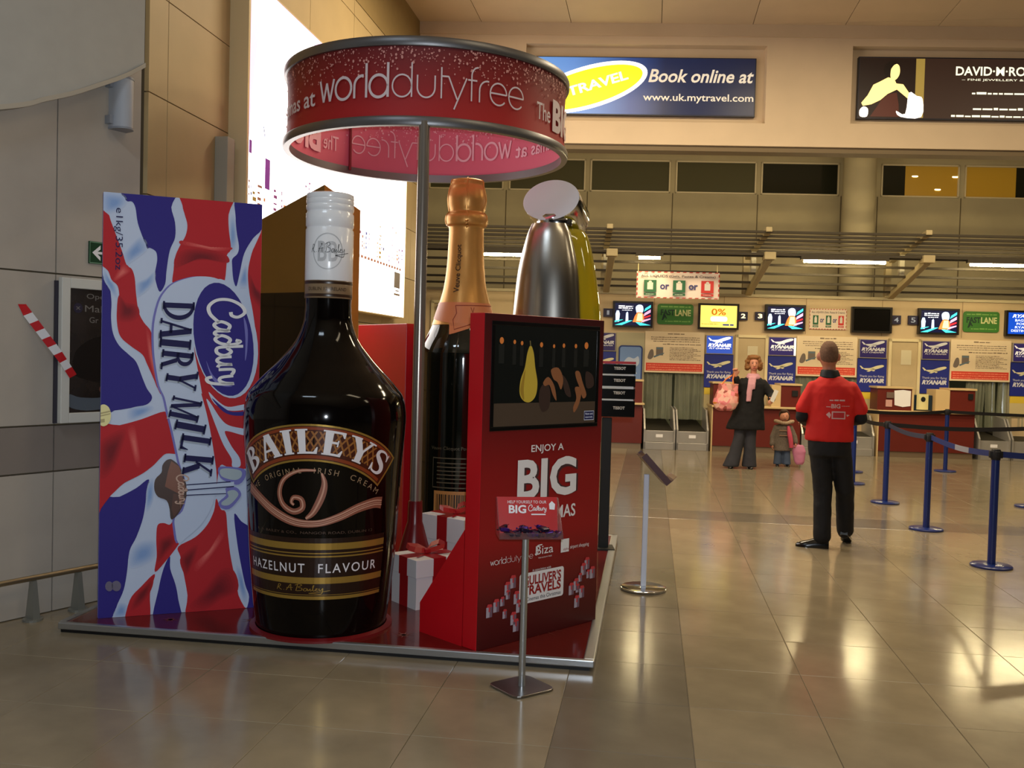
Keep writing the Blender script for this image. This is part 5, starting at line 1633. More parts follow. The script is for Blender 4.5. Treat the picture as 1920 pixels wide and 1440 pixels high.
# red and white tape
tp = thing('barrier_tape', 'red and white striped tape stuck across the angled wall and poster frame', 'tape', nw(0.104, 1.798), NA)
ex_, ez_ = 0.285, -0.40
nseg = 9
for k in range(nseg):
    t0, t1 = k / nseg, (k + 1) / nseg
    w = 0.022
    sl = 0.03
    pts_ = [(ex_ * t0 - w, ez_ * t0 - 0.01 + (-0.0 if k else 0.02)), (ex_ * t0 + w, ez_ * t0 + 0.012), (ex_ * t1 + w, ez_ * t1 + 0.012), (ex_ * t1 - w, ez_ * t1 - 0.01)]
    g = poly2(pts_)
    yy = lambda x: -0.004 - (0.058 if x > 0.2 else 0.058 * max(0.0, x) / 0.2)
    obj('tape_stripe', ([(p[0], yy(p[0]), p[1]) for p in g[0]] + [(p[0], yy(p[0]) + 0.001, p[1]) for p in g[0]], [tuple(q) for q in g[1]] + [(0, 4, 5, 1), (1, 5, 6, 2), (2, 6, 7, 3), (3, 7, 4, 0), (7, 6, 5, 4)]), M('tape_red', (190, 24, 32), 0.4) if k % 2 == 0 else M('tape_white', (222, 220, 222), 0.4), tp)
# trolley rail along the floor
rl = thing('floor_rail', 'low metal trolley guard rail along the foot of the angled wall', 'rail', nw(0.0, 0.0, -0.09), NA)
obj('rail_tube', tubepath([(-5.0, 0, 0.245), (0.98, 0, 0.245)], 0.016, 14), M('rail_bronze', (176, 160, 130), 0.3, metal=0.9), rl, smooth=True)
for x_ in (-3.3, -2.1, -0.95, 0.14, 0.42):
    b_ = obj('rail_post', ([(x_ - 0.012, -0.018, 0.23), (x_ + 0.012, -0.018, 0.23), (x_ + 0.012, 0.018, 0.23), (x_ - 0.012, 0.018, 0.23), (x_ - 0.022, -0.04, 0.012), (x_ + 0.022, -0.04, 0.012), (x_ + 0.022, 0.04, 0.012), (x_ - 0.022, 0.04, 0.012)],
                          [(0, 1, 2, 3), (0, 4, 5, 1), (1, 5, 6, 2), (2, 6, 7, 3), (3, 7, 4, 0), (4, 7, 6, 5)]), M('rail_post_grey', (140, 140, 132), 0.35, metal=0.5), rl)
    obj('post_foot', move(lathe([(0.0, 0.0), (0.055, 0.0), (0.055, 0.012), (0.0, 0.014)], 18, False, False), x_, 0, 0), M('rail_post_grey', (140, 140, 132), 0.35, metal=0.5), b_)

def greek(x0, y0, x1, y1, seed=1, wmin=1.2, wmax=4.5):
    """a line of print too small to read: word-shaped dashes"""
    rnd = random.Random(seed + int(y0 * 1000))
    h = y1 - y0
    g, x = [], x0
    while x < x1:
        w = min(h * rnd.uniform(wmin, wmax), x1 - x)
        k = rnd.random()
        g.append(rect2(x, y0 + h * 0.15, x + w, y1 - h * (0.0 if k < 0.4 else 0.25)))
        x += w + h * 0.5
    return join(*g)


# ================================================================== HEADER SIGNS
hf = HV + 0.16
sg = thing('travel_sign', 'backlit blue holiday sign with yellow oval high on the header', 'sign', Bp(0, hf), BA)
m_sb = M('sign_bezel', (20, 24, 44), 0.4)
obj('casing', box(-0.56, 2.50, -0.07, 0.0, 4.87, 5.65), m_sb, sg)
mb = M('travel_sign_blue', (20, 40, 90), 0.3, emit=1.0)
nt = mb.node_tree
tc = nt.nodes.new('ShaderNodeTexCoord')
sp = nt.nodes.new('ShaderNodeSeparateXYZ')
mp = nt.nodes.new('ShaderNodeMapRange')
mp.inputs[1].default_value, mp.inputs[2].default_value = -0.55, 2.5
cr = nt.nodes.new('ShaderNodeValToRGB')
nt.links.new(tc.outputs['Object'], sp.inputs[0])
nt.links.new(sp.outputs['X'], mp.inputs[0])
nt.links.new(mp.outputs[0], cr.inputs[0])
e = cr.color_ramp.elements
e[0].position, e[0].color = 0.0, (*rgb(90, 140, 206), 1)
e[1].position, e[1].color = 1.0, (*rgb(14, 22, 48), 1)
for p_, c_ in ((0.2, (80, 124, 190)), (0.45, (34, 60, 118)), (0.6, (16, 28, 62))):
    q = e.new(p_)
    q.color = (*rgb(*c_), 1)
for i_ in ('Base Color', 'Emission Color'):
    nt.links.new(cr.outputs[0], nt.nodes['Principled BSDF'].inputs[i_])
nt.nodes['Principled BSDF'].inputs['Emission Strength'].default_value = 0.9
fc = obj('lit_face', front(rect2(-0.545, 4.885, 2.488, 5.64), -0.072), mb, sg)
m_sw_ = M('sign_glow_white', (255, 250, 240), 0.4, emit=1.6)
m_sy = M('sign_glow_yellow', (246, 232, 20), 0.4, emit=1.15)
m_syp = M('sign_glow_pale', (255, 252, 190), 0.4, emit=1.5)
ov = R(16.5)
obj('oval_rim', front(ell2(0.26, 5.24, 0.82, 0.285, 56, ov), -0.0735), m_sw_, fc)
obj('oval_fill', front(ell2(0.245, 5.235, 0.77, 0.235, 56, ov), -0.0748), m_sy, fc)
obj('oval_drop', front(poly2(catmull([(-0.18, 5.03), (-0.07, 5.09), (-0.04, 5.16), (-0.09, 5.24), (-0.15, 5.22), (-0.19, 5.12)], 4)), -0.076), M('sign_drop_blue', (54, 92, 160), 0.4, emit=0.7), fc)
tg_ = tbox('TRAVEL', 0.0, -0.065, 0.84, 0.065, bold=0.03)
obj('oval_lettering', front(rot2(tg_, R(17), 0, 0, -0.02, 5.17), -0.076), m_syp, fc)
m_si = M('sign_ivory', (214, 204, 186), 0.4, emit=0.62)
obj('sign_lettering', front(join(tbox('Book online at', 1.065, 5.315, 2.470, 5.492, bold=0.02, shear=0.25), tbox('www.uk.mytravel.com', 1.00, 5.04, 2.474, 5.166, bold=0.012)), -0.0745), m_si, fc)

sd = thing('jewellery_sign', 'dark brown backlit jewellery sign with woman portrait high on the header', 'sign', Bp(0, hf), BA)
obj('casing', box(3.85, 6.73, -0.07, 0.0, 4.87, 5.69), m_sb, sd)
fd = obj('lit_face', front(rect2(3.865, 4.885, 6.715, 5.675), -0.072), M('jewel_sign_brown', (56, 38, 30), 0.4, emit=0.45), sd)
ph = []
ph.append((front(rect2(3.87, 4.89, 4.62, 5.67), -0.073), M('portrait_dark', (34, 20, 16), 0.4, emit=0.4)))
ph.append((front(rect2(4.60, 4.89, 4.715, 5.67), -0.0732), M('portrait_curtain', (150, 126, 60), 0.4, emit=0.8)))
sk = M('portrait_skin', (250, 224, 140), 0.4, emit=1.25)
ph.append((front(poly2(catmull([(4.28, 5.55), (4.33, 5.60), (4.38, 5.57), (4.39, 5.48), (4.36, 5.41), (4.31, 5.38), (4.27, 5.43)], 4)), -0.0746), sk))
ph.append((front(poly2([(4.24, 5.42), (4.32, 5.40), (4.35, 5.34), (4.44, 5.33), (4.52, 5.22), (4.60, 5.15), (4.58, 5.08), (4.46, 5.18), (4.36, 5.26), (4.24, 5.20), (4.15, 5.12), (4.03, 5.06), (3.92, 5.04), (3.90, 5.08), (3.98, 5.18), (4.05, 5.32), (4.13, 5.36)]), -0.0744), sk))
ph.append((front(poly2(catmull([(4.21, 5.60), (4.30, 5.64), (4.37, 5.61), (4.31, 5.58), (4.26, 5.50), (4.24, 5.42), (4.20, 5.44), (4.18, 5.53)], 4)), -0.0750), M('portrait_hair', (24, 14, 10), 0.4, emit=0.3)))
ph.append((front(poly2([(4.16, 5.12), (4.26, 5.20), (4.36, 5.22), (4.39, 5.06), (4.40, 4.90), (4.02, 4.90), (4.10, 5.02)]), -0.0742), M('portrait_dress', (84, 40, 30), 0.4, emit=0.4)))
ph.append((front(poly2(catmull([(4.52, 5.22), (4.62, 5.18), (4.70, 5.14), (4.69, 4.90), (4.42, 4.90), (4.36, 4.98), (4.48, 4.94)], 3)), -0.0748), m_sw_))
ph.append((front(poly2(catmull([(3.89, 4.90), (3.98, 4.90), (3.99, 5.00), (3.93, 5.03), (3.88, 4.98)], 3)), -0.0748), m_sw_))
obj('portrait', ph, None, fd)
m_dl = M('jewel_lettering', (250, 250, 222), 0.4, emit=1.0)
for g in (tbox('DAVID·M·ROBINSON', 5.12, 5.455, 6.60, 5.575, bold=0.02), tbox('– FINE JEWELLERY & WATCHES –', 5.2, 5.38, 6.52, 5.415), greek(5.34, 5.205, 6.40, 5.24), greek(5.36, 5.0, 6.38, 5.035), greek(5.08, 4.905, 6.6, 4.935)):
    obj('sign_lettering', front(g, -0.0735), m_dl, fd)

# ================================================================== CHECK-IN WALL SIGNS  (on the partition, v = 17.5)
PV = 17.5
m_bez = M('screen_bezel', (26, 20, 16), 0.35)


def bthing(name, label, cat, group=None, v=PV):
    return thing(name, label, cat, Bp(0, v), BA, group)


def screen(u0_, u1_, z0, z1, label, kind):
    t = bthing('wall_screen', label, 'screen', 'screens over the check-in desks')
    obj('bezel', join(box(u0_, u1_, -0.09, 0.0, z0, z0 + 0.035), box(u0_, u1_, -0.09, 0.0, z1 - 0.035, z1), box(u0_, u0_ + 0.035, -0.09, 0.0, z0 + 0.035, z1 - 0.035), box(u1_ - 0.035, u1_, -0.09, 0.0, z0 + 0.035, z1 - 0.035), box(u0_ + 0.03, u1_ - 0.03, -0.06, 0.0, z0 + 0.03, z1 - 0.03)), m_bez, t)
    a, b, c, d = u0_ + 0.035, u1_ - 0.035, z0 + 0.035, z1 - 0.035
    W_, H_ = b - a, d - c
    f = lambda x, y: (a + x * W_, c + y * H_)
    if kind == 'off':
        obj('display', front(rect2(a, c, b, d), -0.07), M('screen_off', (14, 12, 10), 0.2), t)
        return t
    if kind == 'yellow':
        dp = obj('display', front(rect2(a, c, b, d), -0.07), M('screen_yellow', (244, 222, 110), 0.3, emit=0.95), t)
        p = [(front(tbox('0%', *f(0.3, 0.56), *f(0.7, 0.86), bold=0.02), -0.0715), M('screen_orange', (206, 120, 20), 0.3, emit=0.7)),
             (front(poly2(rrect(*f(0.28, 0.27), *f(0.74, 0.5), 0.04)), -0.0712), M('screen_white', (255, 252, 236), 0.3, emit=1.2)),
             (front(join(greek(*f(0.04, 0.13), *f(0.5, 0.17)), greek(*f(0.25, 0.22), *f(0.55, 0.25))), -0.0714), M('screen_tan', (190, 160, 70), 0.3, emit=0.6)),
             (front(greek(*f(0.62, 0.08), *f(0.92, 0.16)), -0.0714), M('screen_blue', (40, 60, 140), 0.3, emit=0.6))]
    elif kind == 'blue':
        dp = obj('display', front(rect2(a, c, b, d), -0.07), M('screen_royal', (16, 70, 190), 0.3, emit=0.9), t)
        p = [(front(join(tbox('RYANAIR', *f(0.12, 0.76), *f(0.88, 0.92), bold=0.04, shear=0.3), tbox('BAG DROP', *f(0.2, 0.58), *f(0.8, 0.70), bold=0.02), tbox('FOR ALL', *f(0.24, 0.42), *f(0.76, 0.53), bold=0.02), tbox('RYANAIR', *f(0.2, 0.26), *f(0.8, 0.37), bold=0.02), tbox('DESTINATIONS', *f(0.1, 0.1), *f(0.9, 0.21), bold=0.02)), -0.0715), M('screen_pale', (220, 232, 255), 0.3, emit=1.0))]
    else:
        dp = obj('display', front(rect2(a, c, b, d), -0.07), M('screen_night', (10, 14, 50), 0.3, emit=0.9), t)
        E_ = lambda n, c_, s=1.2: M(n, c_, 0.3, emit=s)
        q = lambda *pts: [f(x, y) for x, y in pts]
        p = [(front(join(greek(*f(0.1, 0.82), *f(0.5, 0.89)), greek(*f(0.1, 0.74), *f(0.5, 0.80)), greek(*f(0.2, 0.66), *f(0.48, 0.70))), -0.0715), E_('scr_txt', (240, 244, 255))),
             (front(join(poly2(q((0.03, 0.15), (0.12, 0.15), (0.14, 0.5), (0.11, 0.66), (0.05, 0.66), (0.02, 0.5))), poly2(q((0.30, 0.15), (0.38, 0.15), (0.37, 0.55), (0.35, 0.62), (0.31, 0.55))), poly2(catmull(q((0.58, 0.85), (0.66, 0.94), (0.76, 0.9), (0.79, 0.7), (0.74, 0.55), (0.62, 0.55), (0.58, 0.7)), 4))), -0.0716), E_('scr_fig', (206, 226, 255))),
             (front(join(poly2(q((0.5, 0.15), (0.82, 0.15), (0.8, 0.5), (0.74, 0.6), (0.62, 0.6), (0.55, 0.4)))), -0.0718), E_('scr_orange', (255, 130, 60))),
             (front(poly2(q((0.6, 0.2), (0.78, 0.2), (0.76, 0.55), (0.64, 0.55))), -0.072), E_('scr_peach', (255, 214, 170))),
             (front(join(poly2(q((0.8, 0.62), (0.99, 0.82), (0.99, 0.94), (0.84, 0.78))), poly2(q((0.0, 0.0), (0.4, 0.22), (0.5, 0.22), (0.2, 0.0))), poly2(q((1.0, 0.02), (0.55, 0.2), (0.6, 0.12), (0.7, 0.0))), poly2(q((0.0, 0.12), (0.2, 0.22), (0.24, 0.26), (0.0, 0.2)))), -0.0717), E_('scr_teal', (70, 220, 220))),
             (front(join(poly2(q((0.8, 0.42), (0.99, 0.6), (0.99, 0.74), (0.82, 0.56))), poly2(q((0.72, 0.12), (0.99, 0.28), (0.99, 0.34), (0.8, 0.26)))), -0.0719), E_('scr_pinkish', (236, 180, 220), 1.0)),
             (front(join(poly2(q((0.80, 0.3), (0.99, 0.42), (0.99, 0.5), (0.82, 0.4)))), -0.0719), E_('scr_red', (200, 40, 50), 1.0))]
    obj('picture', p, None, dp)
    return t


screen(0.906, 1.623, 2.143, 2.611, 'leftmost screen with a night cartoon advert, beside plate one', 'city')
screen(2.436, 3.156, 2.143, 2.606, 'screen showing a yellow 0% advert beside the figure 2', 'yellow')
screen(3.625, 4.330, 2.148, 2.615, 'middle screen with a night cartoon advert, beside plate three', 'city')
screen(5.147, 5.851, 2.150, 2.611, 'switched-off black screen beside the figure 4', 'off')
screen(6.316, 7.020, 2.153, 2.613, 'rightmost screen with a night cartoon advert, left of the green sign', 'city')
screen(7.828, 8.530, 2.160, 2.610, 'royal blue screen with white words at the right edge', 'blue')

m_nav = M('number_navy', (32, 28, 58), 0.4)
for n, a, b, c, d, lit in ((1, 0.735, 0.905, 2.323, 2.472, 0), (2, 3.158, 3.318, 2.321, 2.472, 1), (3, 3.452, 3.622, 2.327, 2.477, 1), (4, 5.853, 6.018, 2.317, 2.473, 0), (5, 6.148, 6.313, 2.318, 2.477, 0)):
    t = bthing('desk_number', 'small navy plate with the figure %s on the fascia' % ('', 'one', 'two', 'three', 'four', 'five')[n], 'number sign', 'desk number plates')
    obj('plate', box(a, b, -0.05, 0.0, c, d, 0.003), m_nav, t)
    cx = (a + b) / 2
    obj('figure', front(tbox(str(n), cx - (0.022 if n == 1 else 0.04), c + 0.035, cx + (0.022 if n == 1 else 0.04), d - 0.035, bold=0.03 if lit else 0.01), -0.052), M('number_lit', (250, 232, 190), 0.4, emit=1.3) if lit else M('number_dim', (150, 160, 180), 0.4, emit=0.25), t)

for k, (a, b, c, d, lab) in enumerate(((1.708, 2.353, 2.212, 2.582, 'green rounded FAST LANE sign between screens 1 and 2'), (7.112, 7.741, 2.213, 2.578, 'green rounded FAST LANE sign between screen 5 and the blue screen'))):
    t = bthing('fast_lane_sign', lab, 'sign', 'fast lane signs')
    W_, H_ = b - a, d - c
    f = lambda x, y: (a + x * W_, c + y * H_)
    obj('plate', xf(prism(rrect(a, c, b, d, 0.05), 0.0, 0.02), lambda x, y, z: (x, -z, y)), M('fast_lane_green', (58, 116, 44), 0.45), t)
    obj('dark_lettering', front(join(tbox('FAST', *f(0.09, 0.44), *f(0.48, 0.73), bold=0.04), poly2([f(0.12, 0.2), f(0.17, 0.5), f(0.21, 0.5), f(0.27, 0.3), f(0.24, 0.26), f(0.22, 0.36), f(0.16, 0.2)])), -0.0215), M('fast_lane_dark', (16, 50, 34), 0.5), t)
    obj('pale_lettering', front(join(tbox('LANE', *f(0.49, 0.42), *f(0.93, 0.73), bold=0.03)), -0.0215), M('fast_lane_pale', (206, 210, 150), 0.5), t)
    obj('small_lettering', front(join(greek(*f(0.09, 0.82), *f(0.92, 0.9)), greek(*f(0.22, 0.12), *f(0.92, 0.19))), -0.0215), M('fast_lane_mid', (120, 166, 84), 0.5), t)


def liquids(t, a, b, c, d, y):
    W_, H_ = b - a, d - c
    f = lambda x, z: (a + x * W_, c + z * H_)
    red, dark, grn, rd, wh, blu = [], [], [], [], [], []
    n = 13
    for i in range(n):
        x0_, x1_ = (i + 0.15) / n, (i + 0.7) / n
        for z0_, z1_ in ((0.0, 0.035), (0.965, 1.0)):
            red.append(poly2([f(x0_, z0_), f(x1_, z0_), f(x1_ + 0.012, z1_), f(x0_ + 0.012, z1_)]))
    for i in range(5):
        for x0_ in (0.0, 0.985):
            red.append(rect2(*f(x0_, 0.1 + i * 0.18), *f(x0_ + 0.015, 0.2 + i * 0.18)))
    for cx, lst in ((0.165, grn), (0.515, grn), (0.855, rd)):
        lst.append(rect2(*f(cx - 0.075, 0.22), *f(cx + 0.075, 0.68)))
        lst.append(rect2(*f(cx - 0.075, 0.10), *f(cx + 0.075, 0.19)))
        wh.append(rect2(*f(cx - 0.035, 0.32), *f(cx + 0.035, 0.58)))
        wh.append(ell2(*f(cx, 0.6), 0.02 * W_, 0.05 * H_, 12))
        wh.append(greek(*f(cx - 0.05, 0.13), *f(cx + 0.05, 0.16)))
    for cx in (0.34, 0.685):
        blu.append(tbox('or', *f(cx - 0.055, 0.33), *f(cx + 0.055, 0.52), bold=0.03))
    dark.append(tbox('ALL LIQUIDS (Gels, Pastes & Creams)', *f(0.05, 0.76), *f(0.95, 0.88), bold=0.012))
    L_ = [(red, ('liq_red', (176, 56, 50))), (dark, ('liq_ink', (74, 62, 70))), (grn, ('liq_green', (40, 94, 62))), (rd, ('liq_redbox', (190, 50, 44))), (blu, ('liq_blue', (56, 58, 110)))]
    obj('printing', [(front(join(*g), y), M(q[0], q[1], 0.6)) for g, q in L_], None, t, kind='stuff')
    obj('pictograms', front(join(*wh), y - 0.0015), M('liq_pale', (206, 200, 188), 0.6), t)


m_pos = M('poster_paper', (214, 196, 176), 0.6)
t = bthing('liquids_poster', 'white liquids poster with dashed red border left of the black screen', 'poster')
obj('sheet', box(4.42, 5.071, -0.02, 0.0, 2.192, 2.56), m_pos, t)
liquids(t, 4.42, 5.071, 2.192, 2.56, -0.0215)
t = bthing('hanging_banner', 'white liquids banner with dashed red border hanging on cords', 'banner', v=16.15)
bn = [(1.216 + 1.37 * i / 16, 0.02 * math.sin(i * 0.9)) for i in range(17)]
obj('banner_sheet', ([(x_, y_, z_) for z_ in (2.60, 3.04) for x_, y_ in bn] + [(x_, y_ + 0.004, z_) for z_ in (2.60, 3.04) for x_, y_ in bn],
                     [(i, i + 1, i + 18, i + 17) for i in range(16)] + [(i + 34, i + 51, i + 52, i + 35) for i in range(16)] + [(i, i + 34, i + 35, i + 1) for i in range(16)] + [(i + 17, i + 18, i + 52, i + 51) for i in range(16)]), M('banner_white', (226, 208, 196), 0.6), t, smooth=True)
liquids(t, 1.216, 2.586, 2.60, 3.04, -0.025)
for x_ in (1.24, 2.545):
    obj('cord', tube((x_, 0, 3.03), (x_, 0.0, 3.175), 0.006, n=6), M('cord_pale', (220, 206, 150), 0.6), t)

# ---- baggage information boards
m_board = M('info_board', (220, 200, 166), 0.6)
m_ink = M('board_ink', (120, 100, 82), 0.6)
for k, (a, b, c, d, lab) in enumerate(((1.502, 2.567, 1.338, 2.081, 'baggage notice board with red strip above the first conveyors'), (4.210, 5.278, 1.350, 2.068, 'baggage notice board with red strip behind the head of the man in red'), (6.910, 7.961, 1.338, 2.071, 'baggage notice board with red strip above the right-hand conveyors'))):
    t = bthing('notice_board', lab, 'notice board', 'baggage notice boards')
    W_, H_ = b - a, d - c
    f = lambda x, z: (a + x * W_, c + z * H_)
    obj('board', box(a, b, -0.03, 0.0, c, d, 0.004), m_board, t)
    ln = [greek(*f(0.38, 0.93), *f(0.66, 0.965))]
    for z_, x0_ in ((0.85, 0.1), (0.80, 0.1), (0.75, 0.14)):
        ln.append(greek(*f(x0_, z_), *f(0.92, z_ + 0.022)))
    ln.append(greek(*f(0.3, 0.68), *f(0.94, 0.71)))
    for i in range(9):
        ln.append(greek(*f(0.42, 0.31 + 0.037 * i), *f(0.94 - 0.06 * (i % 3), 0.33 + 0.037 * i)))
    obj('printing', front(join(*ln), -0.0315), m_ink, t, kind='stuff')
    obj('suitcase_picture', [(front(join(poly2(catmull([f(0.05, 0.36), f(0.09, 0.54), f(0.14, 0.55), f(0.15, 0.40), f(0.1, 0.32)], 4)), rect2(*f(0.19, 0.42), *f(0.31, 0.62))), -0.0318), M('case_grey', (112, 100, 92), 0.6)),
                             (front(join(poly2([f(0.16, 0.36), f(0.32, 0.46), f(0.33, 0.49), f(0.15, 0.40)]), rect2(*f(0.2, 0.57), *f(0.3, 0.61))), -0.0324), M('case_blue', (92, 112, 124), 0.6))], None, t)
    rs = obj('red_strip', front(rect2(*f(0.025, 0.045), *f(0.975, 0.235)), -0.0315), M('board_red', (206, 62, 42), 0.6), t)
    obj('strip_printing', front(join(*[greek(*f(0.05, 0.065 + 0.055 * i), *f(0.95, 0.085 + 0.055 * i)) for i in range(3)]), -0.0325), M('strip_pale', (236, 150, 120), 0.6), rs)

# ---- airline panels: lit box above, printed board below
m_ryd = M('airline_blue', (34, 44, 128), 0.45)
m_ryw = M('airline_white', (206, 206, 210), 0.5)
m_ryy = M('airline_cream', (214, 208, 170), 0.5)


def plane2(cx, cz, s):
    fus = catmull([(-0.50, 0.02), (-0.30, -0.06), (0.05, -0.02), (0.34, 0.07), (0.48, 0.13), (0.5, 0.19), (0.40, 0.22), (0.15, 0.17), (-0.15, 0.06), (-0.36, 0.04)], 4)
    wing = [(-0.02, 0.06), (0.12, 0.02), (-0.22, -0.13), (-0.34, -0.12)]
    tail = [(-0.46, 0.02), (-0.62, 0.16), (-0.68, 0.15), (-0.56, 0.0)]
    eng = catmull([(-0.05, -0.06), (0.05, -0.04), (0.07, -0.08), (-0.03, -0.1)], 3)
    return [[(cx + p[0] * s, cz + p[1] * s, 0) for p in g[0]] for g in (poly2(fus),)], fus, wing, tail, eng


def plane_geo(cx, cz, s):
    _, fus, wing, tail, eng = plane2(0, 0, 1)
    g = join(poly2(fus), poly2(wing), poly2(tail), poly2(eng))
    return [(cx + p[0] * s, cz + p[1] * s, 0) for p in g[0]], g[1]


ry = [(0.51, 0.98, 'behind the kiosk and the watch sign'), (2.59, 3.08, 'left of the door behind the woman'), (3.70, 4.19, 'right of the door behind the woman'), (5.305, 5.795, 'beside the man in red, left of the knobbed door'), (6.40, 6.89, 'right of the knobbed door'), (7.98, 8.44, 'at the right edge of the view')]
lit = [0.0, 1.1, 0.42, 0.1, 0.1, 0.3]
for k, (a, b, where) in enumerate(ry):
    t = bthing('lit_airline_panel', 'small illuminated blue airline panel ' + where if lit[k] > 0.2 else 'small unlit blue airline panel ' + where, 'sign', 'small airline panels')
    c, d = 1.70, 2.04
    f = lambda x, z: (a + x * (b - a), c + z * (d - c))
    obj('frame', box(a, b, -0.05, 0.0, c, d, 0.003), M('panel_frame_grey', (150, 142, 130), 0.5), t)
    mm = M('airline_lit_%d' % k, (40, 70, 160) if k == 1 else (46, 36, 96), 0.4, emit=lit[k] or 0.02)
    fcx = obj('face', front(rect2(*f(0.03, 0.04), *f(0.97, 0.96)), -0.052), mm, t)
    ml = M('airline_letter_%d' % k, (236, 232, 226), 0.4, emit=lit[k] * 1.3) if lit[k] > 0.2 else m_ryw
    obj('emblem', front(join(plane_geo(*f(0.55, 0.70), 0.34), tbox('RYANAIR', *f(0.08, 0.38), *f(0.92, 0.56), bold=0.05, shear=0.3), tbox('FLY CHEAPER', *f(0.12, 0.27), *f(0.88, 0.34), bold=0.02, shear=0.2)), -0.0535), ml, fcx)
    if k in (2,):
        obj('bare_lamp_edge', front(rect2(b - 0.035, c + 0.01, b, d - 0.02), -0.0535), M('lamp_edge', (255, 240, 190), 0.4, emit=2.5), t)
    t = bthing('airline_board', 'large matt blue airline board ' + where, 'sign', 'large airline boards')
    c2, d2 = 1.10, 1.695
    f = lambda x, z: (a + x * (b - a), c2 + z * (d2 - c2))
    bd = obj('board', box(a - 0.01, b + 0.01, -0.03, 0.0, c2, d2), m_ryd, t)
    obj('emblem', front(plane_geo(*f(0.55, 0.68), 0.36), -0.0315), m_ryy, bd)
    obj('lettering', front(join(tbox('Thank you for flying', *f(0.06, 0.42), *f(0.94, 0.50)), tbox('RYANAIR', *f(0.06, 0.27), *f(0.94, 0.40), bold=0.05, shear=0.3)), -0.0315), m_ryw, bd)
    if k in (1, 3, 5):
        t2 = bthing('yellow_notice', 'yellow-headed notice under the airline board ' + where, 'notice', 'yellow notices')
        obj('yellow_head', box(a, b - 0.1, -0.02, 0.0, 0.97, 1.09), M('notice_yellow', (214, 184, 60), 0.5), t2)
        obj('cream_sheet', box(a, b - 0.1, -0.018, 0.0, 0.72, 0.97), M('notice_cream', (200, 182, 132), 0.6), t2)

# ---- blue freestanding bag gauge with rounded top
t = thing('bag_gauge', 'tall blue bag gauge with rounded top left of the conveyors', 'bag gauge', Bp(1.245, 17.437), BA)
obj('panel', xf(prism(rrect(-0.215, 0.0, 0.215, 1.815, 0.06), -0.02, 0.02), lambda x, y, z: (x, z, y)), M('gauge_blue', (30, 50, 110), 0.4), t)
mg_ = M('gauge_print', (110, 140, 190), 0.35)
obj('picture', front(poly2(rrect(-0.19, 0.95, 0.19, 1.79, 0.04)), -0.0215), mg_, t)
obj('picture_cloud', front(join(poly2(catmull([(-0.14, 1.45), (-0.05, 1.6), (0.06, 1.58), (0.14, 1.62), (0.15, 1.48), (0.02, 1.40)], 4)), greek(-0.12, 1.30, 0.12, 1.33)), -0.023), M('gauge_cloud', (176, 190, 214), 0.4), t)

# ================================================================== CONVEYORS
m_st = M('conveyor_steel', (176, 172, 166), 0.3, metal=0.5, noise=0.06, nscale=4)
m_belt = M('belt_rubber', (44, 40, 30), 0.7)
m_strip = M('curtain_plastic', (186, 190, 166), 0.12, trans=0.4, alpha=0.5)


def conveyor(u0_, u1_, label):
    t = thing('baggage_conveyor', label, 'conveyor', Bp(u0_, 16.85), BA, 'baggage conveyors')
    w = u1_ - u0_
    obj('plinth', box(0.0, w, 0.0, 0.65, 0.0, 0.13), m_st, t, bevel=0.004)
    obj('scale_front', box(0.03, w - 0.03, 0.03, 0.08, 0.135, 0.33), m_st, t, bevel=0.004)
    obj('belt', ([(0.03, 0.08, 0.33), (w - 0.03, 0.08, 0.33), (w - 0.03, 1.5, 0.46), (0.03, 1.5, 0.46), (0.03, 0.08, 0.30), (w - 0.03, 0.08, 0.30), (w - 0.03, 1.5, 0.43), (0.03, 1.5, 0.43)],
                 [(0, 1, 2, 3), (4, 7, 6, 5), (0, 4, 5, 1), (1, 5, 6, 2), (2, 6, 7, 3), (3, 7, 4, 0)]), m_belt, t)
    for x_ in (0.0, w - 0.03):
        obj('side_guard', ([(x_ + dx_, y_, z_) for dx_ in (0, 0.03) for y_, z_ in ((0.0, 0.0), (0.0, 0.36), (0.25, 0.70), (0.64, 0.74), (0.64, 0.0))], [(0, 1, 2, 3, 4), (9, 8, 7, 6, 5), (0, 5, 6, 1), (1, 6, 7, 2), (2, 7, 8, 3), (3, 8, 9, 4)]), m_st, t)
    obj('number_label', front(rect2(w / 2 - 0.06, 0.215, w / 2 + 0.06, 0.27), 0.0285), m_whitep, t)
    cn = []
    n = 6
    for i in range(n):
        xa, xb = 0.02 + (w - 0.04) * i / n, 0.02 + (w - 0.04) * (i + 1.12) / n
        yy = 0.67 + 0.012 * (i % 2) + 0.0
        s_ = 0.06 * (1 if i % 3 == 0 else -0.5)
        V = []
        for z_, sh in ((1.33, 0), (1.0, 0.3), (0.75, 0.8), (0.50, 1.0)):
            for q in range(4):
                V.append((xa + (xb - xa) * q / 3 + 0.0 * sh, yy + s_ * sh + 0.018 * math.sin(q * PI / 3 * 2 + i), z_))
        F = []
        for r_ in range(3):
            for q in range(3):
                o_ = r_ * 4 + q
                F.append((o_, o_ + 4, o_ + 5, o_ + 1))
        obj('curtain_strip', (V, F), m_strip, t, smooth=True)
    return t


conveyor(1.475, 2.025, 'left one of the two steel conveyors under the first notice board')
conveyor(2.045, 2.60, 'right one of the two steel conveyors under the first notice board')
conveyor(4.20, 4.745, 'steel conveyor partly hidden behind the child, under the second notice board')
conveyor(4.765, 5.44, 'steel conveyor showing right of the man in red')
conveyor(7.20, 7.74, 'left one of the two conveyors at the right edge')
conveyor(7.76, 8.32, 'right one of the two conveyors at the right edge')

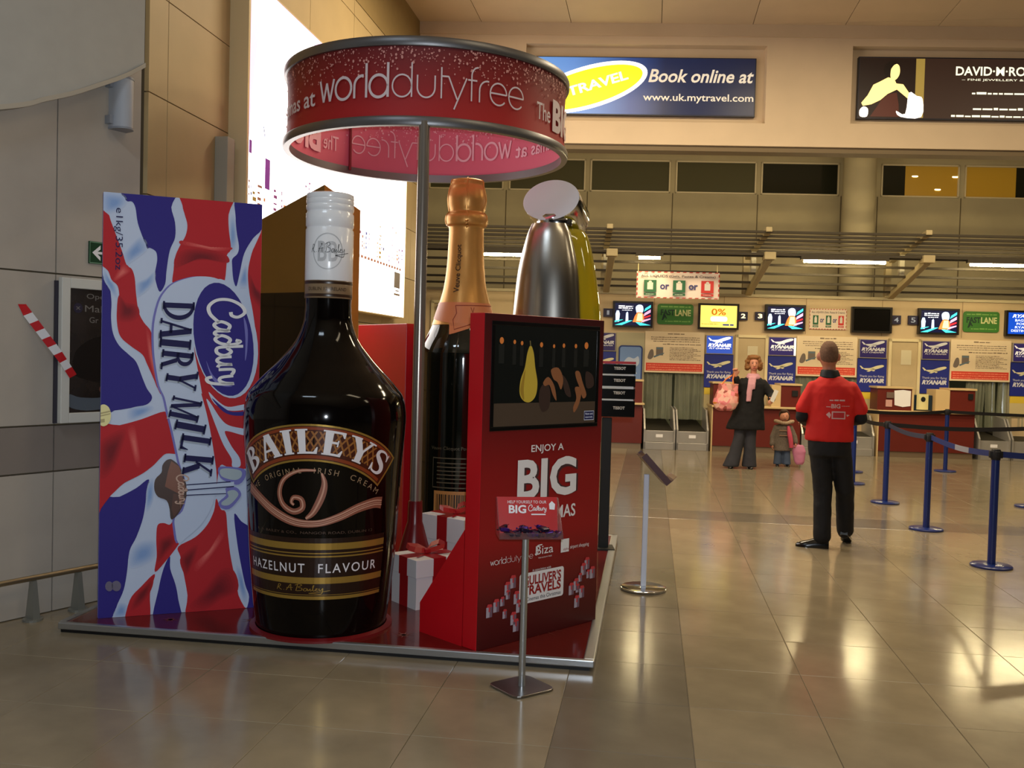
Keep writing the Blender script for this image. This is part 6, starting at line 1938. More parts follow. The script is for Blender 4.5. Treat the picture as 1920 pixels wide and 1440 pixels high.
# ================================================================== DESKS
m_dr = M('desk_red_laminate', (98, 33, 25), 0.4, noise=0.05, nscale=3)
m_dk = M('desk_recess_dark', (40, 16, 14), 0.6)
m_dt = M('desk_top_beech', (204, 176, 128), 0.4)
m_kick = M('desk_kick_steel', (150, 130, 108), 0.35, metal=0.6)


def desk(u0_, u1_, lab, v=16.85):
    t = thing('checkin_desk', lab, 'desk', Bp(u0_, v), BA, 'check-in desks')
    w = u1_ - u0_
    obj('kick_plate', box(0.01, w - 0.01, 0.02, 0.5, 0.0, 0.1), m_kick, t)
    obj('desk_body', box(0.0, w, 0.0, 0.52, 0.1, 0.775), m_dr, t, bevel=0.004)
    obj('worktop', box(-0.03, w + 0.03, -0.06, 0.55, 0.775, 0.81, 0.006), m_dt, t)
    obj('edge_strip', box(-0.02, 0.0, -0.01, 0.5, 0.0, 0.775), m_dt, t)
    return t


def hutch(t, x0_, x1_, side=None):
    h = obj('hutch', box(x0_, x1_, 0.02, 0.42, 0.81, 1.185), m_dr, t, bevel=0.004)
    obj('hutch_top', box(x0_ - 0.02, x1_ + 0.02, 0.0, 0.44, 1.185, 1.215), m_dt, h)
    if side:
        obj('hutch_cheek', box(side[0], side[1], 0.01, 0.43, 0.81, 1.185), m_dt, h)
    return h


d1 = desk(0.45, 1.44, 'red check-in desk half hidden behind the watch sign')
hutch(d1, 0.85, 0.98)
d2 = desk(2.66, 4.17, 'red check-in desk with worktop behind the woman and child')
hutch(d2, 0.0, 0.37)
h2 = hutch(d2, 1.16, 1.50, (1.0, 1.16))
obj('card_reader', box(1.35, 1.45, -0.0, 0.022, 1.0, 1.1), m_blackm, h2)
d3 = desk(5.50, 7.12, 'red check-in desk with paper notice right of the man in red')
h3 = hutch(d3, -0.03, 0.55, (0.55, 0.585))
obj('paper_notice', front(poly2([(0.26, 0.90), (0.40, 0.87), (0.53, 0.89), (0.53, 1.15), (0.40, 1.165), (0.25, 1.15)]), 0.012), m_whitep, h3)
obj('small_notice', front(rect2(0.11, 0.87, 0.22, 0.99), 0.012), M('notice_pinkish', (196, 150, 140), 0.6), h3)
obj('wall_box', box(0.12, 0.24, 0.0, 0.022, 1.02, 1.12), M('box_grey', (110, 90, 80), 0.5), h3)
h4 = hutch(d3, 1.19, 1.62, (0.95, 1.19))
obj('card_reader', box(1.5, 1.58, -0.0, 0.022, 1.03, 1.13), m_blackm, h4)
# leaflet box between the two hutches
lb_ = thing('leaflet_box', 'dark blue leaflet box with pale curved card on the right-hand desk', 'leaflet box', Bp(6.27, 16.98, 0.81), BA)
obj('box_shell', box(-0.17, 0.17, 0.0, 0.22, 0.0, 0.27), M('box_petrol', (24, 44, 58), 0.4), lb_, bevel=0.006)
obj('card', ([(-0.10 + 0.2 * i / 6, -0.012 - 0.03 * math.sin(PI * i / 6), z_) for z_ in (0.02, 0.29) for i in range(7)] + [(-0.10 + 0.2 * i / 6, -0.008 - 0.03 * math.sin(PI * i / 6), z_) for z_ in (0.02, 0.29) for i in range(7)],
              [(i, i + 1, i + 8, i + 7) for i in range(6)] + [(i + 14, i + 21, i + 22, i + 15) for i in range(6)] + [(i + 7, i + 8, i + 22, i + 21) for i in range(6)]), M('card_pale_yellow', (216, 208, 150), 0.5), lb_, smooth=True)
obj('card_emblem', front(ell2(0.0, 0.2, 0.04, 0.045, 14), -0.045), m_blackm, lb_)
cd_ = obj('standing_card', ([(-0.03, 0, 0), (0.03, 0, 0), (0.025, 0.03, 0.1), (-0.025, 0.03, 0.1), (-0.03, 0.06, 0), (0.03, 0.06, 0)], [(0, 1, 2, 3), (3, 2, 5, 4)]), M('card_cream', (220, 206, 150), 0.5), loc=Bp(6.86, 17.0, 1.027), rotz=BA)
tag(cd_, 'small folded card standing on top of the right-hand desk', 'card')

# ================================================================== SLATTED CANOPY WITH TUBE LIGHTS
cn_ = thing('slatted_canopy', 'slatted metal canopy with cream brackets above the check-in wall', 'canopy', Bp(0, 17.3), BA)
m_slat = M('slat_bronze', (58, 50, 34), 0.6, metal=0.1)
m_brk = M('bracket_cream', (168, 152, 112), 0.6)
UP = [(-1.7 + 0.23 * i, 3.66 - 0.036 * i) for i in range(7)]
LO = [(-1.5, 3.30), (-1.15, 3.19), (-0.75, 3.08), (-0.35, 2.96), (-0.02, 2.87)]
for y_, z_ in UP + LO:
    obj('slat', box(-5.6, 10.6, y_ - 0.03, y_ + 0.03, z_ - 0.018, z_ + 0.018), m_slat, cn_)
for u in (-4.3, -1.8, 0.72, 3.25, 5.75, 8.25, 10.4):
    b_ = obj('lower_arm', mxf(box(-0.055, 0.055, 0.0, 1.72, -0.05, 0.05), Matrix.Translation((u + 0.05, -1.55, 3.26)) @ Matrix.Rotation(math.atan2(-0.44, 1.6), 4, 'X')), m_brk, cn_, bevel=0.01)
    obj('arm_head', mxf(box(-0.09, 0.09, -0.12, 0.1, -0.05, 0.07), Matrix.Translation((u + 0.05, -1.55, 3.28))), m_brk, b_, bevel=0.01)
    obj('upper_arm', mxf(box(-0.05, 0.05, 0.0, 1.75, -0.04, 0.04), Matrix.Translation((u, -1.75, 3.70)) @ Matrix.Rotation(math.atan2(-0.26, 1.6), 4, 'X')), m_brk, cn_, bevel=0.01)
    obj('post', box(u - 0.05, u + 0.05, 0.1, 0.2, 2.79, 3.5), m_brk, cn_)
    obj('strut', box(u - 0.04, u + 0.04, -0.58, -0.5, 3.1, 3.55), M('strut_white', (206, 198, 170), 0.5), cn_)
m_tube = M('tube_glow', (255, 232, 176), 0.4, emit=110.0)
for (a, b, lab) in ((-1.36, -0.62, 'glowing tube light right of the champagne bottle neck'), (1.21, 1.55, 'short glowing end of a tube light above the hanging banner'), (3.85, 5.14, 'long glowing tube light in the canopy above the man in red'), (6.47, 7.95, 'long glowing tube light in the canopy at the right edge')):
    t = thing('tube_light', lab, 'tube light', Bp(0, 15.72), BA, 'canopy tube lights')
    obj('housing', box(a - 0.05, b + 0.05, -0.03, 0.05, 3.245, 3.30), m_slat, t)
    obj('tube', tube((a, 0, 3.222), (b, 0, 3.222), 0.024, n=12), m_tube, t, smooth=True)
obj('light_rail', box(-5.6, 10.6, -1.60, -1.54, 3.30, 3.34), m_slat, cn_)

# ================================================================== QUEUE POSTS
m_qb = M('post_blue', (20, 40, 104), 0.3, coat=0.3)
m_qbelt = M('belt_blue', (34, 48, 110), 0.6)
m_qblack = M('belt_black', (18, 16, 18), 0.6)
QP = [((2.75, 8.13), 'blue queue post nearest the camera at the right edge'), ((2.70, 9.79), 'second nearest blue queue post, blue belt to the right'),
      ((2.72, 11.54), 'third blue queue post, just right of the man in red'), ((2.70, 13.24), 'blue queue post partly hidden behind the legs of the man in red'),
      ((2.975, 14.67), 'farthest blue queue post, mostly hidden behind the man in red'), ((4.46, 15.30), 'blue queue post standing before the right-hand red desk'),
      ((4.36, 11.75), 'blue queue post whose base just shows at the right frame edge')]


def belt(t, p, q, zz0, zz1, mat, patch=None, name='belt'):
    o = Vector((p[0], p[1], 0))
    d = Vector((q[0] - p[0], q[1] - p[1], 0))
    L_ = d.length
    nrm = Vector((-d.y, d.x, 0)).normalized() * 0.0012
    dn = d.normalized()
    n = 14
    V, F = [], []
    for i in range(n + 1):
        tt = i / n
        c = dn * (0.035 + (L_ - 0.07) * tt)
        z = zz0 + (zz1 - zz0) * tt - 0.03 * math.sin(PI * tt)
        for s_ in (-1, 1):
            for hz in (-0.024, 0.024):
                V.append(tuple(c + nrm * s_ + Vector((0, 0, z + hz))))
    for i in range(n):
        a, b = 4 * i, 4 * i + 4
        F += [(a, b, b + 1, a + 1), (a + 2, a + 3, b + 3, b + 2), (a + 1, b + 1, b + 3, a + 3), (a, a + 2, b + 2, b)]
    fm = [(V, F)]
    if patch:
        F1 = [f_ for k, f_ in enumerate(F) if not (patch[0] <= k // 4 < patch[1])]
        F2 = [f_ for k, f_ in enumerate(F) if patch[0] <= k // 4 < patch[1]]
        return obj(name, [((V, F1), mat), ((V, F2), M('belt_grey_patch', (150, 152, 164), 0.4))], None, t)
    return obj(name, (V, F), mat, t)


posts = []
for (x_, y_), lab in QP:
    t = thing('queue_post', lab, 'queue post', (x_, y_, 0), 0, 'blue queue barrier posts')
    obj('base', lathe([(0.0, 0.0), (0.155, 0.0), (0.158, 0.004), (0.158, 0.014), (0.15, 0.02), (0.05, 0.026), (0.0, 0.026)], 40, False, False), m_qb, t, smooth=True)
    obj('tube', tube((0, 0, 0.02), (0, 0, 0.87), 0.031, n=24), m_qb, t, smooth=True)
    obj('belt_head', join(lathe([(0.0, 0.86), (0.034, 0.86), (0.036, 0.87), (0.036, 0.935), (0.03, 0.945), (0.0, 0.947)], 24, False, False), box(-0.05, 0.05, -0.018, 0.018, 0.875, 0.93, 0.004), box(-0.018, 0.018, -0.05, 0.05, 0.875, 0.93, 0.004)), m_qblack, t, smooth=True)
    posts.append(t)
P_ = [q[0] for q in QP]
belt(posts[0], P_[0], P_[1], 0.905, 0.905, m_qbelt, (5, 8))
belt(posts[0], P_[0], (4.4, 8.35), 0.905, 0.905, m_qbelt)
belt(posts[1], P_[1], P_[2], 0.905, 0.905, M('belt_slate', (52, 56, 80), 0.6))
belt(posts[2], P_[2], P_[3], 0.905, 0.905, m_qblack)
belt(posts[2], P_[2], P_[6], 0.905, 0.905, m_qblack)
belt(posts[3], P_[3], P_[4], 0.905, 0.905, m_qblack)
belt(posts[4], P_[4], P_[5], 0.905, 0.905, m_qblack)
belt(posts[5], P_[5], (7.8, 15.7), 0.905, 0.905, m_qblack)
belt(posts[6], P_[6], (7.5, 12.1), 0.905, 0.905, m_qblack)


# ================================================================== PEOPLE
def capsule(p0, p1, r0_, r1_, n=14):
    p0, p1 = Vector(p0), Vector(p1)
    x, y, d = frame_of(p1 - p0)
    rings = []
    for k in range(4):
        a = PI / 2 * (k + 0.15) / 4
        rings.append((p0 - d * r0_ * math.cos(a), r0_ * math.sin(a)))
    for k in range(4):
        a = PI / 2 * (1 - k / 4)
        rings.append((p1 + d * r1_ * math.cos(a), r1_ * math.sin(a)))
    V, F = [], []
    for c, r in rings:
        for i in range(n):
            a = 2 * PI * i / n
            V.append(tuple(c + (x * math.cos(a) + y * math.sin(a)) * max(r, 1e-4)))
    m = len(rings)
    for k in range(m - 1):
        for i in range(n):
            j = (i + 1) % n
            F.append((k * n + i, (k + 1) * n + i, (k + 1) * n + j, k * n + j))
    F.append(tuple(range(n)))
    F.append(tuple(range(m * n - 1, (m - 1) * n - 1, -1)))
    return V, F


def ellipsoid(c, r, rx=0.0, rz=0.0, n=18):
    V, F = [], []
    m = n // 2
    mt = Matrix.Translation(c) @ Matrix.Rotation(rz, 4, 'Z') @ Matrix.Rotation(rx, 4, 'X')
    for k in range(1, m):
        ph = PI * k / m
        for i in range(n):
            a = 2 * PI * i / n
            V.append(tuple(mt @ Vector((r[0] * math.sin(ph) * math.cos(a), r[1] * math.sin(ph) * math.sin(a), r[2] * math.cos(ph)))))
    for k in range(m - 2):
        for i in range(n):
            j = (i + 1) % n
            F.append((k * n + i, (k + 1) * n + i, (k + 1) * n + j, k * n + j))
    F.append(tuple(range(n)))
    F.append(tuple(range((m - 1) * n - 1, (m - 2) * n - 1, -1)))
    return V, F


def loft(rings, n=28):
    """rings: (z, cx, cy, rx, ry)"""
    V, F = [], []
    for z, cx, cy, rx, ry_ in rings:
        for i in range(n):
            a = 2 * PI * i / n
            V.append((cx + rx * math.cos(a), cy + ry_ * math.sin(a), z))
    for k in range(len(rings) - 1):
        for i in range(n):
            j = (i + 1) % n
            F.append((k * n + i, k * n + j, (k + 1) * n + j, (k + 1) * n + i))
    F.append(tuple(range(n - 1, -1, -1)))
    o = (len(rings) - 1) * n
    F.append(tuple(range(o, o + n)))
    return V, F


def blob(name, prims, mat, parent, voxel=0.012, it=5, disp=0.0):
    """fuse overlapping solids into one continuous smooth skin"""
    g = join(*prims)
    o = obj(name, g, mat, None)
    bm = bmesh.new()
    bm.from_mesh(o.data)
    bmesh.ops.recalc_face_normals(bm, faces=bm.faces)
    bm.to_mesh(o.data)
    bm.free()
    r = o.modifiers.new('r', 'REMESH')
    r.mode = 'VOXEL'
    r.voxel_size = voxel
    s = o.modifiers.new('s', 'SMOOTH')
    s.iterations = it
    s.factor = 0.5
    if disp:
        tx_ = bpy.data.textures.new('folds', 'CLOUDS')
        tx_.noise_scale = 0.09
        d = o.modifiers.new('d', 'DISPLACE')
        d.texture = tx_
        d.strength = disp
        d.mid_level = 0.5
    dg = bpy.context.evaluated_depsgraph_get()
    me = bpy.data.meshes.new_from_object(o.evaluated_get(dg))
    o.modifiers.clear()
    old = o.data
    o.data = me
    bpy.data.meshes.remove(old)
    if not me.materials:
        me.materials.append(mat)
    me.polygons.foreach_set('use_smooth', [True] * len(me.polygons))
    o.parent = parent
    return o


def hand(w, d, n_, s=1.0, curl=0.6, thumb=1):
    """palm and five bent fingers: w wrist, d pointing direction, n_ palm normal"""
    w, d, n_ = Vector(w), Vector(d).normalized(), Vector(n_).normalized()
    sd = d.cross(n_).normalized()
    g = [capsule(w, w + d * 0.045 * s, 0.024 * s, 0.03 * s, 10), capsule(w + d * 0.06 * s + sd * 0.022 * s, w + d * 0.06 * s - sd * 0.022 * s, 0.017 * s, 0.017 * s, 8), capsule(w + d * 0.03 * s + sd * 0.02 * s, w + d * 0.03 * s - sd * 0.02 * s, 0.017 * s, 0.017 * s, 8)]
    for k, (off, ln) in enumerate(((0.033, 0.034), (0.012, 0.04), (-0.01, 0.038), (-0.031, 0.03))):
        b = w + d * 0.075 * s + sd * off * s
        m_ = b + (d * math.cos(curl * 0.6) + n_ * math.sin(curl * 0.6)) * ln * s
        e_ = m_ + (d * math.cos(curl * 1.8) + n_ * math.sin(curl * 1.8)) * ln * 0.9 * s
        g += [capsule(b, m_, 0.0095 * s, 0.009 * s, 8), capsule(m_, e_, 0.009 * s, 0.0075 * s, 8)]
    tb = w + d * 0.02 * s + sd * 0.03 * thumb * s
    tm_ = tb + (d * 0.6 + sd * thumb * 0.7 + n_ * 0.3).normalized() * 0.04 * s
    g += [capsule(tb, tm_, 0.012 * s, 0.01 * s, 8), capsule(tm_, tm_ + (d * 0.8 + n_ * 0.5).normalized() * 0.03 * s, 0.01 * s, 0.008 * s, 8)]
    return g


def shoe(c, ang, s=1.0, pitch=0.0):
    """c: ankle point over the heel on the floor; toe along ang"""
    prof_ = [(-0.06, 0.03), (-0.02, 0.036), (0.05, 0.038), (0.11, 0.045), (0.16, 0.044), (0.20, 0.03), (0.215, 0.012)]
    hts = [0.075, 0.085, 0.085, 0.062, 0.048, 0.036, 0.02]
    V, F = [], []
    for (x, w), h in zip(prof_, hts):
        for (yy, zz_) in ((-w, 0.0), (-w * 1.02, h * 0.4), (-w * 0.62, h * 0.92), (0, h), (w * 0.62, h * 0.92), (w * 1.02, h * 0.4), (w, 0.0)):
            V.append((x, yy, zz_))
    n = 7
    for k in range(len(prof_) - 1):
        for i in range(n - 1):
            F.append((k * n + i, k * n + i + 1, (k + 1) * n + i + 1, (k + 1) * n + i))
        F.append((k * n, (k + 1) * n, (k + 1) * n + n - 1, k * n + n - 1))
    F.append(tuple(range(n)))
    o = (len(prof_) - 1) * n
    F.append(tuple(range(o + n - 1, o - 1, -1)))
    m_ = Matrix.Translation(c) @ Matrix.Rotation(ang, 4, 'Z') @ Matrix.Translation((0.19 * s, 0, 0)) @ Matrix.Rotation(pitch, 4, 'Y') @ Matrix.Translation((-0.19 * s, 0, 0)) @ Matrix.Scale(s, 4)
    return mxf((V, F), m_)


m_skin = M('skin', (206, 142, 112), 0.5, noise=0.05, nscale=12)
m_skin_m = M('skin_deeper', (178, 112, 84), 0.5, noise=0.06, nscale=12)  # deeper skin tone of the man

# ---- man in red, seen from behind
mn = thing('person', 'man in red short-sleeved shirt over black sleeves, walking away from the camera', 'person', (1.565, 8.55, 0))
sp_ = [(0.93, -0.027, 0, 0.17, 0.11), (1.05, -0.025, 0, 0.165, 0.105), (1.25, -0.02, 0, 0.18, 0.11), (1.4, -0.02, 0, 0.17, 0.10), (1.47, -0.025, 0, 0.09, 0.06)]
bodyp = [loft(sp_), capsule((-0.04, 0.0, 1.44), (-0.052, 0.005, 1.58), 0.058, 0.056), ellipsoid((-0.055, 0.012, 1.665), (0.078, 0.1, 0.122)), ellipsoid((-0.055, 0.06, 1.62), (0.055, 0.055, 0.07)),
         ellipsoid((-0.14, 0.01, 1.65), (0.014, 0.024, 0.036), 0.0, 0.4), ellipsoid((0.03, 0.01, 1.65), (0.014, 0.024, 0.036), 0.0, -0.4), capsule((-0.055, 0.11, 1.66), (-0.055, 0.125, 1.635), 0.012, 0.016)]
for sx_, el, wr in ((-0.205, (-0.262, 0.0, 1.13), (-0.2, 0.22, 1.08)), (0.165, (0.226, 0.0, 1.13), (0.16, 0.22, 1.08))):
    bodyp += [capsule((sx_ * 0.84, 0, 1.375), el, 0.045, 0.042), capsule(el, wr, 0.042, 0.03)]
    bodyp += hand(wr, (Vector(wr) - Vector(el)), (0, 0, -1), 1.0, 0.7, 1 if sx_ < 0 else -1)
for hp, kn, an_ in (((-0.105, 0, 0.9), (-0.06, 0.02, 0.5), (-0.06, 0.0, 0.08)), ((0.075, 0, 0.9), (0.13, 0.05, 0.5), (0.165, 0.2, 0.1))):
    bodyp += [capsule(hp, kn, 0.08, 0.055), capsule(kn, an_, 0.055, 0.04)]
blob('body', bodyp, m_skin_m, mn, 0.009, 3)
obj('face_features', join(ellipsoid((-0.085, 0.105, 1.675), (0.012, 0.006, 0.007), n=8), ellipsoid((-0.025, 0.105, 1.675), (0.012, 0.006, 0.007), n=8), capsule((-0.075, 0.108, 1.6), (-0.035, 0.108, 1.6), 0.006, 0.006, 6)), M('eye_brown', (60, 40, 34), 0.4), mn)
hr = blob('cropped_hair', [ellipsoid((-0.055, 0.006, 1.675), (0.0805, 0.1025, 0.118))], M('hair_cropped', (104, 74, 54), 0.8, noise=0.2, nscale=90), mn, 0.008, 2)
bm = bmesh.new()
bm.from_mesh(hr.data)
bmesh.ops.bisect_plane(bm, geom=list(bm.verts) + list(bm.edges) + list(bm.faces), plane_co=(-0.055, 0.03, 1.66), plane_no=(0, 0.55, -0.8), clear_outer=True)
bm.to_mesh(hr.data)
bm.free()
m_shirt = M('shirt_red', (204, 28, 22), 0.75, noise=0.08, nscale=5, bump=0.2, bscale=9)
shp = [loft([(0.925, -0.027, 0, 0.20, 0.135), (0.95, -0.027, 0, 0.205, 0.14), (1.0, -0.027, 0.0, 0.2, 0.14), (1.1, -0.025, 0, 0.195, 0.135), (1.22, -0.02, 0, 0.2, 0.135), (1.34, -0.02, 0, 0.21, 0.13), (1.40, -0.02, 0, 0.19, 0.115), (1.45, -0.025, 0, 0.135, 0.09), (1.49, -0.03, 0, 0.08, 0.072)])]
for sx_, el in ((-0.205, (-0.262, 0.0, 1.16)), (0.165, (0.226, 0.0, 1.16))):
    shp += [capsule((sx_ * 0.82, 0, 1.375), (sx_ + (el[0] - sx_) * 0.8, 0.0, 1.40 + (el[2] - 1.40) * 0.8), 0.072, 0.07)]
blob('red_shirt', shp, m_shirt, mn, 0.012, 4, 0.012)
blob('black_collar', [loft([(1.465, -0.037, 0, 0.09, 0.084), (1.51, -0.042, 0.0, 0.08, 0.076), (1.54, -0.046, 0.0, 0.07, 0.07)])], m_blackm, mn, 0.008, 2)
m_slv = M('sleeve_black', (16, 15, 18), 0.8)
for sx_, el, wr in ((-0.205, (-0.262, 0.0, 1.13), (-0.2, 0.22, 1.08)), (0.165, (0.226, 0.0, 1.13), (0.16, 0.22, 1.08))):
    blob('black_sleeve', [capsule((sx_ + (el[0] - sx_) * 0.4, 0, 1.27), el, 0.055, 0.056), capsule(el, wr, 0.056, 0.045)], m_slv, mn, 0.01, 3, 0.006)
m_trs = M('trousers_black', (14, 13, 16), 0.75, bump=0.15, bscale=10)
blob('black_trousers', [loft([(0.8, -0.02, 0, 0.175, 0.125), (0.9, -0.025, 0, 0.18, 0.13), (0.97, -0.027, 0, 0.178, 0.125)]), capsule((-0.1, 0, 0.84), (-0.062, 0.02, 0.5), 0.1, 0.082), capsule((-0.062, 0.02, 0.5), (-0.058, 0.0, 0.1), 0.082, 0.075), capsule((0.068, 0, 0.84), (0.13, 0.06, 0.5), 0.1, 0.082), capsule((0.13, 0.06, 0.5), (0.17, 0.2, 0.13), 0.082, 0.074)], m_trs, mn, 0.012, 4, 0.012)
m_shoe = M('shoe_black', (10, 9, 9), 0.2, coat=0.5)
obj('shoe', shoe((-0.06, 0.0, 0.0), R(172)), m_shoe, mn, smooth=True, sharp=60)
obj('shoe', shoe((0.16, 0.16, 0.0), R(72), 1.0, R(24)), m_shoe, mn, smooth=True, sharp=60)
# print on the back of the shirt
pm = Matrix.Translation((0.0, 0, 0))
sh = [o for o in mn.children if o.name.startswith('red_shirt')][0]


def shirt_y(x, z):
    ok, loc, nr, idx = sh.ray_cast(Vector((x, -1.0, z)), Vector((0, 1, 0)))
    return (loc.y - 0.003) if ok else -0.14


dg = bpy.context.evaluated_depsgraph_get()
pw_ = []
pw_.append((join(greek(-0.06, 1.275, 0.07, 1.29), tbox('BIG', -0.045, 1.215, 0.03, 1.252, bold=0.03), greek(-0.085, 1.222, -0.05, 1.232), greek(0.04, 1.232, 0.11, 1.238), poly2([(-0.085, 1.16), (-0.055, 1.13), (-0.045, 1.16), (-0.06, 1.185)]), poly2([(0.085, 1.165), (0.115, 1.16), (0.09, 1.145)]), rect2(-0.04, 1.125, 0.075, 1.19)), M('shirt_print_pale', (214, 170, 168), 0.7)))
pw_.append((join(rect2(-0.03, 1.135, 0.065, 1.18)), M('shirt_print_red', (186, 40, 44), 0.7)))
lay = []
for k, (g, mm) in enumerate(pw_):
    g = slice_x(g, 0.02)
    lay.append(([(p[0], shirt_y(p[0], p[1]) - 0.0015 * k, p[1]) for p in g[0]], g[1]))
obj('back_print', [(lay[0], pw_[0][1]), (lay[1], pw_[1][1])], None, mn, kind='stuff')

# ---- woman facing the camera
wo = thing('person', 'woman in long black coat and pink scarf walking towards the camera', 'person', (1.40, 14.55, 0))
hx = 0.105
wb_ = [loft([(0.85, 0.03, 0, 0.15, 0.1), (1.1, 0.08, 0, 0.13, 0.09), (1.28, 0.09, 0, 0.16, 0.09), (1.34, 0.095, 0, 0.1, 0.07)]), capsule((0.097, 0, 1.3), (hx, -0.01, 1.45), 0.048, 0.045), ellipsoid((hx, -0.01, 1.545), (0.07, 0.088, 0.108)), ellipsoid((hx, -0.05, 1.50), (0.045, 0.045, 0.05)),
       capsule((hx, -0.095, 1.55), (hx, -0.108, 1.525), 0.009, 0.014, 8), ellipsoid((hx - 0.072, 0.0, 1.54), (0.012, 0.02, 0.03)), ellipsoid((hx + 0.072, 0.0, 1.54), (0.012, 0.02, 0.03))]
elL, wrL = (-0.11, -0.04, 1.17), (-0.165, -0.14, 1.38)
elR, wrR = (0.37, -0.02, 1.10), (0.35, -0.2, 1.03)
wb_ += [capsule((-0.07, 0, 1.29), elL, 0.045, 0.038), capsule(elL, wrL, 0.038, 0.026), capsule((0.27, 0, 1.28), elR, 0.045, 0.038), capsule(elR, wrR, 0.038, 0.026)]
wb_ += hand(wrL, (-0.1, -0.1, 1), (-0.3, -1, 0), 0.95, 1.2, 1) + hand(wrR, (-0.1, -1, -0.2), (-1, 0, -0.2), 0.95, 0.8, -1)
for hp, kn, an_ in (((-0.02, 0, 0.85), (-0.08, -0.03, 0.46), (-0.165, -0.02, 0.08)), ((0.1, 0, 0.85), (0.09, 0.0, 0.46), (0.085, 0.03, 0.08))):
    wb_ += [capsule(hp, kn, 0.075, 0.052), capsule(kn, an_, 0.052, 0.036)]
blob('body', wb_, m_skin, wo, 0.008, 2)
obj('eyes', join(ellipsoid((hx - 0.027, -0.088, 1.56), (0.011, 0.006, 0.006), n=8), ellipsoid((hx + 0.027, -0.088, 1.56), (0.011, 0.006, 0.006), n=8), capsule((hx - 0.04, -0.087, 1.578), (hx - 0.015, -0.092, 1.58), 0.003, 0.003, 6), capsule((hx + 0.015, -0.092, 1.58), (hx + 0.04, -0.087, 1.578), 0.003, 0.003, 6)), M('eye_brown', (60, 40, 34), 0.4), wo)
obj('mouth', capsule((hx - 0.024, -0.096, 1.492), (hx + 0.024, -0.096, 1.494), 0.006, 0.006, 6), M('lips', (176, 74, 70), 0.4), wo)
random.seed(4)
curl_ = [ellipsoid((hx, 0.045, 1.58), (0.118, 0.085, 0.115)), ellipsoid((hx - 0.09, 0.02, 1.52), (0.04, 0.06, 0.075)), ellipsoid((hx + 0.09, 0.02, 1.52), (0.04, 0.06, 0.075)), ellipsoid((hx, -0.03, 1.645), (0.075, 0.055, 0.04))]
for k in range(46):
    a = random.uniform(-0.35 * PI, 1.35 * PI)
    z = random.uniform(1.47, 1.67)
    rr_ = 0.105 if z < 1.62 else 0.07
    curl_.append(ellipsoid((hx + rr_ * 1.05 * math.cos(a), 0.02 + rr_ * max(math.sin(a), -0.55), z), (0.026, 0.026, 0.026), n=8))
blob('curly_hair', curl_, M('hair_blonde_brown', (134, 88, 42), 0.6, noise=0.25, nscale=40, bump=0.6, bscale=60), wo, 0.009, 1)
m_coat = M('coat_black', (15, 14, 15), 0.85, bump=0.2, bscale=14)
coat = [loft([(0.58, 0.01, 0, 0.285, 0.17), (0.62, 0.015, 0, 0.28, 0.17), (0.8, 0.045, 0, 0.235, 0.15), (1.0, 0.075, 0, 0.195, 0.135), (1.12, 0.085, 0, 0.185, 0.13), (1.26, 0.095, 0, 0.2, 0.12), (1.32, 0.097, 0, 0.15, 0.1), (1.37, 0.1, 0.01, 0.085, 0.075)]),
        capsule((-0.055, 0, 1.27), elL, 0.07, 0.06), capsule(elL, (-0.155, -0.12, 1.33), 0.062, 0.05), capsule((0.255, 0, 1.26), elR, 0.07, 0.062), capsule(elR, (0.355, -0.16, 1.045), 0.062, 0.055)]
blob('long_coat', coat, m_coat, wo, 0.012, 3, 0.014)
m_scarf = M('scarf_pink', (206, 150, 158), 0.85, bump=0.4, bscale=30)
blob('pink_scarf', [loft([(1.32, 0.1, -0.01, 0.1, 0.09), (1.36, 0.1, -0.012, 0.105, 0.095), (1.41, 0.1, -0.005, 0.08, 0.075)]), loft([(1.0, 0.03, -0.15, 0.038, 0.018), (1.1, 0.036, -0.15, 0.04, 0.02), (1.25, 0.05, -0.135, 0.04, 0.025), (1.36, 0.07, -0.09, 0.045, 0.03)]), loft([(1.18, 0.095, -0.14, 0.025, 0.018), (1.25, 0.095, -0.135, 0.03, 0.022), (1.36, 0.1, -0.09, 0.04, 0.028)])], m_scarf, wo, 0.01, 2, 0.01)
m_jean = M('jeans_charcoal', (52, 52, 58), 0.85, noise=0.1, nscale=10)
blob('flared_trousers', [loft([(0.62, 0.03, 0, 0.17, 0.12), (0.75, 0.04, 0, 0.17, 0.12), (0.9, 0.05, 0, 0.16, 0.11)]), loft([(0.025, -0.185, -0.03, 0.12, 0.11), (0.06, -0.175, -0.03, 0.118, 0.11), (0.25, -0.12, -0.03, 0.092, 0.085), (0.46, -0.075, -0.03, 0.082, 0.08), (0.7, -0.04, 0.0, 0.1, 0.1)]), loft([(0.025, 0.09, 0.03, 0.11, 0.11), (0.06, 0.09, 0.03, 0.108, 0.11), (0.25, 0.09, 0.01, 0.088, 0.085), (0.46, 0.09, 0.0, 0.082, 0.08), (0.7, 0.09, 0.0, 0.095, 0.1)])], m_jean, wo, 0.012, 3, 0.01)
obj('shoe', shoe((-0.16, 0.02, 0.0), R(-105), 0.85), m_shoe, wo, smooth=True, sharp=60)
obj('shoe', shoe((0.09, 0.07, 0.0), R(-85), 0.85), m_shoe, wo, smooth=True, sharp=60)
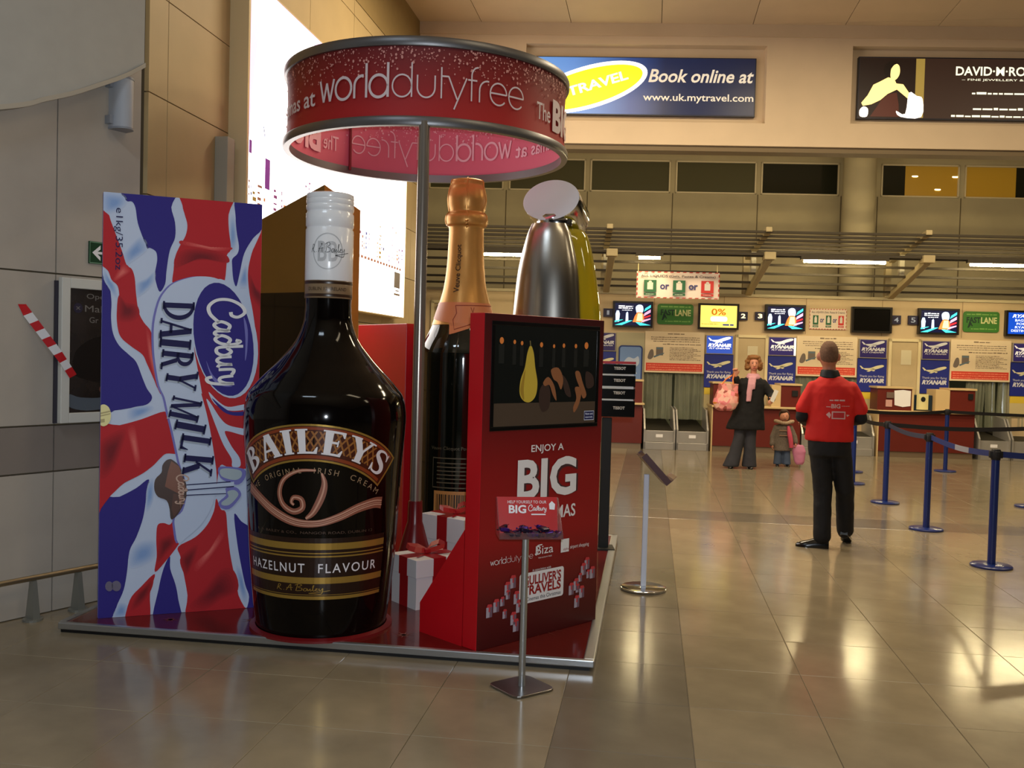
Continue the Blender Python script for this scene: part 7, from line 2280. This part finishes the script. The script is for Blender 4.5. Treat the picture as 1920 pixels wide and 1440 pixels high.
# her bag and paper
bg = thing('handbag', 'orange and pink flowered bag hanging from the raised hand of the woman', 'bag', (1.40 - 0.285, 14.55 - 0.17, 0.855), R(6))
m_bag = M('bag_floral', (222, 130, 96), 0.6)
nt = m_bag.node_tree
tc = nt.nodes.new('ShaderNodeTexCoord')
vo = nt.nodes.new('ShaderNodeTexVoronoi')
vo.inputs['Scale'].default_value = 16
cr = nt.nodes.new('ShaderNodeValToRGB')
nt.links.new(tc.outputs['Object'], vo.inputs['Vector'])
nt.links.new(vo.outputs['Color'], cr.inputs[0])
e = cr.color_ramp.elements
e[0].color = (*rgb(232, 140, 150), 1)
e[1].color = (*rgb(236, 150, 50), 1)
for p_, c_ in ((0.35, (226, 120, 120)), (0.6, (240, 190, 170)), (0.8, (150, 60, 50))):
    q = e.new(p_)
    q.color = (*rgb(*c_), 1)
nt.links.new(cr.outputs[0], nt.nodes['Principled BSDF'].inputs['Base Color'])
blob('bag_body', [loft([(0.0, -0.02, 0, 0.09, 0.05), (0.03, -0.02, 0, 0.15, 0.08), (0.12, -0.015, 0, 0.19, 0.09), (0.22, 0.0, 0, 0.175, 0.07), (0.3, 0.01, 0, 0.15, 0.04), (0.385, 0.02, 0, 0.15, 0.02), (0.40, 0.02, 0, 0.155, 0.015)])], m_bag, bg, 0.01, 2, 0.01)
obj('handle', join(tubepath([(-0.08, -0.01, 0.385), (-0.02, 0.01, 0.46), (0.07, 0.02, 0.52), (0.10, 0.02, 0.585)], 0.011, 8), tubepath([(0.09, -0.01, 0.385), (0.08, 0.0, 0.46), (0.10, 0.01, 0.54), (0.105, 0.02, 0.585)], 0.011, 8)), M('handle_orange', (226, 130, 70), 0.6), bg, smooth=True)
pp_ = obj('folded_paper', join(mxf(box(-0.03, 0.03, -0.004, 0.004, -0.08, 0.1), Matrix.Rotation(R(22), 4, 'Y'))), M('paper_white', (226, 222, 210), 0.6), loc=(1.40 + 0.37, 14.55 - 0.30, 1.09))
tag(pp_, 'folded white paper in the lowered hand of the woman', 'paper')

# ---- child
ck = thing('person', 'small child in grey hooded coat and jeans beside the woman', 'person', (2.02, 15.08, 0))
kb = [loft([(0.36, 0, 0, 0.09, 0.07), (0.5, 0, 0, 0.09, 0.07), (0.62, 0.01, 0, 0.085, 0.06)]), capsule((0.012, 0, 0.6), (0.015, -0.01, 0.7), 0.035, 0.035), ellipsoid((0.018, -0.01, 0.765), (0.07, 0.078, 0.09)), ellipsoid((0.018, -0.085, 0.755), (0.01, 0.012, 0.012), n=8), capsule((-0.09, 0, 0.58), (-0.14, -0.02, 0.44), 0.032, 0.028), capsule((-0.14, -0.02, 0.44), (-0.15, -0.06, 0.32), 0.028, 0.02), capsule((0.11, 0, 0.58), (0.17, -0.02, 0.45), 0.032, 0.028), capsule((0.17, -0.02, 0.45), (0.19, -0.06, 0.36), 0.028, 0.02)]
kb += hand((-0.15, -0.06, 0.32), (0, -0.3, -1), (1, 0, 0), 0.6, 0.6, 1) + hand((0.19, -0.06, 0.36), (0.1, -0.3, -1), (-1, 0, 0), 0.6, 1.0, -1)
kb += [capsule((-0.05, 0, 0.36), (-0.055, 0, 0.06), 0.045, 0.03), capsule((0.06, 0, 0.36), (0.075, 0, 0.06), 0.045, 0.03)]
blob('body', kb, m_skin, ck, 0.008, 2)
obj('eyes', join(ellipsoid((-0.005, -0.08, 0.775), (0.008, 0.005, 0.006), n=8), ellipsoid((0.041, -0.08, 0.775), (0.008, 0.005, 0.006), n=8), capsule((0.003, -0.08, 0.722), (0.033, -0.08, 0.722), 0.004, 0.004, 6)), M('eye_brown', (60, 40, 34), 0.4), ck)
blob('hair', [ellipsoid((0.018, 0.012, 0.79), (0.08, 0.082, 0.082)), ellipsoid((0.0, -0.04, 0.84), (0.05, 0.04, 0.03)), ellipsoid((0.05, 0.03, 0.75), (0.06, 0.06, 0.08))], M('hair_dark_brown', (64, 42, 26), 0.7, noise=0.2, nscale=40), ck, 0.009, 2)
m_kc = M('coat_grey_tweed', (112, 100, 88), 0.9, noise=0.2, nscale=60)
blob('grey_coat', [loft([(0.24, 0.0, 0, 0.145, 0.1), (0.28, 0, 0, 0.142, 0.1), (0.45, 0, 0, 0.12, 0.09), (0.58, 0.005, 0, 0.13, 0.09), (0.64, 0.01, 0, 0.08, 0.07)]), capsule((-0.095, 0, 0.58), (-0.145, -0.02, 0.44), 0.052, 0.046), capsule((-0.145, -0.02, 0.44), (-0.155, -0.05, 0.34), 0.046, 0.04), capsule((0.115, 0, 0.58), (0.175, -0.02, 0.45), 0.052, 0.046), capsule((0.175, -0.02, 0.45), (0.19, -0.05, 0.38), 0.046, 0.04)], m_kc, ck, 0.01, 3, 0.008)
fur = [ellipsoid((0.015 + 0.12 * math.cos(a), -0.02 + 0.07 * math.sin(a), 0.66 + 0.03 * abs(math.cos(a))), (0.038, 0.035, 0.034), n=8) for a in [2 * PI * i / 14 for i in range(14)]]
blob('fur_collar', fur, M('fur_beige', (172, 146, 118), 0.95, noise=0.2, nscale=70, bump=0.8, bscale=80), ck, 0.009, 1)
obj('coat_trim', join(box(-0.06, 0.06, -0.108, -0.098, 0.545, 0.56), box(-0.06, 0.06, -0.108, -0.098, 0.47, 0.485)), M('trim_tan', (150, 118, 92), 0.8), ck)
obj('pink_strap', tubepath([(0.07, -0.08, 0.62), (0.09, -0.12, 0.5), (0.11, -0.125, 0.4), (0.12, -0.12, 0.3)], [0.02, 0.035, 0.035, 0.03], 8), M('strap_pink', (200, 74, 96), 0.7), ck, smooth=True)
blob('jeans', [loft([(0.03, -0.06, 0, 0.062, 0.06), (0.2, -0.055, 0, 0.056, 0.056), (0.34, -0.045, 0, 0.07, 0.07)]), loft([(0.03, 0.078, 0, 0.062, 0.06), (0.2, 0.07, 0, 0.056, 0.056), (0.34, 0.05, 0, 0.07, 0.07)]), loft([(0.28, 0, 0, 0.11, 0.08), (0.4, 0, 0, 0.1, 0.075)])], M('jeans_blue', (74, 88, 112), 0.85, noise=0.1, nscale=12), ck, 0.01, 2)
obj('shoe', shoe((-0.06, 0.03, 0.0), R(-95), 0.58), m_shoe, ck, smooth=True, sharp=60)
obj('shoe', shoe((0.078, 0.03, 0.0), R(-80), 0.58), m_shoe, ck, smooth=True, sharp=60)
kbag = thing('pink_bag', 'pink carrier bag held by the child', 'bag', (2.02 + 0.255, 15.08 - 0.06, 0.04), R(-4))
blob('bag_body', [loft([(0.0, 0.0, 0, 0.05, 0.035), (0.04, 0, 0, 0.075, 0.05), (0.2, -0.01, 0, 0.1, 0.05), (0.28, -0.02, 0, 0.085, 0.03), (0.3, -0.02, 0, 0.07, 0.015)])], M('bag_pink', (196, 120, 150), 0.6), kbag, 0.009, 2, 0.01)
obj('bag_handle', tubepath([(-0.05, 0, 0.29), (-0.06, 0, 0.33), (-0.05, 0.0, 0.35), (-0.02, 0, 0.29)], 0.006, 6), M('bag_pink', (196, 120, 150), 0.6), kbag, smooth=True)
